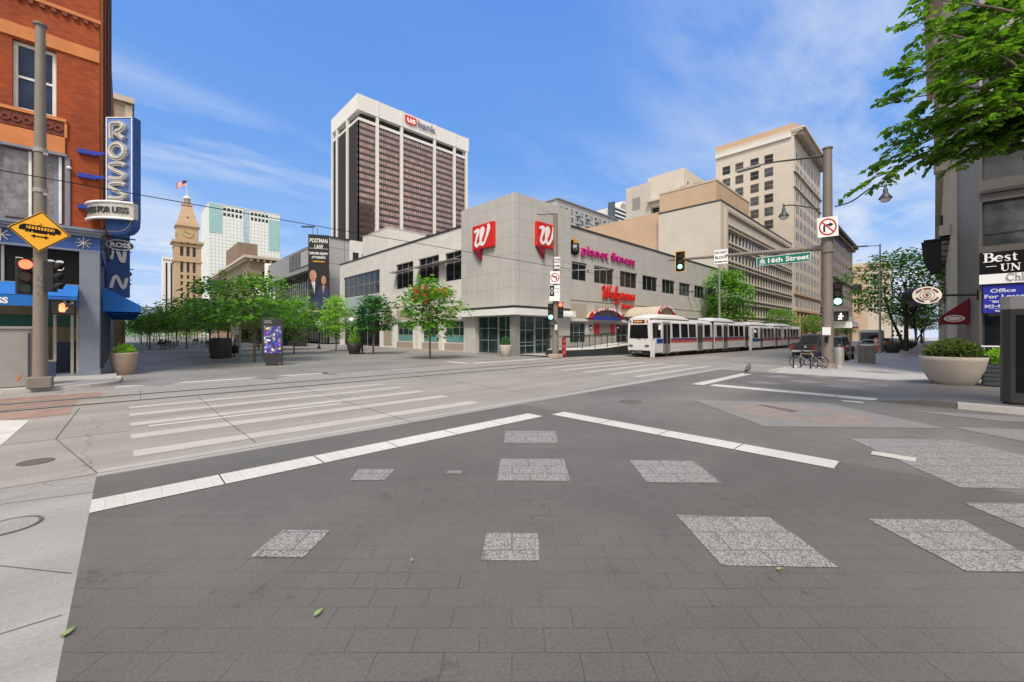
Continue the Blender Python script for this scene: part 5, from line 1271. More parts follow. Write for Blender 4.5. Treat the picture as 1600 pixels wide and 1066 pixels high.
# bank tower
XB, YB, XB2, YB2 = 81.2, 192.0, 147.0, 225.5
bt = thing('bank_tower', 'tall bronze glass bank tower with white ribs and white top band', 'skyscraper', ((XB + XB2) / 2, 208, 0))
pil = [onY(px, 300, YB).x for px in (589.5, 627.5, 679, 710)]
edges = [XB] + pil + [XB2]
for i in range(5):
    m = MB(); m.face([(edges[i], YB + .9, 20), (edges[i + 1], YB + .9, 20), (edges[i + 1], YB + .9, 105), (edges[i], YB + .9, 105)], MATS['bronze_curtain']); m.obj('glass_bay', bt)
wp = [onX(px, 300, XB).y for px in (543, 527)]
we = [YB + .9] + wp + [YB2]
for i in range(3):
    m = MB(); m.face([(XB + .9, we[i], 20), (XB + .9, we[i + 1], 20), (XB + .9, we[i + 1], 105), (XB + .9, we[i], 105)], MATS['bronze_curtain'])
    y = we[i]
    while y < we[i + 1]: m.box((XB + .15, y, 20), (XB + .9, y + .3, 105), MATS['bronze_fin']); y += 1.15
    m.obj('finned_bay', bt)
m = MB(); m.box((XB2 - .5, YB + 1, 20), (XB2, YB2, 105), MATS['bronze_fin']); m.box((XB + 1, YB2 - .5, 20), (XB2 - .5, YB2, 105), MATS['bronze_fin']); m.obj('rear_walls', bt)
m = MB()
for x in pil + [XB2 - .6]: m.box((x - .65, YB - .5, 20), (x + .65, YB + .85, 109.4), MATS['tower_white'])
for y in wp + [YB2 - .6]: m.box((XB - .5, y - .75, 20), (XB + .85, y + .75, 109.4), MATS['tower_white'])
m.obj('rib', bt)
m = MB(); m.box((XB + .3, YB + .3, 104.8), (XB2, YB2, 106.2), MATS['tower_white']); m.obj('spandrel_band', bt)
m = MB(); m.box((XB + 2.2, YB + 2.2, 106.2), (XB2 - 2, YB2 - 2, 109.3), MATS['black_matte']); m.obj('louvre_floor', bt)
m = MB(); m.box((XB - .5, YB - .5, 109.3), (XB2 + .3, YB2 + .3, 117), MATS['tower_white'])
for x in pil + [XB2]: m.box((x - .65, YB - .75, 109.3), (x + .65, YB - .5, 117.1), MATS['tower_white'])
m.obj('top_band', bt)
a = onY(633, 190, YB - .8); b = onY(674, 200, YB - .8)
m = MB(); s0 = a.x; zt = 115.9; zb = 111.4
m.prism([(s0, YB - .8, zt), (s0 + 6.6, YB - .8, zt), (s0 + 6.6, YB - .8, zb + .9), (s0 + 3.3, YB - .8, zb), (s0, YB - .8, zb + .9)], (0, -.25, 0), MATS['red_sign']); m.obj('shield', bt)
text('us', 4.2, MATS['white_sign'], bt, (s0 + .9, YB - 1.07, zb + 1.3), UX, NS, .05, .12, W=4.9)
text('bank', 4.6, mat('sign_blue_grey', (.16, .17, .24), .5), bt, (s0 + 7.2, YB - 1.07, zb + .85), UX, NS, .1, .10, W=11.2)
# low white podium in front of it
t = thing('podium_building', 'low plain white building just over the store roof', 'building', (70, 120, 0))
a = onD(543, 377, 118); b = onD(586, 387, 128)
building(t, a.x - .5, a.y - 2, b.x + 22, a.y + 40, a.z, MATS['off_white'], {'S': [(1.2, a.z - 5.6, 3.0, a.z - 3.4), (4, a.z - 5.6, 6, a.z - 3.4), (12, a.z - 5.4, 14, a.z - 3.4)]})

# theatre building with overhanging front along the mall
XPv = 24.3; cY = 76.0
th_ = thing('theatre_building', 'grey theatre building with dark recessed glass under an overhanging wall', 'building', (40, 90, 0))
xr = onY(546, 380, cY).x
m = MB(); m.box((XPv + 2.6, cY, 0), (xr, cY + 30, 19.2), MATS['clad_grey']); m.box((XPv + 2.6, cY - .15, 19.2), (xr + .1, cY + 30, 19.45), MATS['frame_dark']); m.obj('clad_wing', th_)
m = MB(); m.box((XPv, cY + .2, 13.4), (XPv + 2.6, 108, 17.6), MATS['galv']); m.box((XPv + 2.6, cY + 30, 13.4), (XPv + 20, 108, 17.6), MATS['galv']); m.box((XPv + .05, cY + .25, 13.1), (XPv + 20, 107.9, 13.4), MATS['black_matte']); m.obj('overhang', th_)
m = MB(); m.box((XPv + 2.2, cY + .1, 0), (XPv + 2.5, 108, 13.1), MATS['glass_dark']); m.obj('glass_wall', th_)
m = MB()
for i in range(22): m.box((XPv + 2.08, cY + .2 + i * 1.45, 0), (XPv + 2.2, cY + .32 + i * 1.45, 13.1), MATS['frame_alu'])
for z in (2.8, 5.4, 8, 10.6): m.box((XPv + 2.1, cY + .2, z), (XPv + 2.19, 108, z + .1), MATS['frame_alu'])
m.obj('mullions', th_)
m = MB(); m.box((XPv - 6, cY + 1, 5.6), (XPv + 2, 106, 6.5), MATS['concrete_beige']); m.obj('terrace_slab', th_)
m = MB(); m.box((XPv - .06, cY + 1, 14.2), (XPv - .01, cY + 15, 17.3), mat('poster_dark', (.08, .085, .085), .6, 0, .8, .7, fine=.8)); m.box((XPv - .08, cY + 1.2, 14.4), (XPv - .062, cY + 7.5, 17.1), mat('poster_light', (.42, .42, .40), .6, 0, .6, 1.2, fine=.8))
for i in range(3):
    for j in range(7): m.box((XPv - .075, cY + 8.6 + i * 2.1, 14.5 + .38 * j), (XPv - .062, cY + 9.5 + i * 2.1 + (j * 7 % 5) * .14, 14.62 + .38 * j), MATS['galv'])
m.obj('roof_poster', th_)
m = MB(); m.box((XPv + 1.9, cY + 7.0, 6.6), (XPv + 2.05, cY + 10.4, 12.4), MATS['galv']); m.obj('hanging_panel', th_)
t = thing('banner', 'tall black law firm banner with a man and a woman in dark suits', 'banner', onD(498, 480, 69))
wv = 3.25; c0 = V((XPv - .55, cY - 2.2, 0)); uu = V((.9, -.43, 0)).normalized(); nn_ = V((-.43, -.9, 0)).normalized()
zt, zb = onD(498, 367, 69.5).z, onD(498, 485, 69.5).z
cc = onD(498, 420, 69.5); cc.z = 0
q = lambda u, v, z=0: cc + uu * (u * wv) + V((0, 0, zb + v * (zt - zb))) + nn_ * z
m = MB(); m.prism([q(-.5, 0), q(.5, 0), q(.5, 1), q(-.5, 1)], nn_ * -.12, mat('banner_black', (.018, .018, .02), .6, 0, .2)); m.obj('cloth', t)
for s1, v, sz, W1 in (('POSTMAN', .925, 1.0, 2.75), ('LAW', .845, 1.0, 1.35), ('DENVER INJURY', .768, .55, 2.9), ('ATTORNEYS', .715, .55, 2.2)): text(s1, sz, MATS['white_sign'], t, q(0, v - .03, .01), uu, nn_, .004, .02, 'CENTER', W=W1)
m = MB(); m.prism([q(-.45, .815, .004), q(.45, .815, .004), q(.45, .819, .004), q(-.45, .819, .004)], nn_ * .01, MATS['white_sign']); m.prism([q(-.28, .64, .004), q(.28, .64, .004), q(.28, .652, .004), q(-.28, .652, .004)], nn_ * .01, MATS['yellow_sign']); m.obj('rule', t)
skin, hair, suit = mat('print_skin', (.50, .27, .18), .6), mat('print_hair', (.035, .018, .012), .6), mat('print_suit', (.03, .045, .11), .6, 0, .3, 1.5)
Q = lambda u, v, z: q(u, v, z)
def blob(m, cu, cv, ru, rv, mt, z): m.face([Q(cu + ru * math.cos(a), cv + rv * math.sin(a), z) for a in [2 * math.pi * i / 20 for i in range(20)]], mt)
m = MB()
m.face([Q(*p_, .010) for p_ in ((-.5, .02), (.1, .02), (.1, .30), (-.12, .375), (-.22, .39), (-.42, .385), (-.5, .36))], mat('print_suit_dark', (.02, .022, .04), .6)); m.face([Q(*p_, .012) for p_ in ((-.36, .385), (-.17, .385), (-.20, .22))], MATS['white_sign']); m.face([Q(*p_, .013) for p_ in ((-.285, .37), (-.25, .37), (-.205, .24), (-.24, .22))], mat('print_tie', (.25, .24, .34), .6))
blob(m, -.27, .455, .165, .070, skin, .014); m.face([Q(*p_, .013) for p_ in ((-.34, .42), (-.22, .42), (-.2, .37), (-.36, .37))], skin); blob(m, -.27, .468, .172, .066, mat('print_grey_hair', (.20, .15, .12), .6), .0132); [blob(m, -.27 + k_, .458, .022, .006, hair, .016) for k_ in (-.06, .06)]; blob(m, -.27, .418, .05, .006, mat('print_lip', (.30, .07, .06), .6), .016)
m.obj('printed_man', t)
m = MB(); blob(m, .24, .415, .185, .082, hair, .015); blob(m, .24, .355, .20, .065, hair, .015)
m.face([Q(*p_, .017) for p_ in ((-.22, .05), (.0, .02), (.5, .02), (.5, .28), (.36, .33), (.10, .32), (-.06, .24), (-.24, .12))], suit); m.face([Q(*p_, .018) for p_ in ((.16, .33), (.30, .33), (.22, .22))], skin); blob(m, .24, .400, .115, .060, skin, .019); [blob(m, .24 + k_, .404, .018, .006, hair, .021) for k_ in (-.045, .045)]; blob(m, .24, .368, .04, .007, MATS['print_lip'], .021)
m.ribbon([(-.24, .10), (.05, .08), (.42, .13)], .07, lambda u, v, z: Q(u, v, .02 + z), mat('print_suit_fold', (.045, .06, .14), .6), .003); m.obj('printed_woman', t)
m = MB(); m.tube([q(.5, .97, -.06), q(.75, .97, -.06)], .06, MATS['steel_dark'], 6); m.tube([q(.5, .03, -.06), q(.75, .03, -.06)], .06, MATS['steel_dark'], 6); m.obj('bracket', t)
for px in (489, 496):
    p0 = onD(px, 371, 72); t = thing('flood_light', 'small roof flood light arm above the black banner, ' + ('left one' if px == 489 else 'right one'), 'lamp', p0)
    m = MB(); m.tube([p0 - V((0, 0, 1.4)), p0 + V((0, 0, 1.6)), p0 + V((-.5, .5, 1.9))], .05, MATS['steel_dark'], 5); m.obj('arm', t)
    m = MB(); m.obox(p0 + V((-.9, .9, 1.9)), V((-.5, .5, 0)), V((.15, .15, 0)), (0, 0, .1), MATS['steel_dark']); m.obj('lamp_head', t)
# vertical white banner and dark red banner on the stone block
t = thing('banner', 'white vertical banner with a dark blue stripe between the stone block and theatre', 'banner', onD(422, 475, 95))
a = onD(422, 412, 95); b = onD(422, 475, 95)
m = MB(); m.obox((a + b) / 2, uu * 1.1, nn_ * .1, (0, 0, (a.z - b.z) / 2), MATS['white_sign']); m.obj('cloth', t)
m = MB(); m.obox((a + b) / 2 + nn_ * .11 + uu * .42, uu * .16, nn_ * .01, (0, 0, (a.z - b.z) / 2 - .1), mat('print_blue', (.05, .09, .25), .6))
for i in range(11): m.obox(b + V((0, 0, .5 + i * .42)) + nn_ * .11 - uu * .3, uu * .16, nn_ * .01, (0, 0, .13), MATS['print_blue'])
m.obj('stripe', t)
# stone commercial block with the cornice
sb = thing('stone_building', 'old tan stone block with overhanging cornice and red banner', 'building', (40, 150, 0))
Xs = 24.2; Ys = 118.0
s_top = onX(388, 408, Xs); Ys = onX(390, 460, Xs).y
Hs = EYE + (HZ - 404) / FOC * (Xs * FX + Ys * FY)
XS2 = onY(428, 420, Ys).x + 12
building(sb, Xs, Ys, XS2, Ys + 68, Hs, MATS['old_stone'], {'W': grid(0, 68, 17, 2.2, 4.2, 4.0, int((Hs - 5) / 4), 2.6), 'S': grid(2, XS2 - Xs, 4, 2.2, 4.2, 4.0, int((Hs - 5) / 4), 2.6)}, fr=MATS['stone_trim'], nx=2, ny=1, bar=.14)
m = MB(); m.box((Xs - 1.5, Ys - 1.5, Hs), (XS2, Ys + 69, Hs + .7), MATS['stone_trim'])
for i in range(46): m.box((Xs - 1.2, Ys + i * 1.5, Hs - .7), (Xs, Ys + i * 1.5 + .5, Hs), MATS['stone_trim'])
for i in range(int((XS2 - Xs) / 1.5)): m.box((Xs + i * 1.5, Ys - 1.2, Hs - .7), (Xs + i * 1.5 + .5, Ys, Hs), MATS['stone_trim'])
m.box((Xs - .25, Ys - .25, Hs - 5.2), (XS2, Ys + 68, Hs - 4.8), MATS['stone_trim'])
for i in range(18): m.box((Xs - .3, Ys + i * 4 - .45, 0), (Xs, Ys + i * 4 + .45, Hs - 5.2), MATS['old_stone'])
m.obj('cornice', sb)
t = thing('banner', 'dark red banner with a round white seal on the stone block', 'banner', (Xs + 3, Ys - .3, Hs - 13))
a = onY(391.5, 441, Ys - .4); b = onY(414, 480, Ys - .4)
m = MB(); m.box((a.x, Ys - .5, b.z), (b.x, Ys - .4, a.z), mat('banner_red', (.20, .03, .035), .7)); m.obj('cloth', t)
m = MB(); c = V(((a.x + b.x) / 2, Ys - .51, a.z * .56 + b.z * .44)); m.ring(c, UX, (0, 0, 1), 1.15, 1.75, MATS['white_sign'], NS * .02, 24); m.ring(c, UX, (0, 0, 1), .3, .75, MATS['white_sign'], NS * .02, 20); m.obj('seal', t)
t = thing('brick_tower', 'plain tan brick block rising behind the stone cornice', 'building', (45, 190, 0))
a = onD(355, 395, 190); b = onD(388, 390, 190)
building(t, a.x, a.y - 25, b.x - 0, a.y + 3, a.z + 1.0, MATS['brown_brick'], {'S': [(3, a.z - 6, 4, a.z - 4.5)]})
t = thing('green_roof_building', 'building with pale green hipped copper roof behind the theatre', 'building', (60, 200, 0))
a = onD(402, 418, 160); b = onD(452, 418, 170)
building(t, a.x, a.y - 4, b.x + 14, a.y + 26, a.z - 1.2, MATS['old_stone'], {'S': grid(0, 20, 5, 2, 4, 4.2, 7, 2.4)})
m = MB(); x0, y0, x1, y1, z = a.x - 1.6, a.y - 5.6, b.x + 15, a.y + 27.6, a.z - 1.2; R4 = [(x0, y0, z), (x1, y0, z), (x1, y1, z), (x0, y1, z)]; T4 = [(x0 + 9, y0 + 9, z + 5), (x1 - 9, y0 + 9, z + 5), (x1 - 9, y1 - 9, z + 5), (x0 + 9, y1 - 9, z + 5)]
for i in range(4): m.face([R4[i], R4[(i + 1) % 4], T4[(i + 1) % 4], T4[i]], MATS['copper_green'])
m.face(T4, MATS['copper_green']); m.box((x0, y0, z - .7), (x1, y1, z - .02), MATS['stone_trim']); m.obj('hipped_roof', t)

# clock tower at the end of the mall
ct = thing('clock_tower', 'tall tan clock tower with stepped spire, lantern and flag', 'tower', (32, 366, 0))
Wc = 14.6; cx_, cy_ = 32.0, 368.0; x0, y0 = cx_ - Wc / 2, cy_ - Wc / 2
zc = lambda py: EYE + (HZ - py) / FOC * 283.0
ops = grid(2.2, Wc - 2.2, 3, 1.5, zc(476), 4.45, 7, 2.7) + [(o[0], o[1], o[2], o[3] + 1.2) for o in grid(2.2, Wc - 2.2, 3, 1.7, zc(424), 4, 1, 3.4)] + [(o[0], o[1], o[2], o[3]) for o in grid(2.2, Wc - 2.2, 3, 1.9, zc(401), 4.6, 1, 3.2)] + grid(2.2, Wc - 2.2, 3, 1.9, zc(394), 4.6, 1, 4.2) + grid(2.2, Wc - 2.2, 3, 1.6, zc(382), 4, 1, 1.3) + grid(2.2, Wc - 2.2, 3, 1.5, zc(412), 4, 1, 1.5)
building(ct, x0, y0, x0 + Wc, y0 + Wc, zc(379), MATS['tower_tan'], {'S': ops, 'W': ops, 'E': ops}, rev=.7, bar=.12, limit=60, gl=MATS['glass_dark'], fr=MATS['brown_panel'])
m = MB(); e_ = .9
for z, h_, e1 in ((zc(379), 1.5, 1.5), (zc(409), .9, .7), (zc(385.5), .6, .4)): m.box((x0 - e1, y0 - e1, z - h_ * .4), (x0 + Wc + e1, y0 + Wc + e1, z + h_ * .6), MATS['tower_tan'])
m.obj('cornice', ct)
i1 = 1.4; m = MB(); m.box((x0 + i1, y0 + i1, zc(378)), (x0 + Wc - i1, y0 + Wc - i1, zc(354)), MATS['tower_tan']); m.box((x0 + .5, y0 + .5, zc(354)), (x0 + Wc - .5, y0 + Wc - .5, zc(352)), MATS['tower_tan'])
def frus(m, w0, z0, w1, z1, mt):
    a = [(cx_ + sx * w0 / 2, cy_ + sy * w0 / 2, z0) for sx, sy in ((-1, -1), (1, -1), (1, 1), (-1, 1))]; b = [(cx_ + sx * w1 / 2, cy_ + sy * w1 / 2, z1) for sx, sy in ((-1, -1), (1, -1), (1, 1), (-1, 1))]
    for i in range(4): m.face([a[i], a[(i + 1) % 4], b[(i + 1) % 4], b[i]], mt)
    m.face(b, mt)
frus(m, 12.6, zc(352), 11.4, zc(346), MATS['tower_tan']); m.obj('clock_stage', ct)
for N_, U_ in ((V((0, -1, 0)), V((1, 0, 0))), (V((-1, 0, 0)), V((0, -1, 0))), (V((1, 0, 0)), V((0, 1, 0)))):
    c = V((cx_, cy_, zc(364.5))) + N_ * (Wc / 2 - i1 + .1)
    m = MB(); m.disc(c, U_, (0, 0, 1), 2.9, mat('clock_face', (.46, .36, .20), .6), N_ * .2, 28)
    m.ring(c + N_ * .2, U_, (0, 0, 1), 2.5, 2.9, mat('clock_gold', (.62, .46, .16), .35, .6), N_ * .15, 28)
    for k in range(12): q_ = math.pi * k / 6; d = U_ * math.cos(q_) + V((0, 0, math.sin(q_))); m.tube([c + d * 1.9 + N_ * .25, c + d * 2.4 + N_ * .25], .13, MATS['clock_gold'], 4)
    f = m.obj('clock_face', ct)
    m = MB(); m.tube([c + N_ * .3, c + N_ * .3 + V((0, 0, -.2)) + U_ * 1.5], .16, MATS['black'], 4); m.tube([c + N_ * .32, c + N_ * .32 + V((0, 0, .9)) - U_ * 1.9], .13, MATS['black'], 4); m.obj('clock_hands', f)
m = MB(); frus(m, 11.2, zc(346), 5.0, zc(319), MATS['tower_tan']); m.box((cx_ - 3.1, cy_ - 3.1, zc(319)), (cx_ + 3.1, cy_ + 3.1, zc(317)), MATS['tower_tan']); m.box((cx_ - .4, cy_ - 5.2, zc(340)), (cx_ + .4, cy_ - 4, zc(338)), MATS['black_matte']); m.obj('spire', ct)
m = MB()
for k in range(8): q_ = math.pi * k / 4 + .39; m.tube([(cx_ + 1.7 * math.cos(q_), cy_ + 1.7 * math.sin(q_), zc(317)), (cx_ + 1.7 * math.cos(q_), cy_ + 1.7 * math.sin(q_), zc(308))], .35, MATS['tower_tan'], 6)
m.lathe([(2.3, zc(308) - .0), (2.4, zc(307)), (1.9, zc(305)), (1.0, zc(303)), (.15, zc(301.5)), (.1, zc(277))], (cx_, cy_, 0), MATS['off_white_warm'], 14); m.obj('lantern', ct)
fl = MB(); nn = 14; L_, H_ = 6.4, 4.2
fp = lambda i, j: V((cx_ - .1 - L_ * (i / nn) * .92, cy_ + .55 * math.sin(i * .7) * i / nn, zc(277.5) - (j / 13) * H_ - 3.6 * (i / nn) ** 1.2))
fr_, fw_, fb_ = mat('flag_red', (.50, .03, .04), .7), mat('flag_white', (.75, .75, .75), .7), mat('flag_blue', (.03, .04, .20), .7)
for i in range(nn):
    for j in range(13): fl.face([fp(i, j), fp(i + 1, j), fp(i + 1, j + 1), fp(i, j + 1)], fb_ if (i < 6 and j < 7) else (fr_ if j % 2 == 0 else fw_))
fl.obj('flag', ct, norm=False)
# white and teal office tower
d = 350.0; a = onD(326, 316, d)
ot = thing('office_tower', 'pale gridded office tower with teal glass corners behind the clock tower', 'skyscraper', (a.x + 40, a.y + 25, 0))
X0, Y0, Ht = a.x, a.y, a.z; X1 = onY(437.5, 340, Y0).x; Y1 = onX(314.5, 330, X0).y
LW = X1 - X0
m = MB(); m.box((X0, Y0, 0), (X1, Y1, Ht), MATS['grid_white']); m.obj('walls', ot)
zz = lambda py: EYE + (HZ - py) / FOC * 358
tx = lambda px: onY(px, 350, Y0).x
m = MB(); m.box((tx(326.2) + .2, Y0 - .25, zz(366)), (tx(346.5), Y0 - .02, Ht - .2), MATS['teal_glass']); m.box((tx(420), Y0 - .25, zz(372) - 6), (X1 - .3, Y0 - .02, Ht - 6), MATS['teal_glass']); m.box((tx(380), Y0 - .2, 60), (tx(389.5), Y0 - .02, Ht - .4), mat('blue_strip', (.36, .47, .58), .3, 0, .3, .4)); m.box((X1 - .02, Y0 + .3, 50), (X1 + .2, Y0 + 8, Ht - 6), MATS['teal_glass']); m.obj('glass_corner', ot)
m = MB()
m.box((X0 - .15, Y0 - .3, Ht - .2), (X1 + .15, Y1, Ht + .3), MATS['off_white']); m.obj('parapet', ot)
L = []
for px0, px1, n_ in ((347.5, 379, 5), (391, 419.5, 5)):
    for k in range(n_):
        x = tx(px0) + (tx(px1) - tx(px0)) * (k + .2) / n_
        for j in range(2): L.append((V((x, Y0 - .25, Ht - 5.0 - 4.6 * j)), UX, NS, (tx(px1) - tx(px0)) / n_ * .62, 2.7, 1, 1))
for k in range(4):
    for j in range(6): L.append((V((tx(328.5) + k * 4.1, Y0 - .25, zz(440) - j * 4.55)), UX, NS, 2.5, 2.8, 1, 1))
windows_many(ot, L, MATS['off_white'], MATS['glass_dark'], .0, .2)
t = thing('office_tower', 'slim white office tower with dark vertical window strips left of the clock tower', 'skyscraper', (10, 600, 0))
a = onD(254, 401, 430); b = onY(274, 401, a.y)
m = MB(); m.box((a.x, a.y, 0), (b.x, a.y + 20, a.z), MATS['tower_white']); m.obj('walls', t)
m = MB()
for k in range(4): m.box((a.x + 2.4 + k * 4.1, a.y - .2, 0), (a.x + 3.9 + k * 4.1, a.y - .01, a.z - 6), MATS['glass_dark'])
for k in range(7): m.box((a.x + .8 + k * 2.1, a.y - .2, a.z - 4), (a.x + 1.8 + k * 2.1, a.y - .01, a.z - 2.4), MATS['glass_dark'])
m.obj('window_strip', t)
t = thing('glass_building', 'hazy blue glass building low behind the mall trees at the far left', 'building', (5, 700, 0))
a = onD(228.5, 484, 560); b = onD(252, 480, 560)
m = MB(); m.box((a.x, a.y, 0), (b.x + 12, a.y + 15, a.z), mat('glass_far', (.30, .40, .50), .2, 0, .2, .1)); m.obj('walls', t)
m = MB(); m.box((a.x + 4, a.y - 1, a.z), (b.x + 14, a.y + 16, a.z + 3.5), MATS['steel_grey']); m.obj('roof_deck', t)
m = MB()
for k in range(6): m.box((a.x, a.y - .3, 4 + k * 5.2), (b.x + 12, a.y - .02, 4.5 + k * 5.2), MATS['steel_grey'])
m.obj('floor_line', t)

# ------------------------------------------------------------------ right of the store: buildings on the tram street
wb = thing('office_building', 'cream office block with deep egg crate window grid and blank side wall', 'building', (98, 30, 0))
XW, YWb, HWb = 71.1, 24.4, 23.7; XW2 = 119.5
nC = 24; L = XW2 - XW - 3.2
ops = []
for j in range(6):
    for i in range(nC): u = 3.0 + L * i / nC; ops += [(u + .25, 4.2 + j * 3.1 + .95, u + L / nC - .25, 4.2 + j * 3.1 + 2.75), (u + .2, 4.2 + j * 3.1 + .1, u + L / nC - .2, 4.2 + j * 3.1 + .62)]
ops = [o for o in ops if o[3] < HWb - 1.6]
ops += [(3 + i * 5.4, -.3, 3 + i * 5.4 + 4.6, 3.4) for i in range(8)]
building(wb, XW, YWb, XW2, 35.2, HWb, MATS['cream_light'], {'S': ops}, rev=.14, bar=.0, z0=-1.5, gl=MATS['glass_dark'], limit=100)
m = MB(); m.box((XW - .06, YWb - .06, HWb), (XW2, 35.2, HWb + .25), MATS['frame_dark']); m.obj('coping', wb)
m = MB()
for j in range(7): m.box((XW + 2.6, YWb - .38, 4.05 + j * 3.1), (XW2 - .2, YWb, 4.2 + j * 3.1), MATS['cream_light'])
for j in range(6): m.box((XW + 2.6, YWb - .22, 4.2 + j * 3.1 + .68), (XW2 - .2, YWb - .002, 4.2 + j * 3.1 + .9), MATS['off_white'])
m.box((XW + 1.6, YWb - .34, -.5), (XW + 2.5, YWb, HWb - 1.3), MATS['cream_light']); m.box((XW + 1.6, YWb - .34, HWb - 1.3), (XW2, YWb, HWb - .95), MATS['cream_light']); m.obj('sunbreak_ledge', wb)
t = thing('party_wall_building', 'blank orange tan wall stepping up behind the gym sign', 'building', (90, 45, 0))
building(t, 72.0, 35.25, 100, 56.5, 24.4, MATS['orange_wall'])
t = thing('tan_block', 'tan blank upper block above the cream office roof', 'building', (100, 40, 0))
building(t, 90, 31.8, 112, 44.3, 34, MATS['tan_wall'])
m = MB(); m.box((89.9, 31.7, 34), (112.1, 44.4, 34.4), MATS['stone_trim']); m.obj('coping', t)
pk = thing('parking_tower', 'beige concrete tower with open balcony slots behind the tan block', 'building', (125, 55, 0))
XP, YP, HP = 105.0, 45.0, 44.8
y_s = onX(1012, 330, XP).y; y_e = onX(978.5, 300, XP).y
building(pk, XP, YP, XP + 38, y_s, HP, MATS['cream_light'], {'W': [(y_s - YP - 11, 38.0 - 6.2, y_s - YP - 9.2, 41 - 6.2)] + [(y_s - YP - 8.2 + .0, z, y_s - YP - .3 - 8.2 * 0 - .0, z + 2.2) for z in (23, 27, 31.5, 36)] if False else [(.3, z, 7.0, z + 2.4) for z in (26, 30, 34)] + [(9, 37.5, 10.6, 40), (12.5, 36.8, 14.5, 40)], 'S': [(2, HP - 4.6, 3, HP - 3), (2, HP - 9, 3, HP - 7.2), (6, HP - 5.6, 7.2, HP - 4), (11, HP - 6, 12, HP - 4.2), (6, HP - 10, 7.2, HP - 8), (16, HP - 6, 17, HP - 4.4)]}, rev=1.2, bar=0)
m = MB(); m.box((XP - .1, y_s - 1, 0), (XP + 12, y_e, 43.6), MATS['concrete_beige']); m.obj('stair_tower', pk)
m = MB()
for z in (26, 30, 34, 38.2): m.box((XP - 1.3, YP + 1, z - .5), (XP + .0, y_s - .2, z - .1), MATS['concrete_beige'])
m.box((XP - .1, y_s + 2.0, 37.5), (XP - .0, y_s + 4.5, 40.4), MATS['steel_grey']) if False else None
m.box((XP - .16, y_s + 2.2, 36.8), (XP - .11, y_s + 4.6, 40.2), mat('vent_grey', (.25, .235, .22), .7)); m.obj('balcony_slab', pk)
t = thing('condo_building', 'grey gridded condominium block behind the store roof', 'building', (60, 140, 0))
a = onD(871, 311, 150); b = onY(961, 342, a.y)
m = MB(); m.box((a.x, a.y, 0), (b.x + 2, a.y + 16, a.z), MATS['condo_grid']); m.obj('walls', t)
L = [(V((a.x + 1.2 + 3.2 * i, a.y - .05, a.z - 4 - 3.1 * j)), UX, NS, 1.9, 1.8, 2, 1) for i in range(int((b.x - a.x) / 3.2)) for j in range(11)]
windows_many(t, L, MATS['frame_alu'], [MATS['glass_pale'], MATS['glass_grey'], MATS['glass_dark']], .1, .02)
m = MB(); m.box((a.x - .5, a.y - .6, a.z), (b.x + 2.3, a.y + 16, a.z + .35), MATS['galv'])
for i in range(int((b.x - a.x) / 6.4)):
    for j in range(11): m.box((a.x + 4.6 + 6.4 * i, a.y - 1.2, a.z - 4.2 - 3.1 * j), (a.x + 7 + 6.4 * i, a.y - .02, a.z - 3.3 - 3.1 * j), MATS['frame_alu'])
m.obj('balcony', t)
t = thing('office_tower', 'distant tower with white and black horizontal stripes and curved white crown', 'skyscraper', (200, 250, 0))
a = onD(961, 322, 330); b = onY(981, 322, a.y)
m = MB(); m.box((a.x, a.y, 0), (b.x + 5, a.y + 20, a.z), MATS['tower_white']); m.obj('walls', t)
m = MB()
for k in range(24): m.box((a.x - .1, a.y - .15, a.z - 3 - k * 3.3), (b.x + 5, a.y - .01, a.z - 1.4 - k * 3.3), MATS['glass_dark'])
m.obj('window_strip', t)
m = MB(); m.ring((b.x - 2, a.y + 2, a.z + .2), UX, (0, 0, 1), 6.4, 8, MATS['tower_white'], (0, 6, 0), 20, 0, math.pi); m.box((a.x - 2.6, a.y - .2, 0), (a.x - .1, a.y + 5, a.z + 3.2), mat('glass_far_dark', (.07, .10, .12), .2)); m.obj('crown', t)

# tall corner block with heavy cornice
cb = thing('hotel_building', 'tall cream masonry block with heavy overhanging cornice and paired windows', 'building', (138, 33, 0))
X0, X1, Y0, Y1, H = 121.4, 155.5, 24.4, 43.0, 52.2
colS = [2.2 + 4.5 * i + k for i in range(7) for k in (0, 1.75)]
ops = [(u, 8.4 + 3.42 * j, u + 1.15, 8.4 + 3.42 * j + 2.1) for j in range(12) for u in colS if u < X1 - X0 - 1.6]
opsW = [(u, 10 + 3.42 * j, u + 1.75, 10 + 3.42 * j + 2.1) for j in range(12) for u in (18.6 - 15.6, 18.6 - 12.3, 18.6 - 8.8, 18.6 - 5.2)] if False else [(u - .15, 11.8 + 3.42 * j, u + 1.95, 11.8 + 3.42 * j + 2.4) for j in range(11) for u in (1.9, 5.2, 8.9, 12.2)]
building(cb, X0, Y0, X1, Y1, H, MATS['cream_light'], {'S': ops, 'W': opsW}, rev=.08, bar=.1, z0=-1.5, fr=MATS['brown_panel'], gl=[MATS['glass_brown'], MATS['glass_dark'], MATS['glass_grey']], nx=1, ny=2)
m = MB()
for i, (e1, z, h_) in enumerate(((.5, H - .6, .35), (1.1, H - .2, .3), (1.9, H + .12, .35), (2.4, H + .5, .5))): m.box((X0 - e1 * .18, Y0 - e1, z), (X1 + e1, Y0 + .5, z + h_ - .01), MATS['cream_light'])
for i in range(28): m.box((X0 + .6 + 1.25 * i, Y0 - 1.8, H - .6), (X0 + 1.05 + 1.25 * i, Y0, H + .1), MATS['stone_trim'])
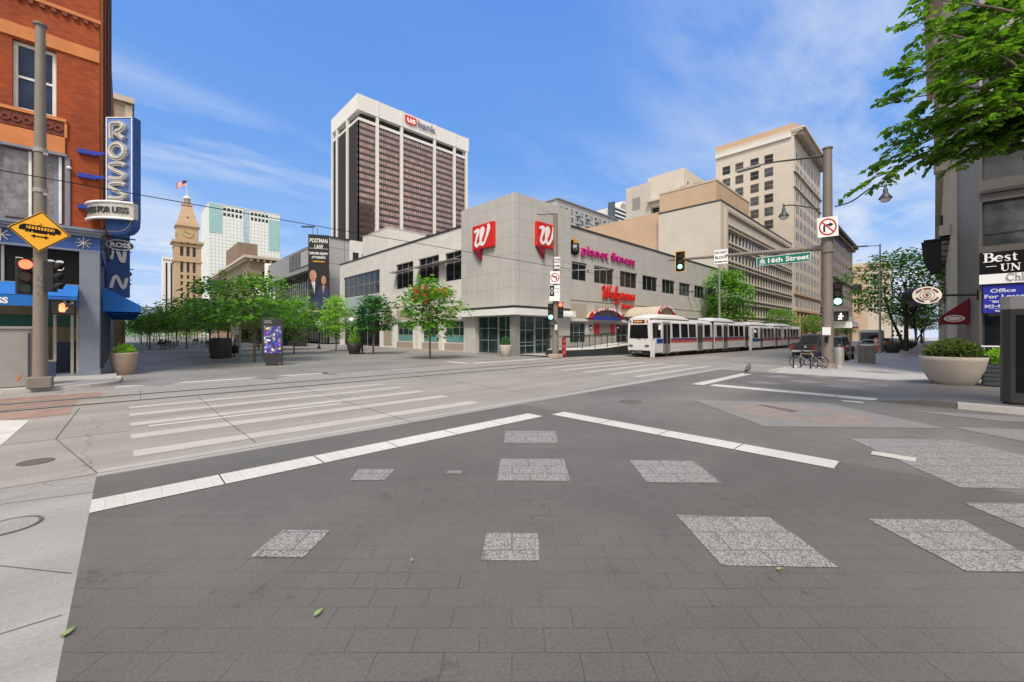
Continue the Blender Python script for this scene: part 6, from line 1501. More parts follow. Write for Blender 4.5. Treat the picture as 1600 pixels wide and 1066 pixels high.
m.box((X0 - .45, Y0 + .5, H - 1.0), (X0 + .3, Y1, H - .1), MATS['off_white']); m.box((X0 - .3, Y0 + .5, H - .1), (X0 + .3, Y1, H + .9), MATS['cream_light']); m.box((X0 - .1, Y0 - .5, H + 1.0), (X1, Y1, H + 2.4), MATS['orange_wall']); m.obj('cornice', cb)
m = MB(); m.box((X0 - .2, Y0 - .45, 42.4), (X1 + .2, Y0, 42.9), MATS['stone_trim']); m.box((X0 - .2, Y0 - .35, 38.6), (X1 + .2, Y0, 39.0), MATS['stone_trim']); m.box((X0 - .1, Y0 - .4, 11.6), (X1, Y0, 12.1), MATS['tan_wall']); m.box((X0 - .1, Y0 - .7, 7.3), (X1, Y0, 7.9), MATS['tan_wall'])
m.obj('belt_course', cb)
m = MB(); m.box((X0 - .05, Y0 - .12, -1), (X1, Y0 - .002, 7.3), MATS['brown_brick'])
for i in range(9): m.box((X0 + i * 4.1, Y0 - .5, -1), (X0 + .9 + i * 4.1, Y0 - .12, 7.3), MATS['tan_wall'])
m.obj('ground_floor', cb)
t = thing('brown_building', 'dark brown brick block with black cornice beyond the tall cream block', 'building', (200, 32, 0))
X2_ = onY(1332, 450, 24.4).x
building(t, 167, 24.4, X2_, 50, 37.5, MATS['brown_brick'], {'S': grid(1, X2_ - 168, 15, 1.9, 4.5, 4.1, 8, 2.6)}, fr=MATS['stone_trim'], bar=.0, z0=-2, rev=.08)
m = MB(); m.box((166, 22.6, 37.5), (X2_ + 1.6, 50, 38.7), MATS['black_matte']); m.box((166.5, 23.4, 36.4), (X2_ + .8, 25, 37.5), MATS['brown_brick']); m.box((166.8, 24, 21), (X2_ + .2, 24.4, 21.5), MATS['black_matte']); m.obj('cornice', t)
def endblock(label, pxl, pxr, pyt, d, m_, rows, cols, extra=None, h_=1.7):
    a = onD(pxl, pyt, d); b = onD(pxr, pyt - 3, d)
    t = thing('office_building', label, 'building', (a.x, a.y, 0)); y0, y1 = b.y, a.y; x0 = a.x
    L_ = y1 - y0; n_ = cols
    ops = grid(1, L_ - 1, n_, (L_ - 2) / n_ * .55, a.z - 8 - rows * 3.2 + 1, 3.2, rows, h_)
    building(t, x0, y0, x0 + 30, y1, a.z, m_, {'W': ops}, bar=0, z0=-6); return t, x0, y0, y1, a.z
t, x0, y0, y1, z_ = endblock('big tan office block closing the far end of the tram street', 1326, 1392, 413, 300, MATS['cream'], 9, 11)
m = MB(); m.box((x0 - .5, y0, z_ - 5.5), (x0, y1, z_ - 2.6), MATS['orange_wall']); m.obj('top_band', t)
t, x0, y0, y1, z_ = endblock('smaller beige tower with dark sign panel before the far tan block', 1330, 1349, 428, 240, MATS['tan_wall'], 5, 2)
m = MB(); m.box((x0 - .3, y0 + .2, z_ - 11), (x0 - .01, y0 + 4.6, z_ - 6.5), MATS['black_matte']); m.obj('sign_panel', t)
t, x0, y0, y1, z_ = endblock('low white building far down the street behind the street tree', 1378, 1422, 500, 330, MATS['off_white'], 2, 6)

# ------------------------------------------------------------------ dark granite office at the right
XG, YG = 24.2, -1.21
gb = thing('granite_building', 'dark polished granite corner office building with paler stone above', 'building', (40, -20, .1))
WcL = lambda y: YG - y   # distance along the mall front from the corner
LEN = 40
P, U, N = V((XG, YG, 0)), V((0, -1, 0)), V((-1, 0, 0))
ops = [(.08, .95, 12, 3.75), (.08, 5.25, 12, 7.0), (.08, 7.84, 12, 8.9), (.08, 11.5, 12, 13.2), (.08, 15.6, 12, 17.2)]
m = MB(); wall(m, P, U, N, LEN, 9.2, [o for o in ops if o[1] < 9], MATS['slate_granite'], .3, z0=-.2)
wall(m, (XG, YG, 0), V((1, 0, 0)), V((0, 1, 0)), 22, 9.2, [], MATS['slate_blocks'], .3, z0=-.5)
m.obj('lower_walls', gb, norm=False)
m = MB(); wall(m, P, U, N, LEN, 34, [o for o in ops if o[1] > 9], MATS['light_stone'], .3, z0=9.2); wall(m, (XG, YG, 0), V((1, 0, 0)), V((0, 1, 0)), 22, 34, [], MATS['slate_blocks'], .3, z0=9.2)
m.face([(XG + 22, YG, -.5), (XG + 22, YG - LEN, -.5), (XG + 22, YG - LEN, 34), (XG + 22, YG, 34)], MATS['light_stone']); m.face([(XG, YG - LEN, -.5), (XG + 22, YG - LEN, -.5), (XG + 22, YG - LEN, 34), (XG, YG - LEN, 34)], MATS['light_stone']); m.face([(XG, YG, 34), (XG + 22, YG, 34), (XG + 22, YG - LEN, 34), (XG, YG - LEN, 34)], MATS['roofing'])
m.obj('upper_walls', gb, norm=False)
for o in ops[1:]: add_window(gb, P + U * o[0] + V((0, 0, o[1])), U, N, o[2] - o[0], o[3] - o[1], 8, [.3] if o[1] < 7 else [.01], MATS['frame_dark'], MATS['glass_grey'], .07, .26)
add_window(gb, P + U * .08 + V((0, 0, .95)), U, N, 11.9, 2.8, 8, 1, MATS['frame_dark'], MATS['glass_dark'], .07, .26, name='shop_window')
m = MB(); m.box((XG - .06, YG - LEN, 9.02), (XG - .002, YG - .02, 9.2), MATS['light_stone']); m.box((XG - .12, YG - LEN, 7.3), (XG - .002, YG - .06, 7.42), MATS['frame_dark'])
for z in (10.6, 14.2): m.box((XG - .05, YG - LEN, z), (XG - .002, YG - .02, z + .1), MATS['slate_granite'])
m.obj('stone_course', gb)
# serif letters drawn as broad strokes
arcp = lambda cx_, cy_, rx, ry, a0, a1, n_=10: [(cx_ + rx * math.cos(rad(a0 + (a1 - a0) * i / n_)), cy_ + ry * math.sin(rad(a0 + (a1 - a0) * i / n_))) for i in range(n_ + 1)]
tk = lambda a, b, n_=10: [a + (b - a) * math.sin(math.pi * i / n_) for i in range(n_ + 1)]
SER = {'B': ([([(.2, .02), (.2, .98)], .19), ([(0, .035), (.4, .035)], .07), ([(0, .965), (.4, .965)], .07), ([(.2, .955)] + arcp(.42, .745, .22, .215, 90, -90) + [(.2, .53)], [.07] + tk(.06, .19) + [.06]), ([(.2, .525)] + arcp(.45, .28, .27, .245, 90, -90) + [(.2, .035)], [.06] + tk(.06, .21) + [.07])], .82),
 'e': ([(arcp(.30, .33, .25, .29, 5, 325, 16), tk(.07, .17, 16)), ([(.08, .36), (.52, .36)], .06)], .64), 's': ([([(.40, .52), (.36, .60), (.22, .63), (.10, .54), (.12, .42), (.26, .34), (.38, .24), (.38, .10), (.24, .03), (.10, .06), (.05, .16)], [.06, .07, .08, .12, .15, .17, .15, .12, .08, .07, .05])], .52), 't': ([([(.18, .82), (.18, .14), (.24, .05), (.38, .06)], [.10, .17, .13, .06]), ([(.02, .60), (.38, .60)], .07)], .44),
 'U': ([([(.18, .98), (.18, .30), (.28, .08), (.44, .03), (.60, .10), (.68, .30), (.68, .98)], [.19, .19, .14, .09, .07, .07, .07]), ([(.0, .965), (.38, .965)], .07), ([(.54, .965), (.82, .965)], .07)], .90), 'N': ([([(.14, .02), (.14, .98)], .07), ([(.14, .96), (.74, .04)], .20), ([(.74, .02), (.74, .98)], .07), ([(.0, .035), (.28, .035)], .07), ([(.0, .965), (.2, .965)], .07), ([(.60, .965), (.88, .965)], .07)], .95),
 'C': ([(arcp(.42, .5, .34, .47, 40, 320, 16), tk(.06, .12, 16)), ([(.69, .95), (.69, .70)], .04)], .80), 'h': ([([(.12, .02), (.12, .98)], .09), ([(.0, .03), (.24, .03)], .04), ([(.02, .97), (.14, .97)], .04), ([(.14, .45), (.26, .60), (.40, .56), (.44, .40), (.44, .02)], .08), ([(.32, .03), (.56, .03)], .04)], .60), 'l': ([([(.12, .02), (.12, .98)], .09), ([(.0, .03), (.26, .03)], .04), ([(.02, .97), (.14, .97)], .04)], .28), 'o': ([(arcp(.28, .32, .22, .28, 0, 360, 18), [.05 + .08 * abs(math.cos(2 * math.pi * i / 18)) for i in range(19)])], .58),
 '-': ([([(.0, .45), (.9, .45)], .07)], 1.1), ' ': ([], .3)}
def serif(s1, size, m_, parent, P, U, N, th=.02, name='letter'):
    P, U, N = V(P), V(U), V(N); x = 0
    for ch in s1:
        st, adv = SER[ch]; mb = MB()
        for k, w_ in st: mb.ribbon([((a + x) * size, b * size) for a, b in k], [v * size for v in w_] if isinstance(w_, list) else w_ * size, lambda u, v, z: P + U * u + V((0, 0, v)) + N * (z + .004), m_, th)
        if st: mb.obj(name, parent)
        x += adv
t = thing('shop_fascia_sign', 'black and white shop fascia lettered Best in large serif type', 'sign', (XG, YG - .5, 3.8))
m = MB(); m.box((XG - .1, YG - 9, 4.16), (XG, YG - .02, 5.0), MATS['black']); m.obj('black_panel', t)
m = MB(); m.box((XG - .12, YG - 9, 3.78), (XG, YG - .0, 4.15), MATS['white_sign']); m.obj('white_panel', t)
serif('Best', .355, MATS['white_sign'], t, onX(1536, 411, XG - .1), U, N); serif('-', .29, MATS['white_sign'], t, onX(1540.5, 422.5, XG - .1), U, N); serif('UN', .275, MATS['white_sign'], t, onX(1563, 424, XG - .1), U, N); serif('Chl', .265, MATS['steel_grey'], t, onX(1572, 438.5, XG - .12), U, N)
t = thing('lease_sign', 'deep blue office for lease sign in the shop window', 'sign', (XG, YG - .6, 2.7))
m = MB(); m.box((XG - .05, YG - 3.2, 2.66), (XG - .002, YG - .1, 3.72), mat('lease_blue', (.012, .02, .33), .4)); m.obj('panel', t)
wl = mat('lease_white', (.62, .64, .74), .5)
for s1, px, py, sz, W1 in (('Office', 1547, 457.5, .2, .62), ('For Lease', 1537.5, 466.8, .2, .98), ('Gina Dinere', 1550, 473.2, .1, .45), ('303-408-9998', 1537.5, 481, .15, .98), ('Shames', 1555, 487, .08, .28)): text(s1, sz, wl, t, onX(px, py, XG - .056), U, N, .003, .004, W=W1)
m = MB(); m.box((XG - .056, YG - 1.2, 3.13), (XG - .051, YG - .25, 3.14), wl); m.box((XG - .056, YG - 1.2, 2.82), (XG - .051, YG - .25, 2.83), wl); m.obj('rule', t)
m = MB(); m.box((XG + .32, YG - 1.2, .3), (XG + .9, YG - .2, 2.1), MATS['galv']); m.obj('counter', gb)
# projecting oval restaurant sign
oc = onD(1448, 461.5, 16.2); t = thing('oval_sign', 'black drum shaped oval sign with pale decorated face on the granite corner', 'sign', oc)
nf = V((-.86, -.5, 0)).normalized(); uf = V((.5, -.86, 0)).normalized(); uf = V((-nf.y * -1, nf.x, 0)); uf = V((nf.y * -1, nf.x, 0)) if (V((nf.y * -1, nf.x, 0))).dot(V((RX, RY, 0))) > 0 else V((nf.y, -nf.x, 0))
m = MB(); m.disc(oc - nf * .2, uf, (0, 0, 1), .51, MATS['black'], nf * -.42, 32, .375); m.disc(oc - nf * .02, uf, (0, 0, 1), .505, MATS['black'], nf * -.2, 32, .37); m.obj('drum', t)
m = MB(); m.disc(oc, uf, (0, 0, 1), .48, mat('sign_cream', (.66, .60, .54), .5), nf * .02, 32, .35); m.obj('face', t)
m = MB(); dr = mat('sign_maroon', (.13, .045, .04), .5)
for a0, a1 in ((20, 62), (70, 110), (118, 160), (200, 255), (285, 340)):
    P_ = arcp(0, 0, .37, .26, a0, a1, 8); m.ribbon(P_, .07, lambda u, v, z: oc + uf * u + V((0, 0, v)) + nf * (.021 + z), dr, .006)
m.ribbon(arcp(0, 0, .13, .10, 0, 360, 16), .022, lambda u, v, z: oc + uf * u + V((0, 0, v)) + nf * (.021 + z), dr, .006); m.ribbon(arcp(0, 0, .24, .17, 0, 360, 20), .012, lambda u, v, z: oc + uf * u + V((0, 0, v)) + nf * (.021 + z), dr, .006); m.disc(oc + nf * .021, uf, (0, 0, 1), .06, dr, nf * .006, 12); m.obj('decoration', t)
m = MB(); m.tube([oc + uf * .48 - nf * .2, V((XG + .1, YG, oc.z))], .05, MATS['black'], 6); m.box((XG + .02, YG, oc.z - .2), (XG + .3, YG + .05, oc.z + .18), MATS['black']); m.obj('arm', t)
ap = onD(1476, 512, 30); t = thing('awning', 'small dark red awning with a white oval beyond the granite corner', 'awning', ap)
p0 = V((30.0, YG + .0, 0)); z0_ = 2.35
m = MB(); m.prism([(p0.x, YG + .02, z0_ + 1.25), (p0.x, YG + 1.0, z0_ + .38), (p0.x, YG + 1.0, z0_), (p0.x, YG + .02, z0_)], (3.2, 0, 0), mat('awning_red', (.16, .008, .022), .8)); m.obj('canopy', t)
m = MB(); c = V((p0.x - .01, YG + .52, z0_ + .26)); m.disc(c, (0, -1, 0), (0, 0, 1), .36, MATS['sign_cream'], (-.01, 0, 0), 24, .17); m.obj('oval_emblem', t)
m = MB(); m.ribbon(arcp(0, 0, .26, .10, 0, 360, 16), .03, lambda u, v, z: c + V((-.011 - z, -u, v)), dr, .004); m.obj('oval_border', t)
# ornate cream neighbour beyond
nb = thing('ornate_building', 'cream ornate facade seen edge on just past the granite corner', 'building', (60, -15, 0))
building(nb, 46.3, -35, 82, -.85, 36, MATS['cream_light'], {'N': grid(1, 34, 9, 1.8, 5, 4.2, 7, 2.8)}, fr=MATS['stone_trim'], z0=-1)
m = MB()
for z, e1, h_ in ((34.6, 1.6, 1.4), (33.6, .9, 1.0), (24, .9, 1.3), (22.9, .6, 1.0), (14.6, .8, 1.2), (9.5, .6, .8)): m.box((46.2, -.86, z), (82, -.85 + e1, z + h_), MATS['cream'])
for i in range(9): m.box((46.4 + i * 4.1, -.85, 9.5), (47.3 + i * 4.1, -.5, 33.5), MATS['cream'])
for i in range(9):
    for z in (16, 20, 25.4, 29.5): m.box((47.8 + i * 4.1, -.85, z), (50.0 + i * 4.1, -.3, z + .5), MATS['cream'])
m.obj('cornice', nb)
t = thing('blade_sign', 'black projecting blade sign high on the ornate cream facade', 'sign', (48, -.8, 8)); a = onD(1456.5, 397, 34); b = onD(1464, 428, 34)
m = MB(); m.prism([(46.6, -.4, 9.2), (46.6, .75, 9.2), (46.6, .6, 7.6), (46.6, .2, 6.6), (46.6, -.4, 6.6)], (.5, 0, 0), MATS['black_matte']); m.box((46.5, -.86, 9.2), (47.2, .6, 9.35), MATS['black_matte']); m.obj('cabinet', t)
m = MB(); m.tube([(46.85, -.4, 9.35), (46.85, -.4, 11.2)], .08, MATS['black_matte'], 6); m.obj('bracket', t)
# more of the near block, out past the corner of view, and across behind the viewer
for i, (x0, y0, x1, y1, h_, mt_) in enumerate(((84, -40, 118, -1.4, 40, 'brown_brick'), (150, -118, 215, -62, 150, 'brown_brick'), (122, -40, 170, -1.4, 52, 'off_white_warm'), (176, -40, 260, -1.2, 30, 'off_white_warm'))):
    t = thing('office_building', ('brown brick block on the near side of the tram street past the ornate facade', 'tall dark brick tower standing behind the near side of the tram street', 'mid height pale block next along the near side of the tram street', 'low pale block farthest along the near side of the tram street')[i], 'building', (x0, -20, 0))
    building(t, x0, y0, x1, y1, h_, MATS[mt_], {'N': grid(1, x1 - x0 - 1, int((x1 - x0) / 4), 2.2, 5, 4, int(h_ / 4) - 2, 2.3), 'W': grid(1, 38, 9, 2.2, 5, 4, int(h_ / 4) - 2, 2.3)}, bar=0, z0=-3, limit=30)
# ------------------------------------------------------------------ trams
mat('tram_white', (.66, .65, .64), .35, 0, .05, 1.2, fine=.08); mat('tram_grey', (.50, .49, .47), .4, 0, .06, 1)
mat('stripe_purple', (.10, .05, .16), .4); mat('stripe_red', (.42, .05, .045), .4); mat('stripe_orange', (.58, .22, .12), .4); mat('tram_blue', (.01, .06, .33), .4)
glass('tram_glass', (.010, .010, .012), .06, .5)
mat('door_grey', (.23, .23, .23), .45)
YN, YF = 15.38, 17.62      # near and far sides
def tram(label, xf, drop, det):
    """det: list of (kind, x0, x1) along the near side, world x at the survey height"""
    t = thing('light_rail_tram', label, 'tram', (xf, 16.5, drop)); dz = drop
    X1 = det['end']; xj = det['joint']
    zB, zS, zR = .30 + dz, .42 + dz, 3.22 + dz
    def section(x0, x1, front):
        m = MB(); prof = [(YN, zS), (YN - .03, 1.6 + dz), (YN + .02, 2.9 + dz), (YN + .22, zR), (YF - .22, zR), (YF - .02, 2.9 + dz), (YF + .03, 1.6 + dz), (YF, zS)]
        m.prism([(x0, y, z) for y, z in prof], (x1 - x0, 0, 0), MATS['tram_white']); return m
    m = section(xf + .55, xj - .25, True)
    # raked, slightly narrowed nose
    P1 = [(YN, zS), (YN - .03, 1.6 + dz), (YN + .02, 2.9 + dz), (YN + .22, zR), (YF - .22, zR), (YF - .02, 2.9 + dz), (YF + .03, 1.6 + dz), (YF, zS)]
    P0 = [(y + (.16 if y < 16.5 else -.16), z + (0 if z > zS + .1 else .22)) for y, z in P1]
    for i in range(8):
        a, b = P0[i], P0[(i + 1) % 8]; c, d = P1[i], P1[(i + 1) % 8]
        m.face([(xf, *a), (xf, *b), (xf + .55, *d), (xf + .55, *c)], MATS['tram_white'])
    m.face([(xf, *p_) for p_ in P0], MATS['tram_white']); m.obj('front_body', t)
    m = section(xj + .25, X1, False); m.obj('rear_body', t)
    m = MB(); m.box((xj - .3, YN + .12, zS + .1), (xj + .3, YF - .12, zR - .1), MATS['steel_dark'])
    for k in range(6): m.box((xj - .24 + k * .09, YN + .05, zS + .1), (xj - .20 + k * .09, YF - .05, zR - .06), MATS['rubber'])
    m.obj('bellows', t)
    m = MB(); m.box((xf + .5, YN + .25, .16 + dz), (X1 - .3, YF - .25, zS), MATS['black_matte'])
    for bx in (xf + 4.0, xj, X1 - 4.0):
        for k in (-.9, .9): m.disc((bx + k, YN + .18, .34 + dz), (1, 0, 0), (0, 0, 1), .33, MATS['rust'], (0, .12, 0), 18); m.disc((bx + k, YF - .3, .34 + dz), (1, 0, 0), (0, 0, 1), .33, MATS['rust'], (0, .12, 0), 18)
        m.box((bx - 1.3, YN + .1, .28 + dz), (bx + 1.3, YN + .22, .5 + dz), MATS['steel_dark'])
    m.obj('running_gear', t)
    y = YN - .02
    for kind, x0, x1 in det['side']:
        if kind == 'win':
            m = MB(); m.prism([(x0, y - .012, 1.62 + dz), (x1, y - .012, 1.62 + dz), (x1, y + .035, 2.82 + dz), (x0, y + .035, 2.82 + dz)], (0, .03, 0), MATS['tram_glass']); m.obj('window', t)
        elif kind == 'door':
            m = MB(); m.box((x0 - .08, y - .02, .34 + dz), (x1 + .08, y + .06, 2.98 + dz), MATS['tram_grey']); xm = (x0 + x1) / 2
            for a, b in ((x0, xm - .05), (xm + .05, x1)):
                m.box((a, y - .045, .36 + dz), (b, y - .021, 2.86 + dz), MATS['door_grey']); m.box((a + .08, y - .055, 1.15 + dz), (b - .08, y - .046, 2.72 + dz), MATS['tram_glass'])
            m.box((xm - .035, y - .06, .36 + dz), (xm + .035, y - .02, 2.86 + dz), MATS['rubber']); m.obj('door', t)
    m = MB(); blk = [(a - .12, b + .12) for k_, a, b in det['side'] if k_ == 'door'] + [(xj - .3, xj + .3)]
    cuts = sorted(blk); s0 = det['stripe0']; runs = []
    for a, b in cuts:
        if a > s0 and b < X1: runs.append((s0, a)); s0 = b
        elif a <= s0 < b: s0 = b
    if s0 < X1 - .3: runs.append((s0, X1 - .1))
    for a, b in runs:
        m.box((a, YN - .045, 1.44 + dz), (b, YN - .02, 1.59 + dz), MATS['stripe_purple']); m.box((a, YN - .043, 1.26 + dz), (b, YN - .018, 1.439 + dz), MATS['stripe_red']); m.box((a, YN - .04, 1.20 + dz), (b, YN - .015, 1.259 + dz), MATS['stripe_orange'])
    m.obj('stripe', t)
    m = MB(); m.box((xf + .75, YN - .04, 1.20 + dz), (det['stripe0'] - .2 - (0 if det['big'] else .6), YN - .012, 1.56 + dz), MATS['tram_blue']); m.obj('number_panel', t)
    m = MB()
    for a, b in runs:
        if b - a > 3: m.box((a, YN - .02, .80 + dz), (b, YN - .002, .83 + dz), MATS['tram_grey'])
    m.obj('trim_line', t)
    # front
    m = MB(); m.prism([(xf - .012, YN + .30, 1.58 + dz), (xf - .012, YF - .30, 1.58 + dz), (xf - .012, YF - .36, 2.70 + dz), (xf - .012, YN + .36, 2.70 + dz)], (.03, 0, 0), MATS['tram_glass']); m.obj('windscreen', t, bevel=.04)
    m = MB(); m.box((xf - .02, YN + .62, 2.82 + dz), (xf - .001, YF - .62, 3.06 + dz), MATS['black']); m.obj('destination_sign', t)
    m = MB()
    for k in range(6): m.box((xf - .026, 16.2 + k * .12, 2.90 + dz), (xf - .021, 16.27 + k * .12, 2.98 + dz), MATS['lit_amber'])
    m.obj('destination_lettering', t)
    for s_ in (YN + .42, YF - .42):
        m = MB(); m.box((xf - .03, s_ - .17, .92 + dz), (xf - .001, s_ + .17, 1.08 + dz), MATS['steel_dark']); m.disc((xf - .035, s_ - .08, 1.0 + dz), (0, 1, 0), (0, 0, 1), .055, MATS['chrome'], (.02, 0, 0), 12); m.disc((xf - .035, s_ + .08, 1.0 + dz), (0, 1, 0), (0, 0, 1), .055, MATS['chrome'], (.02, 0, 0), 12); m.obj('headlight', t)
    for s_ in (YN + .38, YF - .38): m = MB(); m.box((xf - .02, s_ - .05, 2.84 + dz), (xf - .001, s_ + .05, 3.04 + dz), MATS['tail_red'] if s_ < 16 else MATS['steel_dark']); m.obj('marker_light', t)
    m = MB(); m.tube([(xf - .015, 16.3, 1.5 + dz), (xf - .03, 16.9, 1.68 + dz)], .015, MATS['black'], 5); m.tube([(xf - .015, 16.0, 1.5 + dz), (xf - .03, 15.8, 1.68 + dz)], .015, MATS['black'], 5); m.obj('wiper', t)
    m = MB(); m.box((xf - .5, 16.3, .38 + dz), (xf + .3, 16.7, .58 + dz), MATS['steel_dark']); m.tube([(xf - .3, 16.1, .5 + dz), (xf - .35, 16.9, .45 + dz)], .05, MATS['steel_grey'], 6); m.box((xf + .1, YN + .3, .3 + dz), (xf + .4, YF - .3, .62 + dz), MATS['black_matte']); m.obj('coupler', t)
    m = MB(); m.prism([(xf + .06, YN + .06, .10 + dz), (xf + .44, YN - .02, .10 + dz), (xf + .44, YN - .02, .8 + dz), (xf + .06, YN + .06, .8 + dz)], (0, .1, 0), MATS['tram_white']); m.obj('step_guard', t)
    m = MB(); m.tube([(xf + 1.0, YN - .02, 2.72 + dz), (xf + .75, YN - .3, 2.66 + dz)], .02, MATS['tram_white'], 5); m.box((xf + .66, YN - .42, 2.28 + dz), (xf + .80, YN - .22, 2.62 + dz), MATS['white_paint']); m.obj('mirror', t)
    for a, b in det['roof']:
        m = MB(); nn = 10; lv = [(0, .0), (.05, .14), (.13, .31), (.24, .42), (.7, .44), (.86, .34), (.96, .12), (1, 0)]
        for (u0, h0), (u1, h1) in zip(lv, lv[1:]):
            for k in range(nn):
                f = lambda u, h_, kk: V((a + (b - a) * u, 16.5 - 1.02 * math.cos(math.pi * kk / nn), zR - .02 + h_ * (math.sin(math.pi * kk / nn)) ** .45))
                m.face([f(u0, h0, k), f(u1, h1, k), f(u1, h1, k + 1), f(u0, h0, k + 1)], MATS['tram_white'], True)
        m.obj('roof_fairing', t, merge=True)
    m = MB()
    for x in [xf + 1.4 + k * 1.9 for k in range(int((X1 - xf) / 1.9))]: m.box((x, 15.9, zR - .02), (x + .9, 17.1, zR + .10), MATS['tram_grey'])
    for y_ in (15.75, 17.25): m.tube([(xf + 1, y_, zR + .06), (X1 - .4, y_, zR + .06)], .025, MATS['steel_grey'], 5)
    m.obj('roof_equipment', t)
    m = MB()
    for x in [xf + .62, xj - .9, xj + .9] + [a - .3 for k_, a, b in det['side'] if k_ == 'door'][1:]:
        m.box((x, YN - .036, zS), (x + .018, YN - .028, 2.9 + dz), MATS['steel_grey'])
    m.box((xf + .8, YN - .03, zS - .05), (X1 - .05, YN + .02, zS + .015), MATS['steel_dark']); m.obj('panel_seam', t)
    if det.get('panto'):
        x = det['panto']; m = MB()
        m.box((x - .9, 15.9, zR), (x + .9, 17.1, zR + .2), MATS['steel_dark'])
        for s_ in (-.4, .4): m.tube([(x - .3, 16.5 + s_, zR + .2), (x + 1.6, 16.5 + s_ * .8, zR + 1.35), (x + .3, 16.5 + s_ * .5, 6.02 + dz * .7)], .035, MATS['galv'], 6)
        m.tube([(x + .3, 15.7, 6.0 + dz * .7), (x + .3, 17.3, 6.0 + dz * .7)], .04, MATS['steel_dark'], 6); m.obj('pantograph', t)
    return t
tx2 = lambda px: onY(px, 520, YN).x
xf = tx2(1018.5)
side = [('win', tx2(1020.5), tx2(1032)), ('door', tx2(1035.2), tx2(1046.3))] + [('win', tx2(a), tx2(b)) for a, b in ((1050.4, 1061.5), (1064, 1074.7), (1076.4, 1087))] + [('door', tx2(1089), tx2(1097)), ('win', tx2(1100.5), tx2(1109.5)), ('win', tx2(1119.5), tx2(1127.7)), ('door', tx2(1129.7), tx2(1136)), ('win', tx2(1139), tx2(1146)), ('win', tx2(1147.2), tx2(1153.5)), ('win', tx2(1155), tx2(1161.2)), ('door', tx2(1163.2), tx2(1168.5))]
tram('white light rail tram at the platform, leading car with the black windscreen', xf, -.15, dict(end=tx2(1170.5), joint=tx2(1114.5), side=side, stripe0=tx2(1047.8), roof=[(tx2(1019.5), tx2(1079)), (tx2(1111), tx2(1151))], panto=tx2(1093), big=True))
side = [('win', tx2(1178), tx2(1184)), ('door', tx2(1187), tx2(1191))] + [('win', tx2(a), tx2(b)) for a, b in ((1193, 1198), (1199, 1204), (1205, 1209))] + [('door', tx2(1210.5), tx2(1214)), ('win', tx2(1215.5), tx2(1220)), ('win', tx2(1225), tx2(1228.8)), ('door', tx2(1230), tx2(1233))] + [('win', tx2(a), tx2(b)) for a, b in ((1235, 1238.5), (1239.3, 1243), (1244, 1247))]
tram('second tram car coupled behind the leading car, partly behind the pickup', tx2(1172.5), -.37, dict(end=tx2(1250.5), joint=tx2(1222.3), side=side, stripe0=tx2(1191.5), roof=[(tx2(1167.5), tx2(1203)), (tx2(1208), tx2(1239))], big=False))

# ------------------------------------------------------------------ accessible platform ramp
t = thing('platform_ramp', 'black walled wheelchair ramp with railings beside the tram', 'ramp', (30, 20, 0))
ya = 20.3; xs = [24.9, 27.0, 28.6, 30.2, 31.8, 33.4, 35.0, 36.6]; hs = [.50, .50, .52, .58, .68, .80, .90, .92]
yn = [20.05, 19.85, 19.7, 19.55, 19.4, 19.25, 19.1, 19.0]
m = MB()
for i in range(7):
    m.face([(xs[i], yn[i], -.2), (xs[i + 1], yn[i + 1], -.2), (xs[i + 1], yn[i + 1], hs[i + 1]), (xs[i], yn[i], hs[i])], MATS['planter_black'])
m.face([(xs[0], yn[0], -.2), (xs[0], yn[0] + 2, -.2), (xs[0], yn[0] + 2, hs[0]), (xs[0], yn[0], hs[0])], MATS['planter_black']); m.face([(xs[-1], yn[-1], -.2), (xs[-1], 21.6, -.2), (xs[-1], 21.6, 1), (xs[-1], yn[-1], 1)], MATS['planter_black'])
m.obj('base_wall', t)
m = MB()
for i in range(7): m.prism([(xs[i], yn[i] - .03, hs[i]), (xs[i + 1], yn[i + 1] - .03, hs[i + 1]), (xs[i + 1], 21.8, hs[i + 1]), (xs[i], 21.8, hs[i])], (0, 0, .07), MATS['off_white'])
m.obj('deck', t)
def railing(off, top):
    m = MB(); P = lambda i, k: V((xs[i], yn[i] + off, hs[i] + k))
    for k in (1.12, 1.02 if off else .86): m.tube([P(i, k) for i in range(8)], .035 if k > 1.1 else .025, MATS['black_matte'], 6)
    m.tube([P(i, .2) for i in range(8)], .02, MATS['black_matte'], 5)
    for i in range(7):
        for q_ in range(8):
            f = q_ / 8; a = P(i, .2).lerp(P(i + 1, .2), f); m.tube([a, a + V((0, 0, .68 if q_ else .92))], .03 if q_ == 0 else .010, MATS['black_matte'], 5)
        m.tube([P(i, .05), P(i, 1.12)], .035, MATS['black_matte'], 6)
    m.tube([P(7, .05), P(7, 1.12)], .035, MATS['black_matte'], 6); m.obj('railing', t)
railing(.05, 1.1); railing(1.9, 1.0)
m = MB()
for x in (33.6, 35.0, 36.4): m.tube([(x, 19.4, .9), (x, 19.4, 3.3)], .05, MATS['black_matte'], 8)
m.box((33.2, 18.9, 3.25), (37, 21, 3.34), MATS['black_matte']); m.tube([(33.0, 18.9, 3.1), (33.8, 18.9, 3.05), (36.8, 18.9, 2.75)], .05, MATS['black_matte'], 6)
for x in (35.1, 35.8): m.box((x, 19.45, 1.1), (x + .6, 19.5, 2.5), MATS['glass_grey'])
m.obj('shelter', t)
t = thing('warning_drum', 'red and white striped barrier panel at the foot of the ramp', 'barrier', (24.7, 20.0, 0))
m = MB(); m.box((24.50, 19.9, .05), (24.86, 20.0, 1.5), MATS['ring_red']); m.obj('panel', t)
m = MB()
for z in (.3, .75, 1.2): m.box((24.495, 19.89, z), (24.865, 19.899, z + .14), mat('red_pale', (.55, .22, .2), .5))
m.obj('stripe', t)

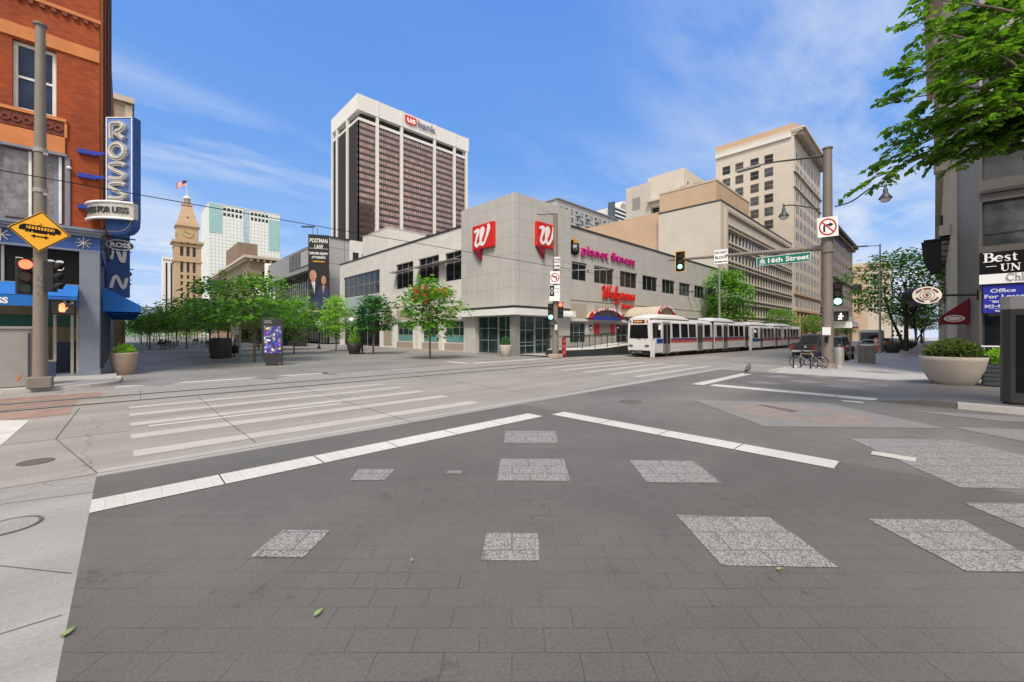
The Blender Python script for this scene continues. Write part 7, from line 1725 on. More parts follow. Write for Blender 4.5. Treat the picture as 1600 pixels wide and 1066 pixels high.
# ------------------------------------------------------------------ road vehicles (local: nose to +x, centre on the ground)
def wheel(t, x, y, r, w_):
    s_ = 1 if y > 0 else -1
    m = MB(); m.disc((x, y, r), (1, 0, 0), (0, 0, 1), r, MATS['rubber'], (0, -s_ * w_, 0), 20); o = m.obj('tyre', t)
    m = MB(); m.disc((x, y + s_ * .004, r), (1, 0, 0), (0, 0, 1), r * .62, MATS['steel_grey'], (0, -s_ * .03, 0), 14)
    for k in range(5): q_ = k * 1.2566; m.obox((x + math.cos(q_) * r * .3, y + s_ * .012, r + math.sin(q_) * r * .3), (math.cos(q_) * r * .28, 0, math.sin(q_) * r * .28), (-math.sin(q_) * .03, 0, math.cos(q_) * .03), (0, .012, 0), MATS['chrome'])
    m.obj('rim', o)
def car(label, paint, kind, loc, rz, group=None, L=4.5, W=1.85, H=1.5):
    t = thing('pickup_truck' if kind == 'pickup' else 'parked_car' if kind != 'van' else 'delivery_van', label, 'truck' if kind == 'pickup' else 'van' if kind == 'van' else 'car', (0, 0, 0), group)
    p_ = MATS[paint]; h = L / 2; w_ = W / 2; wr = .36 if kind in ('car',) else .40
    g = .28 if kind == 'car' else .38
    if kind == 'pickup': side = [(-h, g + .08), (-h, 1.12), (-h + .02, 1.16), (-.55, 1.18), (-.5, 1.16), (h - 1.9, 1.16), (h - .25, 1.08), (h, .85), (h, g + .05)]; cab = [(-.62, 1.14), (-.42, 1.86), (-.1, H), (1.0, H), (1.25, 1.84), (h - 1.5, 1.14)]
    elif kind == 'van': side = [(-h, g), (-h, H - .1), (-h + .1, H), (h - 1.5, H), (h - 1.1, H - .2), (h - .5, 1.2), (h - .05, 1.0), (h, g)]; cab = None
    elif kind == 'suv': side = [(-h, g), (-h + .02, .95), (-h + .08, 1.02), (h - 1.2, 1.02), (h - .2, .92), (h, .7), (h, g)]; cab = [(-h + .10, 1.0), (-h + .35, H - .06), (-h + .6, H), (.35, H), (.65, H - .06), (1.25, 1.0)]
    else: side = [(-h, g + .05), (-h + .03, .86), (-h + .12, .92), (h - 1.2, .92), (h - .25, .80), (h, .6), (h, g)]; cab = [(-h + .35, .9), (-.95, H - .08), (-.7, H), (.25, H), (.5, H - .07), (1.25, .9)]
    m = MB(); m.prism([(x, -w_, z) for x, z in side], (0, W, 0), p_); m.obj('body', t, bevel=.05)
    if cab:
        m = MB(); k_ = w_ - .09; zt = max(z for _, z in cab); zb = min(z for _, z in cab)
        f = lambda x, z, s_: V((x, s_ * (k_ - .20 * (z - zb) / (zt - zb)), z)); n_ = len(cab)
        m.raw([f(x, z, -1) for x, z in cab] + [f(x, z, 1) for x, z in cab], [tuple(range(n_))[::-1], tuple(range(n_, 2 * n_))] + [(i, (i + 1) % n_, n_ + (i + 1) % n_, n_ + i) for i in range(n_)], p_); m.obj('cabin', t, bevel=.04)
        for s_ in (-1, 1):
            m = MB(); z1, z2 = zb + .07, zt - .12
            xa = lambda z: cab[0][0] + (cab[1][0] - cab[0][0]) * (z - zb) / (zt - zb) + .12; xb_ = lambda z: cab[-1][0] + (cab[-2][0] - cab[-1][0]) * (z - zb) / (zt - zb) - .16
            m.face([f(xa(z1), z1, s_) + V((0, s_ * .012, 0)), f(xb_(z1), z1, s_) + V((0, s_ * .012, 0)), f(xb_(z2), z2, s_) + V((0, s_ * .012, 0)), f(xa(z2), z2, s_) + V((0, s_ * .012, 0))], MATS['glass_dark']); m.obj('side_glass', t)
        for i, nm in ((0, 'rear_window'), (n_ - 2, 'windscreen')):
            a, b = cab[i], cab[i + 1]; d = V((b[0] - a[0], 0, b[1] - a[1])); nr = V((-d.z, 0, d.x)).normalized() * .015
            if nr.x * (-1 if i == 0 else 1) < 0: nr = -nr
            m = MB(); q_ = [f(a[0] + d.x * k2, a[1] + d.z * k2, s_) * 1 for k2, s_ in ((.12, -.86), (.12, .86), (.9, .86), (.9, -.86))]; m.face([v + nr for v in q_], MATS['glass_dark']); m.obj(nm, t)
    else:
        for s_ in (-1, 1): m = MB(); m.face([(h - 1.55, s_ * (w_ + .006), 1.15), (h - .75, s_ * (w_ + .006), 1.15), (h - 1.2, s_ * (w_ + .006), H - .3), (h - 1.55, s_ * (w_ + .006), H - .3)], MATS['glass_dark']); m.obj('side_glass', t)
        m = MB(); m.box((-h - .01, -w_ + .2, 1.25), (-h - .002, w_ - .2, H - .3), MATS['glass_dark']); m.obj('rear_window', t)
    for x in (-h + .95, h - .92):
        for s_ in (-1, 1): wheel(t, x, s_ * (w_ + .01), wr, .22)
    for s_ in (-1, 1):
        m = MB(); m.box((-h - .015, s_ * (w_ - .12) - .1, .72), (-h + .1, s_ * (w_ - .12) + .1, 1.05 if kind != 'car' else .86), MATS['tail_red']); m.obj('tail_light', t)
        m = MB(); m.box((h - .2, s_ * (w_ - .22) - .18, .66), (h + .012, s_ * (w_ - .22) + .18, .8), MATS['chrome']); m.obj('headlight', t)
        m = MB(); xm = (cab[-1][0] - .3) if cab else h - .9; m.box((xm, s_ * (w_ + .02), 1.02), (xm + .14, s_ * (w_ + .26), 1.22), p_ if kind != 'suv' else MATS['white_paint']); m.obj('mirror', t)
    m = MB(); m.box((-h - .06, -w_ + .06, g + .08), (-h + .06, w_ - .06, g + .26), MATS['chrome'] if kind == 'pickup' else p_); m.obj('bumper', t, bevel=.02)
    m = MB(); m.box((-h - .075, -.26, g + .1), (-h - .061, .26, g + .24), MATS['white_paint']); m.obj('number_plate', t)
    if kind == 'pickup':
        m = MB(); m.disc((-h - .012, 0, .92), (0, 1, 0), (0, 0, 1), .08, MATS['chrome'], (.01, 0, 0), 12); m.obj('badge', t)
        m = MB(); m.box((-h + .06, -w_ + .08, 1.165), (-.7, w_ - .08, 1.19), MATS['black_matte']); m.obj('bed_cover', t)
        m = MB(); m.box((-h - .003, w_ * -1 + .26, .6), (-h + .001, w_ - .26, 1.08), MATS['paint_black']); m.obj('tailgate', t)
    m = MB(); m.box((-h + .1, -w_ + .12, .2), (h - .1, w_ - .12, g + .06), MATS['black_matte']); m.obj('chassis', t)
    t.location = loc; t.rotation_euler = (0, rad(.46) if abs(rz) < 1 else -rad(.46), rz); return t
g0 = G(1258, 564)
car('black pickup truck seen from behind beside the bicycles', 'paint_black', 'pickup', (42.0, 7.1, zg(42)), 0, L=5.8, W=2.0, H=1.95)
car('dark parked car half hidden behind the right steel pole', 'paint_black', 'suv', (40.3, 5.42, zg(40.3)), 0, L=4.7, W=1.95, H=1.75)
c = G(1355, 545); car('white box van parked down the street above the litter bin', 'paint_white', 'van', (70, 5.6, zg(70)), 0, L=6, W=2.1, H=2.6)
car('silver parked car in front of the white van', 'paint_silver', 'car', (61, 4.95, zg(61)), 0, L=4.5, W=1.85, H=1.48)
car('dark red parked car beside the orange post', 'paint_red', 'suv', (64.2, 4.95, zg(64)), 0, L=4.4, W=1.85, H=1.62).location = (79, 5.0, zg(79))
for i, (x, y, pt_, k_, lb) in enumerate(((88, 5.0, 'paint_black', 'suv', 'black parked car in the kerb row beyond the red car'), (95, 5.0, 'paint_silver', 'car', 'silver car farther along the kerb row behind the tree'), (103, 5.0, 'paint_white', 'suv', 'white parked car in the kerb row near the far crossing'), (112, 5.0, 'paint_black', 'car', 'small black car at the end of the kerb row'), (150, 12, 'paint_black', 'car', 'distant dark car in the far lane of the tram street'), (165, 8.4, 'paint_white', 'suv', 'distant white car in the middle of the tram street'))):
    car(lb, pt_, k_, (x, y, zg(x)), 0, 'cars down the tram street')

# ------------------------------------------------------------------ bicycles and rack
def bike(label, paint, loc, rz, lean, group=None, bag=None):
    t = thing('bicycle', label, 'bicycle', (0, 0, 0), group); r = .34; wb_ = .53
    for x, nm in ((-wb_, 'rear'), (wb_, 'front')):
        m = MB(); P = [V((x + (r - .015) * math.cos(q_), 0, r + (r - .015) * math.sin(q_))) for q_ in [2 * math.pi * i / 30 for i in range(31)]]; m.tube(P, .020, MATS['rubber'], 7, False); w1 = m.obj('wheel', t)
        m = MB(); P = [V((x + (r - .042) * math.cos(q_), 0, r + (r - .042) * math.sin(q_))) for q_ in [2 * math.pi * i / 30 for i in range(31)]]; m.tube(P, .010, MATS['chrome'], 5, False); m.obj('rim', w1)
        m = MB()
        for k in range(18): q_ = 2 * math.pi * k / 18; m.tube([(x, .02 * (-1) ** k, r), (x + (r - .04) * math.cos(q_), 0, r + (r - .04) * math.sin(q_))], .0018, MATS['chrome'], 4, False)
        m.tube([(x, -.04, r), (x, .04, r)], .025, MATS['steel_dark'], 8); m.obj('spokes', w1)
    bb, st, hd, ht = V((-.08, 0, .29)), V((-.22, 0, .80)), V((.36, 0, .66)), V((.33, 0, .80))
    m = MB(); pm = MATS[paint]
    for a, b, rr in ((bb, st, .017), (bb, hd, .020), (st * .97 + V((.0, 0, .0)), ht, .016), (hd, ht + V((-.01, 0, .05)), .021)): m.tube([a, b], rr, pm, 8)
    for s_ in (-.05, .05): m.tube([bb + V((0, s_ * .6, 0)), V((-wb_, s_, r))], .010, pm, 6); m.tube([st.lerp(bb, .12), V((-wb_, s_, r))], .009, pm, 6); m.tube([hd + V((.0, s_ * .5, -.02)), V((.47, s_, .48)), V((wb_, s_, r))], .012, pm, 6)
    m.obj('frame', t)
    m = MB(); m.tube([ht + V((-.01, 0, .05)), ht + V((-.02, 0, .15))], .014, MATS['steel_grey'], 8); m.tube([ht + V((-.08, -.28, .17)), ht + V((.02, -.2, .16)), ht + V((.0, 0, .16)), ht + V((.02, .2, .16)), ht + V((-.08, .28, .17))], .012, MATS['steel_dark'], 7); m.obj('handlebar', t)
    m = MB(); m.tube([st, st + V((-.03, 0, .12))], .013, MATS['steel_grey'], 7); m.prism([st + V((-.16, -.08, .12)), st + V((-.16, .08, .12)), st + V((-.02, .05, .12)), st + V((.14, .02, .12)), st + V((.14, -.02, .12)), st + V((-.02, -.05, .12))], (0, 0, .045), MATS['black_matte']); m.obj('saddle', t, bevel=.012)
    m = MB(); m.disc(bb + V((0, -.05, 0)), (1, 0, 0), (0, 0, 1), .09, MATS['steel_grey'], (0, .008, 0), 18); m.tube([bb + V((0, -.06, 0)), bb + V((.12, -.07, -.10))], .011, MATS['steel_grey'], 6); m.tube([bb + V((0, .06, 0)), bb + V((-.12, .07, .10))], .011, MATS['steel_grey'], 6); m.box(bb + V((.08, -.16, -.115)), bb + V((.17, -.07, -.095)), MATS['black_matte']); m.box(bb + V((-.17, .07, .095)), bb + V((-.08, .16, .115)), MATS['black_matte']); m.obj('crank', t)
    m = MB()
    for x in (-wb_, wb_): P = [V((x + (r + .02) * math.cos(q_), 0, r + (r + .02) * math.sin(q_))) for q_ in [rad(40 + 12 * i + (20 if x < 0 else -10)) for i in range(10)]]; m.tube(P, .016, MATS['steel_dark'], 5)
    m.obj('mudguard', t)
    if bag:
        m = MB(); m.box((-.72, -.20, .62), (-.40, .20, .86), MATS[bag]); m.obj('pannier', t, bevel=.03)
    t.rotation_euler = (lean, 0, rz); t.location = loc; t.scale = (.94,) * 3; return t
b0 = G(1244, 576, .08); b1 = G(1268, 576, .08)
dr_ = V((RX - .72 * FX, RY - .72 * FY, 0)).normalized(); ang = math.atan2(dr_.y, dr_.x)
bike('pale grey bicycle with a big front wheel locked at the left of the rack', 'galv', G(1243.5, 575, .08) + dr_ * .53, ang + math.pi, rad(4))
bike('blue bicycle with a yellow pannier between the rack and the pole', 'blue_sign', G(1281, 572, .08), ang + .25, rad(-5), bag='yellow_sign')
bike('black bicycle standing behind the others at the rack', 'black', G(1272, 571.5, .08), ang + .5, rad(3), bag='black_matte')
for i, px in enumerate((1253, 1264)):
    c = G(px, 576.5 - i * .8, .08); t = thing('bike_rack', ('black hoop bicycle rack nearest the big front wheel', 'second black hoop bicycle rack nearer the steel pole')[i], 'bike rack', c)
    P = [c + V((0, -.36, 0)), c + V((0, -.36, .72)), c + V((0, -.25, .84)), c + V((0, .25, .84)), c + V((0, .36, .72)), c + V((0, .36, 0))]
    m = MB(); m.tube(P, .032, MATS['black_matte'], 8); m.obj('hoop', t)
    m = MB()
    for k in (-.36, .36): m.disc(c + V((0, k, 0)), (1, 0, 0), (0, 1, 0), .075, MATS['black_matte'], (0, 0, .015), 12)
    m.obj('foot_plate', t)
# small pale bird by the kerb
c = G(1169, 583.5, .012); t = thing('pigeon', 'dark pigeon standing at the tip of the white stone band', 'bird', c)
s_ = MB(); s_.lathe([(.0, -.15), (.04, -.12), (.075, -.03), (.07, .05), (.045, .11), (.0, .14)], (0, 0, 0), mat('pigeon_grey', (.10, .10, .115), .7), 12)
for i, v in enumerate(s_.v): s_.v[i] = c + V((v.z, v.x * .85, v.y + .16 + v.z * .35)) * 1.6
s_.obj('body', t)
m = MB(); m.lathe([(0, -.045), (.036, -.02), (.036, .02), (0, .045)], c + V((.20, 0, .42)), MATS['pigeon_grey'], 10); m.tube([c + V((.17, 0, .30)), c + V((.2, 0, .42))], [.07, .04], MATS['pigeon_grey'], 8); m.obj('head', t)
m = MB(); m.tube([c + V((.24, 0, .42)), c + V((.29, 0, .405))], [.014, .003], MATS['black'], 6); m.obj('beak', t)
m = MB(); m.prism([c + V((-.2, -.06, .16)), c + V((-.42, -.05, .1)), c + V((-.42, .05, .1)), c + V((-.2, .06, .16))], (0, 0, .02), MATS['black']); m.obj('tail', t)
for k in (-.05, .05): m = MB(); m.tube([c + V((0, k, .16)), c + V((0, k, 0)), c + V((.05, k, 0))], .008, mat('bird_leg', (.35, .1, .09), .6), 5); m.obj('leg', t)

# ------------------------------------------------------------------ pots, bins, cabinets, kiosks
def tuft(parent, c, rx, ry, h, n_, m_, size=.10, name='plant', up=.6):
    m = MB(); r_ = random.Random(int(c[0] * 97 + c[1] * 31) & 9999)
    for i in range(n_):
        q_ = r_.random() * 6.283; d = r_.random() ** .5; z = r_.random() ** .8 * h * (1 - .55 * d * d)
        p_ = V((c[0] + rx * d * math.cos(q_), c[1] + ry * d * math.sin(q_), c[2] + z))
        a = V((r_.uniform(-1, 1), r_.uniform(-1, 1), r_.uniform(-.2, 1) * up + .2)).normalized() * size * r_.uniform(.6, 1.5); b = a.cross(V((r_.uniform(-1, 1), r_.uniform(-1, 1), 1))).normalized() * size * .28
        m.face([p_, p_ + a * .5 + b, p_ + a, p_ + a * .5 - b], m_)
    for i in range(24):
        q_ = r_.random() * 6.283; d = r_.random() ** .5 * .7; p0 = V((c[0] + rx * .5 * d * math.cos(q_), c[1] + ry * .5 * d * math.sin(q_), c[2] - .05)); m.tube([p0, p0 + V((rx * .6 * d * math.cos(q_), ry * .6 * d * math.sin(q_), h * .8 * (1 - .4 * d)))], .006, m_, 4)
    return m.obj(name, parent, norm=False)
def bowl(label, loc, r, h, m_, leaf_, ph, pn, sx=1, sy=1, rz=0, prof=None, group=None):
    t = thing('planter', label, 'planter', loc, group); c = V(loc)
    pr = prof or [(.62, 0), (.70, .06), (.86, .35), (.97, .75), (1.0, 1.0), (.93, 1.0), (.90, .86)]
    m = MB(); m.lathe([(a * r, b * h) for a, b in pr], c, m_, 36, sx, sy); m.obj('pot', t)
    m = MB(); m.disc(c + V((0, 0, h * .87)), (sx, 0, 0), (0, sy, 0), r * .90, MATS['soil']); m.obj('soil', t)
    tuft(t, c + V((0, 0, h * .85)), r * .84 * sx, r * .84 * sy, ph, pn, leaf_, .13 if r > .8 else .10); return t
pr = G(1488.5, 601, .105)
bowl('wide pale stone bowl planter with green shrubs at the right corner', pr, .84, .98, MATS['planter_stone'], MATS['leaf_shrub'], .75, 2600, prof=[(.52, 0), (.60, .03), (.74, .2), (.90, .55), (.97, .85), (1.0, 1.0), (.955, 1.0), (.93, .88)])
bowl('tan tapered stone pot with bright plants by the blue pillar', G(194, 585.5), .48, 1.0, MATS['planter_tan'], MATS['leaf_lime'], .55, 700, prof=[(.66, 0), (.74, .08), (.93, .5), (1.0, .94), (1.0, 1.0), (.9, 1.0), (.88, .88)])
bowl('pale round pot with a small bush at the store entrance', G(790, 557), .50, .92, MATS['planter_stone'], MATS['leaf_dark'], .85, 500, prof=[(.62, 0), (.72, .05), (.92, .5), (1.0, .93), (.98, 1.0), (.88, 1.0), (.86, .88)])
bowl('black tapered pot with yellow green plants in front of the left wing', G(553.5, 553.5), .62, .98, MATS['planter_black'], MATS['leaf_lime'], 1.3, 700, prof=[(.6, 0), (.7, .06), (.95, .6), (1.0, .95), (.9, 1.0), (.88, .9)])
t = thing('planter_box', 'dark slatted planter box with yellow green leaves beside the stone bowl', 'planter', (22, -1.6, .1)); a = G(1536, 604.5, .11); bb_ = G(1572, 606.5, .11); L_ = .86; u = V((0, -1, 0)); v = V((1, 0, 0))
m = MB()
for k in range(5): m.obox((a + u * L_ / 2 + v * .02 + V((0, 0, .12 + k * .145))), u * L_ / 2, v * .02, (0, 0, .062), mat('slat_slate', (.06, .07, .085), .6)); m.obox((a + u * .01 + v * .3 + V((0, 0, .12 + k * .145))), u * .02, v * .28, (0, 0, .062), MATS['slat_slate'])
m.obox(a + u * L_ / 2 + v * .32 + V((0, 0, .4)), u * (L_ / 2 - .03), v * .27, (0, 0, .38), MATS['black_matte']); m.obj('box', t)
m = MB()
for k in (0, 1): m.obox(a + u * (L_ * k) + V((0, 0, .5)), u * .025, v * .025, (0, 0, .5), MATS['black_matte'])
m.obox(a + u * L_ / 2 + V((0, 0, 1.0)), u * L_ / 2, v * .02, (0, 0, .02), MATS['black_matte']); m.obj('guard_rail', t)
tuft(t, a + u * L_ / 2 + v * .3 + V((0, 0, .74)), .35, .42, .55, 700, MATS['leaf_lime'], .12)
t = thing('guard_rail', 'white two bar window guard rail behind the planter box', 'railing', (XG - .7, YG - .7, .1))
m = MB()
for z in (1.05, 1.38): m.tube([(XG - .55, YG - .03, z), (XG - .55, YG - 4, z)], .028, MATS['white_sign'], 6)
for y in (.1, 1.6, 3.2): m.tube([(XG - .55, YG - y, .1), (XG - .55, YG - y, 1.42)], .025, MATS['steel_grey'], 6)
m.obj('bars', t)
def kiosk_pillar():
    a = G(1577, 632, .135); t = thing('information_pillar', 'dark grey street information pillar with silver top at the right edge', 'kiosk', a)
    u = V((0, -1, 0)); v = V((1, 0, 0)); W2_ = .8; h_ = 2.66
    m = MB(); P = [a + u * x + v * y for x, y in ((.02, 0), (W2_ * 2, 0), (W2_ * 2, .45), (.02, .45), (-.10, .36), (-.13, .22), (-.10, .08))]; m.prism([p_ + V((0, 0, .04)) for p_ in P], (0, 0, h_ - .36), mat('pillar_grey', (.042, .041, .040), .4, 0, .15)); m.obj('body', t, bevel=.012)
    m = MB(); m.prism([p_ + V((0, 0, h_ - .32)) for p_ in P], (0, 0, .32), mat('pillar_silver', (.36, .35, .34), .4, .3, .1)); m.obj('top', t, bevel=.012)
    m = MB()
    for k in range(4): m.obox(a + u * (.18 + k * .36) - v * .004 + V((0, 0, h_ - .16)), u * .13, v * .004, (0, 0, .11), MATS['steel_grey'])
    m.obox(a + u * .8 - v * .004 + V((0, 0, 1.25)), u * .7, v * .004, (0, 0, .95), MATS['black']); m.obj('panel', t)
    m = MB(); m.prism([p_ + (a + u * .7 + v * .22 - p_) * .05 for p_ in P], (0, 0, .04), MATS['black_matte']); m.obj('plinth', t)
kiosk_pillar()
def screen_mat():
    m, n, l, b = nodes('kiosk_screen'); p = pos(n, l)
    v = n.new('ShaderNodeTexVoronoi'); v.inputs['Scale'].default_value = 6.5; v.inputs['Randomness'].default_value = 1
    w_ = n.new('ShaderNodeTexNoise'); w_.inputs['Scale'].default_value = 4; l.new(p, w_.inputs['Vector'])
    s1 = n.new('ShaderNodeVectorMath'); s1.operation = 'SCALE'; s1.inputs['Scale'].default_value = .5; l.new(w_.outputs['Color'], s1.inputs[0])
    ad = n.new('ShaderNodeVectorMath'); l.new(p, ad.inputs[0]); l.new(s1.outputs[0], ad.inputs[1]); l.new(ad.outputs[0], v.inputs['Vector'])
    s2 = n.new('ShaderNodeSeparateColor'); l.new(v.outputs['Color'], s2.inputs[0])
    c = ramp(n, l, s2.outputs[0], [(.0, (.02, .015, .08)), (.35, (.09, .03, .30)), (.5, (.02, .10, .5)), (.62, (.6, .04, .45)), (.74, (.05, .55, .7)), (.86, (.75, .75, .8)), (.95, (.8, .55, .05))])
    c = mixc(n, l, ramp(n, l, v.outputs['Distance'], [(.0, (1, 1, 1)), (.5, (.1,) * 3)]), (.015, .012, .06), c)
    l.new(c, b.inputs['Base Color']); l.new(c, b.inputs['Emission Color']); b.inputs['Emission Strength'].default_value = .9; b.inputs['Roughness'].default_value = .2
    return m
c = G(426, 571.5, .006); t = thing('digital_kiosk', 'black digital street kiosk showing a colourful abstract screen', 'kiosk', c); fc = TOC(c); u = V((-fc.y, fc.x, 0)); v = -fc
m = MB(); q = lambda x, y, z: c + u * x + v * y + V((0, 0, z))
m.prism([q(-.30, 0, 0), q(.52, 0, 0), q(.52, 0, 2.62), q(.44, 0, 2.7), q(-.46, 0, 2.7), q(-.54, 0, 2.62), q(-.54, 0, .62)], v * .32, MATS['planter_black']); m.obj('cabinet', t, bevel=.02)
m = MB(); m.prism([q(-.42, -.01, .72), q(.42, -.01, .72), q(.42, -.01, 2.28), q(-.42, -.01, 2.28)], v * .008, screen_mat()); m.obj('screen', t)
m = MB()
for k, w_ in ((0, .36), (1, .40)): m.prism([q(-.42, -.008, 2.54 - k * .1), q(-.42 + w_, -.008, 2.54 - k * .1), q(-.42 + w_, -.008, 2.59 - k * .1), q(-.42, -.008, 2.59 - k * .1)], v * .006, MATS['galv'])
m.prism([q(.3, -.008, .1), q(.4, -.008, .1), q(.4, -.008, .15), q(.3, -.008, .15)], v * .006, MATS['galv']); m.obj('header_marks', t)
a = G(50, 604, .12); t = thing('utility_cabinet', 'large weathered grey metal utility cabinet at the left edge', 'cabinet', a); y0 = a.y
m = MB(); m.box((a.x - 2.3, y0, .13), (a.x, y0 + .8, 2.02), MATS['galv']); m.obj('body', t, bevel=.02)
m = MB(); m.box((a.x - 2.34, y0 - .05, 2.02), (a.x + .05, y0 + .85, 2.1), MATS['galv']); m.obj('lid', t, bevel=.01)
m = MB(); m.box((a.x - 1.2, y0 - .012, .3), (a.x - 1.18, y0 - .002, 1.95), MATS['steel_dark']); m.box((a.x - .09, y0 - .03, .3), (a.x - .04, y0 - .002, 1.9), MATS['steel_dark']); m.obj('door_seam', t)
m = MB(); m.ribbon([(a.x - .33, .32), (a.x - .26, .44), (a.x - .25, .52)], .05, lambda u_, v_, z_: V((u_, y0 - .004 - z_, v_)), mat('spray_orange', (.6, .14, .04), .8), .002); m.obj('spray_mark', t)
t = thing('conduit_post', 'thin dark conduit standing between the grey cabinet and steel pole', 'post', (a.x + .14, y0 + .1, .12)); m = MB(); m.tube([(a.x + .14, y0 + .1, .12), (a.x + .14, y0 + .1, 2.1)], .06, MATS['steel_dark'], 8); m.obj('pipe', t); m = MB(); m.lathe([(.08, 0), (.08, .06), (0, .09)], (a.x + .14, y0 + .1, 2.1), MATS['steel_grey'], 10); m.obj('cap', t)
def bin_box(label, loc, w_, h_, m_, tilt=0):
    t = thing('litter_bin', label, 'bin', (0, 0, 0)); m = MB(); m.box((-w_ / 2, -w_ / 2, 0), (w_ / 2, w_ / 2, h_ * .8), m_); m.obj('body', t, bevel=.03)
    m = MB()
    for k in range(9): x = -w_ / 2 + w_ * (k + .5) / 9; m.box((x - .012, -w_ / 2 - .012, .06), (x + .012, -w_ / 2 - .002, h_ * .74), MATS['steel_dark'])
    m.obj('slats', t)
    m = MB(); m.box((-w_ / 2 - .03, -w_ / 2 - .03, h_ * .8), (w_ / 2 + .03, w_ / 2 + .03, h_ * .86), m_); m.box((-w_ / 2, -w_ / 2, h_ * .98), (w_ / 2, w_ / 2, h_), m_)
    for a_, b_ in ((-1, -1), (1, -1), (1, 1), (-1, 1)): m.box((a_ * w_ / 2 - .03 if a_ > 0 else -w_ / 2, b_ * w_ / 2 - .03 if b_ > 0 else -w_ / 2, h_ * .86), (a_ * w_ / 2 if a_ > 0 else -w_ / 2 + .03, b_ * w_ / 2 if b_ > 0 else -w_ / 2 + .03, h_ * .98), m_)
    m.obj('lid', t); return place(t, loc, TOC(loc))
bin_box('square grey brown litter bin on the right pavement', G(1354, 567.5, .1), .82, 1.25, mat('bin_taupe', (.24, .215, .19), .6))
c = G(345.5, 560, .006); t = thing('round_bin', 'large round dark slatted bin under the mall trees', 'bin', c); m = MB(); m.lathe([(.62, 0), (.64, .05), (.64, 1.42), (.58, 1.5), (.3, 1.52)], c, MATS['planter_black'], 26); m.obj('body', t)
m = MB()
for k in range(26): q_ = 2 * math.pi * k / 26; m.box((c.x + .645 * math.cos(q_) - .02, c.y + .645 * math.sin(q_) - .02, .08), (c.x + .645 * math.cos(q_) + .02, c.y + .645 * math.sin(q_) + .02, 1.38), MATS['steel_dark'])
m.obj('slats', t)
c = G(366, 558, .006); t = thing('small_bin', 'small black basket bin on a short post under the mall trees', 'bin', c); m = MB(); m.tube([c, c + V((0, 0, 1.0))], .05, MATS['black_matte'], 8); m.obj('post', t); m = MB(); m.lathe([(.30, .3), (.36, .36), (.40, .85), (.36, .9)], c, MATS['black_matte'], 16); m.obj('basket', t)
c = G(374.5, 562, .006); t = thing('notice_post', 'grey post with a pale notice board among the mall trees', 'sign', c); m = MB(); m.tube([c, c + V((0, 0, 3.2))], .09, MATS['steel_grey'], 8); m.obj('post', t); m = MB(); m.box(c + V((-.55, -.2, 1.75)), c + V((-.08, -.1, 2.5)), MATS['off_white_warm']); m.obj('board', t)
c = G(1329, 563, .1); t = thing('parking_sign', 'slim post with a white and red parking sign behind the right pole', 'sign', c); m = MB(); m.tube([c, c + V((0, 0, 3.0))], .045, MATS['steel_pole'], 8); m.obj('post', t)
fcs = TOC(c); u = V((-fcs.y, fcs.x, 0)); m = MB(); m.obox(c + fcs * .06 + V((0, 0, 2.72)), u * .2, fcs * .008, (0, 0, .3), MATS['white_sign']); m.obox(c + fcs * .06 + u * .25 + V((0, 0, 2.5)), u * .16, fcs * .007, (0, 0, .16), MATS['white_sign']); m.obj('plate', t)
m = MB(); m.obox(c + fcs * .072 + V((0, 0, 2.62)), u * .15, fcs * .004, (0, 0, .05), MATS['ring_red']); m.obox(c + fcs * .072 + u * .2 + V((0, 0, 2.27)), u * .22, fcs * .006, (0, 0, .05), MATS['ring_red']); m.obj('red_marking', t)
c = G(1369.5, 551, .1); t = thing('barrier_post', 'orange plastic barrier post leaning on the slim street light', 'barrier', c); m = MB(); m.box(c + V((-.28, -.28, 0)), c + V((.28, .28, .09)), MATS['black_matte']); m.obj('foot', t); m = MB(); m.lathe([(.24, .09), (.22, .6), (.18, 1.5), (.1, 1.55)], c, MATS['orange_plastic'], 14); m.obj('post', t)
m = MB()
for z in (.8, 1.15): m.lathe([(.222, z), (.212, z + .16)], c, MATS['white_sign'], 14)
m.obj('band', t)
c = G(1311, 573, .1); t = thing('meter_post', 'short galvanised cylinder post just right of the steel pole', 'post', c); m = MB(); m.lathe([(.30, 0), (.24, .05), (.22, .1), (.22, 1.0), (.16, 1.06)], c, MATS['galv'], 16); m.obj('post', t); m = MB(); m.lathe([(.12, 1.06), (.12, 1.2), (0, 1.24)], c, MATS['steel_dark'], 12); m.obj('cap', t)
# lamps with silver domes along the left wing
for px, py, yb, lb in ((550, 502, 552.5, 'silver dome lamp post beside the black pot'), (498.5, 506.5, 545, 'silver dome lamp post in front of the theatre hedge'), (459, 508, 541.5, 'silver dome lamp post farther along the hedge')):
    c = G(px, yb, .006); h_ = EYE + (HZ - py) / FOC * (c.x * FX + c.y * FY); t = thing('lamp_post', lb, 'street lamp', c, 'dome lamps by the left wing')
    m = MB(); m.tube([c, c + V((0, 0, h_ - .4))], .085, MATS['black_matte'], 8); m.lathe([(.2, 0), (.2, .2), (.1, .3)], c, MATS['black_matte'], 12); m.obj('post', t)
    m = MB(); m.lathe([(.46, h_ - .12), (.46, h_), (.40, h_ + .18), (.26, h_ + .32), (0, h_ + .38)], c, MATS['silver'], 20); m.obj('dome', t)
    m = MB(); m.lathe([(.10, h_ - .42), (.3, h_ - .36), (.44, h_ - .13)], c, MATS['lamp_glass'], 16); m.obj('glass', t)
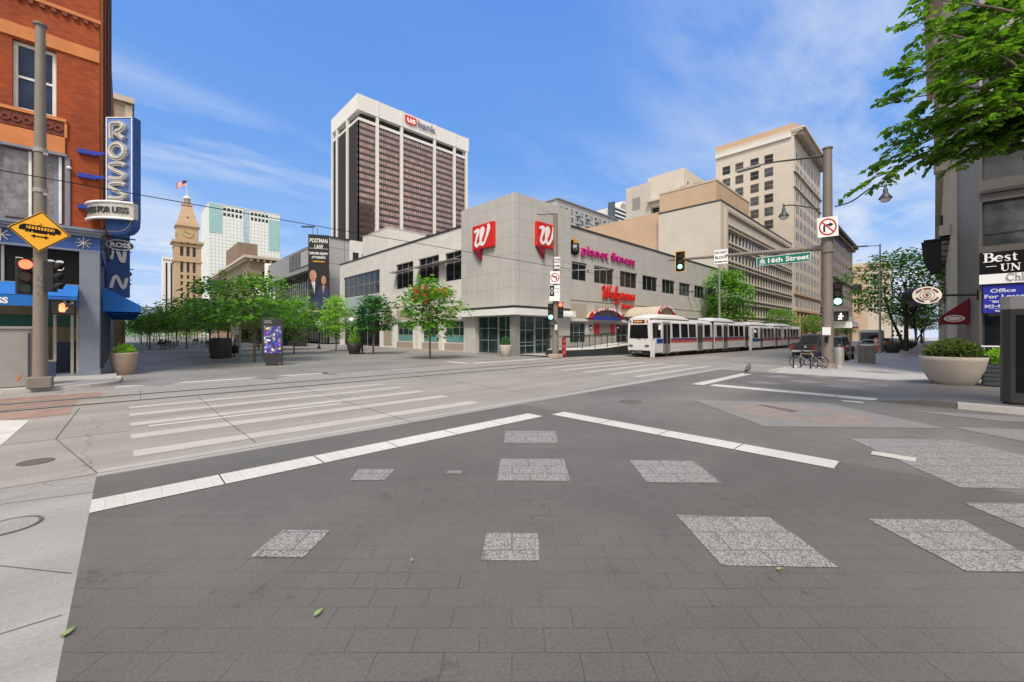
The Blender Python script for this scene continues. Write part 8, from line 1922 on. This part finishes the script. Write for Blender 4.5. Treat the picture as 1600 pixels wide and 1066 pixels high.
c = G(566, 553.5, .006); t = thing('sign_post', 'dark post with a teal panel between the black pot and the dark tree', 'sign', c); m = MB(); m.tube([c, c + V((0, 0, 4.2))], .09, MATS['black_matte'], 8); m.lathe([(.28, 0), (.28, .1), (.12, .16)], c, MATS['black_matte'], 12); m.obj('post', t); m = MB(); m.box(c + V((-.05, -.75, 2.6)), c + V((.05, .1, 4.1)), mat('teal_panel', (.03, .16, .18), .5)); m.obj('panel', t)

# ------------------------------------------------------------------ hedge and terrace in front of the theatre
h0, h1 = V((16.5, 62, 0)), V((17.5, 100, 0))
t = thing('hedge', 'dark hedge in long boxes in front of the theatre terrace', 'hedge', h0)
m = MB(); m.box((17.0, 60, 0), (18.2, 104, .7), MATS['planter_black']); m.obj('trough', t)
r_ = random.Random(5); m = MB()
for i in range(7000):
    p_ = V((17.6 + r_.gauss(0, .5), r_.uniform(60, 104), .5 + r_.random() * 2.0)); a_ = V((r_.uniform(-1, 1), r_.uniform(-1, 1), r_.uniform(-.5, 1))).normalized() * .22; b_ = a_.cross(V((r_.uniform(-1, 1), 1, r_.uniform(-1, 1)))).normalized() * .09
    m.face([p_, p_ + a_ * .5 + b_, p_ + a_, p_ + a_ * .5 - b_], MATS['leaf_hedge'])
m.obj('foliage', t, norm=False)
t = thing('wall_sign', 'small glowing red script sign behind the hedge', 'sign', onD(447, 525, 78)); c = WL[t.name]
m = MB(); uv_ = V((.9, -.43, 0)); m.ribbon(catmull([(-1.4, 0), (-1.1, .6), (-.9, -.1), (-.5, .5), (-.2, 0), (.3, .45), (.5, 0), (.9, .4), (1.5, .1)], 4), .28, lambda a_, b_, z_: c + uv_ * a_ + V((0, 0, b_)) - V((FX, FY, 0)) * (.1 + z_), mat('sign_red_bright', (.7, .03, .02), .4), .08); m.obj('script', t)
m = MB(); m.obox(c, uv_ * 2.6, V((FX, FY, 0)) * .05, (0, 0, .9), MATS['steel_dark']); m.obj('back_panel', t)

# ------------------------------------------------------------------ trees
def limb(m, a, b, r0, r1, rr, mt, sag=.1):
    a, b = V(a), V(b); k = 4; P = []
    for i in range(k + 1):
        f = i / k; P.append(a.lerp(b, f) + V((rr.uniform(-1, 1), rr.uniform(-1, 1), rr.uniform(-.5, .5))) * sag * math.sin(math.pi * f))
    m.tube(P, [r0 + (r1 - r0) * i / k for i in range(k + 1)], mt, 6)
def leaves(m, rr, c, rx, rz, n_, size, mt, flat=.5):
    for i in range(n_):
        q_ = rr.random() * 6.283; d = rr.random() ** .5; p_ = V(c) + V((rx * d * math.cos(q_), rx * d * math.sin(q_), rr.gauss(0, rz * .5) - .35 * rz * d * d))
        a_ = V((math.cos(q_) + rr.uniform(-.8, .8), math.sin(q_) + rr.uniform(-.8, .8), rr.uniform(-.7, .35))).normalized() * size * rr.uniform(.6, 1.35)
        b_ = a_.cross(V((rr.uniform(-.6, .6), rr.uniform(-.6, .6), 1))).normalized() * size * .30
        m.face([p_, p_ + a_ * .45 + b_, p_ + a_, p_ + a_ * .45 - b_], mt)
def tree(label, loc, h, cr, th_h, leaf_, n_clump, per, size, seed, group=None, tr=.07, bark='bark', ell=None, name='street_tree', shape=1.0, lean=0):
    rr = random.Random(seed); t = thing(name, label, 'tree', (0, 0, 0), group); B = MATS[bark]
    m = MB(); top = V((rr.uniform(-.15, .15) + lean, rr.uniform(-.15, .15), h * .72)); m.tube([(0, 0, -.05), (rr.uniform(-.04, .04), rr.uniform(-.04, .04), th_h * .5), (lean * .4, 0, th_h), tuple(top)], [tr * 1.25, tr, tr * .85, tr * .3], B, 9); m.obj('trunk', t)
    m = MB(); lf = MB(); hc = h - th_h
    for i in range(n_clump):
        f = (i + .5) / n_clump; q_ = i * 2.399 + rr.uniform(-.4, .4); z = th_h + hc * (.10 + .84 * f)
        prof = (math.sin(math.pi * (.18 + .78 * f) ** shape)) ** .7; rad_ = cr * prof * rr.uniform(.45, .95)
        c = V((rad_ * math.cos(q_) + lean * f, rad_ * math.sin(q_), z + rr.uniform(-.08, .08) * hc))
        z0 = th_h * .92 + (h * .72 - th_h) * max(0, f - .25)
        if i % 2 == 0 or rad_ > cr * .6: limb(m, (lean * .4, 0, z0), tuple(c), tr * .38, tr * .07, rr, B, .12 * cr)
        leaves(lf, rr, c, cr * .42 * rr.uniform(.7, 1.2), hc * .085, per, size, MATS[leaf_])
    m.obj('branches', t); lf.obj('crown', t, norm=False)
    t.location = loc; return t
def again(src, loc, label, group, s_=1.0, rz=0):
    c = copy_tree(src); c.location = loc; c.rotation_euler.z = rz; c.scale = (s_,) * 3; c['label'] = label
    if group: c['group'] = group
    return c
g_ = 'young street trees on the mall'
tree('young tree with feathery green crown before the red store sign', G(672, 561, .006), 5.75, 2.15, 1.75, 'leaf_locust', 34, 60, .36, 3, g_, .065)
tree('dark green conical young tree right of the black pot', G(583.5, 553.5, .006), 5.3, 1.75, 1.9, 'leaf_dark', 32, 62, .34, 8, g_, .07, shape=.75)
tree('bright lime green young tree against the left wing end', G(525, 549, .006), 5.6, 1.7, 1.3, 'leaf_lime', 34, 60, .32, 12, g_, .06, shape=.8)
A_ = tree('tallest of the mall locust trees just left of the digital kiosk', G(397.5, 566, .006), 5.9, 2.9, 2.15, 'leaf_locust', 40, 40, .36, 21, 'mall locust trees', .07)
B_ = tree('dark mall locust tree behind the round slatted bin', G(356, 557.5, .006), 6.3, 3.0, 2.2, 'leaf_locust', 38, 40, .38, 33, 'mall locust trees', .08)
r_ = random.Random(77)
k = 0
for row, xx in enumerate((5.6, 10.4, 14.8)):
    for j in range(3 * (row == 2), 10):
        y = 48 + j * 13 + row * 3.0; x = xx + r_.uniform(-.4, .4)
        again((A_, B_)[(j + row) % 2], (x, y + r_.uniform(-.8, .8), .006), 'green locust tree in the long rows receding down the mall', 'mall locust trees', r_.uniform(.85, 1.1), r_.uniform(0, 6))
for x, y, s_ in ((10.9, 39.5, .85), (12.6, 50, .9)): again(A_, (x, y, .006), 'mall locust tree directly behind the digital kiosk' if x < 11 else 'mall locust tree between the kiosk and the dome lamps', 'mall locust trees', s_, x)
for i, (x, y) in enumerate(((2.0, 60), (2.2, 74), (2.0, 92), (2.2, 110), (1.8, 130))): again((B_, A_)[i % 2], (x, y, .006), 'green locust tree along the brick shop side of the mall', 'trees on the shop side of the mall', .8, i)
D_ = tree('shady tree over the hedge in front of the theatre', (15.8, 66, .006), 6.6, 3.1, 1.8, 'leaf_hedge', 40, 70, .45, 41, 'trees by the theatre terrace', .10)
again(D_, (16.2, 78, .006), 'second shady tree farther along the theatre hedge', 'trees by the theatre terrace', 1.0, 2.0)
again(D_, (16.0, 91, .006), 'third shady tree at the far end of the theatre hedge', 'trees by the theatre terrace', .95, 4.0)
tree('large green tree between the tram roof and the cream office block', (65.5, 21.4, zg(65)), 11.9, 3.5, 3.2, 'leaf_locust', 46, 80, .55, 51, None, .16, shape=.9)
E_ = tree('spreading honey locust on the right pavement with dark twin trunk', (66, 2.3, zg(66) + .1), 11.8, 5.3, 4.4, 'leaf_locust', 44, 90, .5, 61, None, .2, 'bark_dark', lean=.6)
m = MB(); rr = random.Random(3); limb(m, (.25, .1, .3), (-1.6, 1.8, 7.2), .2, .06, rr, MATS['bark_dark'], .3); limb(m, (0, 0, 3), (.6, -2.4, 8.2), .16, .05, rr, MATS['bark_dark'], .3); limb(m, (.1, 0, 4), (3.2, 1.5, 9), .14, .04, rr, MATS['bark_dark'], .3)
WL[E_.name] = V((0, 0, 0)); m.obj('limbs', E_)
again(E_, (108, 2.4, zg(108) + .1), 'farther honey locust on the right pavement beyond the twin trunk tree', None, .8, 2)
again(E_, (150, 2.4, zg(150) + .1), 'distant tree over the far right pavement', None, .8, 4)
for i, (x, y) in enumerate(((96, 21.6), (130, 21.6), (185, 21.4))): again(E_, (x, y, zg(x)), ('dark tree on the tram side beyond the cream office block', 'dark tree in front of the brown brick block', 'distant dark tree at the end of the tram side')[i], 'trees on the tram side', .62, i)
# flower baskets and planters down the right pavement
for i, (x, y) in enumerate(((57, 3.0), (74, 2.9), (80, 2.6), (90, 2.6))):
    bowl(('low dark street planter by the slim light pole', 'dark street planter under the twin trunk tree', 'dark street planter beyond the twin trunk tree', 'farthest dark street planter on the right pavement')[i], (x, y, zg(x) + .1), .7, .8, MATS['planter_black'], MATS['leaf_shrub'], .7, 300)

# foreground tree: the trunk stands out of frame to the right and its boughs hang into view
ft = thing('foreground_tree', 'big leafy bough with pinnate green leaves hanging into the upper right', 'tree', (0, 0, 0))
TB = V((14.7, -3.4, .1)); CR = TB + V((-.3, .3, 4.6))
m = MB(); m.tube([TB, TB + V((.05, .05, 1.5)), TB + V((-.1, .1, 3.2)), CR, CR + V((-.1, .5, 2.5)), CR + V((.2, .8, 5))], [.24, .19, .17, .15, .09, .03], MATS['bark'], 12); m.obj('trunk', ft)
tips = [(1372, 292, 8.3), (1392, 262, 8.2), (1414, 232, 8.5), (1422, 206, 8.0), (1418, 128, 7.9), (1416, 170, 8.6), (1440, 62, 7.8), (1470, 16, 7.7), (1454, 100, 8.8), (1482, 195, 8.9), (1492, 240, 8.2), (1517, 252, 8.6), (1515, 226, 8.2), (1560, 232, 8.0), (1605, 205, 7.8), (1615, 130, 7.6), (1535, 60, 8.2), (1502, 120, 8.4), (1575, 20, 8.0), (1522, 20, 8.6), (1615, 60, 8.6), (1545, 130, 8.8), (1585, 175, 8.6), (1462, 260, 8.7), (1655, 160, 8), (1502, 60, 9), (1675, 60, 7.6), (1515, -40, 8.3), (1595, -60, 8.0), (1472, -50, 8.4), (1555, 190, 7.4), (1522, 170, 7.6), (1482, 145, 7.4), (1515, 95, 7.3)]
br = MB(); lfm = MB(); rr = random.Random(19)
def leaflet(p_, a_, n_, L_):
    a_ = a_.normalized(); b_ = a_.cross(n_).normalized(); n2 = b_.cross(a_)
    w_ = L_ * .31; P = [p_, p_ + a_ * L_ * .25 + b_ * w_ * .85 - n2 * .004, p_ + a_ * L_ * .55 + b_ * w_, p_ + a_ * L_ - n2 * L_ * .12, p_ + a_ * L_ * .55 - b_ * w_, p_ + a_ * L_ * .25 - b_ * w_ * .85 - n2 * .004]
    mid = p_ + a_ * L_ * .5 - n2 * L_ * .06
    k = len(lfm.v); lfm.v += P + [mid]; i = lfm.mi(MATS['leaf_front'])
    for q_ in range(6): lfm.f.append([k + q_, k + (q_ + 1) % 6, k + 6]); lfm.m.append(i); lfm.sm.append(True)
def pinnate(p_, d, n_, L_):
    d = d.normalized(); s_ = d.cross(n_).normalized(); nl = rr.randint(5, 7); P = []
    for i in range(nl + 1):
        f = i / nl; P.append(p_ + d * L_ * f - V((0, 0, 1)) * L_ * .28 * f * f)
    br.tube([P[0], P[nl // 2], P[-1]], .004, MATS['leaf_front'], 4, False)
    for i in range(1, nl + 1):
        for k_ in (-1, 1): leaflet(P[i] + d * rr.uniform(-.01, .01), s_ * k_ + d * .55 + V((0, 0, rr.uniform(-.75, .05))), (n_ + V((rr.uniform(-.9, .9), rr.uniform(-.9, .9), 0))).normalized(), .135 * rr.uniform(.8, 1.2))
    leaflet(P[-1], d + V((0, 0, -.4)), n_, .11)
hub = CR + V((-1.2, 1.0, .6))
ends = [onD(px, py - 16, d) for px, py, d in tips] + [TB + V((rh * math.cos(q_), rh * math.sin(q_), z_)) for q_, rh, z_ in ((-.3, 3.2, 6.2), (.3, 3.0, 7.4), (-.9, 3.4, 5.8), (-1.5, 3.3, 6.4), (-2.1, 3.4, 6.0), (-2.7, 3.2, 7.2), (-.6, 2.4, 8.4), (-1.8, 2.4, 8.6), (-1.2, 1.6, 9.4), (.9, 2.2, 9.0), (2.4, 1.8, 9.8), (-2.6, 2.0, 9.2), (-.1, 1.4, 10.0), (-1.5, 2.6, 7.4))]
for e_ in ends:
    st = hub.lerp(CR.lerp(e_, .3), .75 if (e_ - TB).length > 0 and e_.y < TB.y + .6 else 0) + V((rr.uniform(-.8, .8), rr.uniform(-.8, .8), rr.uniform(-.4, .9) + max(0, (e_.z - hub.z) * .25)))
    mid = st.lerp(e_, .55) + V((0, 0, .35)); P = catmull([CR, st, mid, e_], 6)
    br.tube(P, [.055 * (1 - i / len(P)) + .006 for i in range(len(P))], MATS['bark'], 6)
    n_ = len(P)
    for i in range(int(n_ * .33), n_):
        tdir = (P[min(i + 1, n_ - 1)] - P[i - 1]).normalized()
        for k_ in range(2 if i < n_ - 2 else 3):
            side = tdir.cross(V((0, 0, 1))).normalized() * rr.choice((-1, 1)); dd = tdir * rr.uniform(.2, 1.1) + side * rr.uniform(.1, 1) + V((0, 0, rr.uniform(-.25, .35)))
            if i == n_ - 1 and k_ == 0: dd = tdir
            pinnate(P[i] + V((rr.uniform(-.12, .12), rr.uniform(-.12, .12), rr.uniform(-.1, .1))), dd, V((rr.uniform(-.3, .3), rr.uniform(-.3, .3), 1)).normalized(), rr.uniform(.32, .5))
br.obj('branches', ft, norm=False); lfm.obj('foliage', ft, norm=False)

# distant greenery and low buildings that close the two streets
t = thing('distant_trees', 'far mass of treetops where the mall meets the skyline', 'trees', (0, 0, 0)); t2 = MB(); rr = random.Random(9)
for i in range(90): leaves(t2, rr, V((rr.uniform(-.5, 22), rr.uniform(150, 250), rr.uniform(.3, 3.2))), 2.2, 1.6, 16, .7, MATS['leaf_dark'])
for i in range(60): leaves(t2, rr, V((rr.uniform(-6, 40), rr.uniform(240, 330), rr.uniform(1.5, 8))), 3.4, 3, 40, 1.1, MATS['leaf_dark'])
o = t2.obj('foliage', t, norm=False); o['kind'] = 'stuff'
# cafe tables and chairs on the terrace under the trees
def chair():
    t = thing('cafe_chair', 'small dark cafe chair under the mall trees', 'chair', (0, 0, 0), 'cafe chairs under the mall trees')
    m = MB(); m.box((-.2, -.2, .44), (.2, .2, .47), MATS['steel_dark']); m.obj('seat', t); m = MB(); m.box((-.2, .18, .55), (.2, .21, .86), MATS['steel_dark']); m.obj('backrest', t)
    for a_, b_ in ((-1, -1), (1, -1), (1, 1), (-1, 1)): m = MB(); m.tube([(a_ * .18, b_ * .18, 0), (a_ * .18, b_ * .18, .86 if b_ > 0 else .44)], .014, MATS['steel_dark'], 5); m.obj('leg', t)
    return t
def table():
    t = thing('cafe_table', 'small round cafe table under the mall trees', 'table', (0, 0, 0), 'cafe tables under the mall trees')
    m = MB(); m.lathe([(.36, .72), (.36, .75)], (0, 0, 0), MATS['galv'], 18); m.obj('tabletop', t); m = MB(); m.tube([(0, 0, 0), (0, 0, .72)], .03, MATS['steel_dark'], 8); m.lathe([(.24, 0), (.24, .03)], (0, 0, 0), MATS['steel_dark'], 14); m.obj('pedestal', t); return t
c0, t0 = chair(), table(); first = True; rr = random.Random(4)
for x, y in ((3.4, 62), (4.4, 70), (7.6, 58), (8.2, 68), (12.2, 60), (7.9, 82), (12.6, 76), (4.0, 84)):
    if not first: tb = copy_tree(t0)
    else: tb = t0
    tb.location = (x, y, .006)
    for k in range(3):
        q_ = rr.uniform(0, .8) + k * 2.1; ch = c0 if first and k == 0 else copy_tree(c0); ch.location = (x + .62 * math.cos(q_), y + .62 * math.sin(q_), .006); ch.rotation_euler.z = q_ - math.pi / 2
    first = False
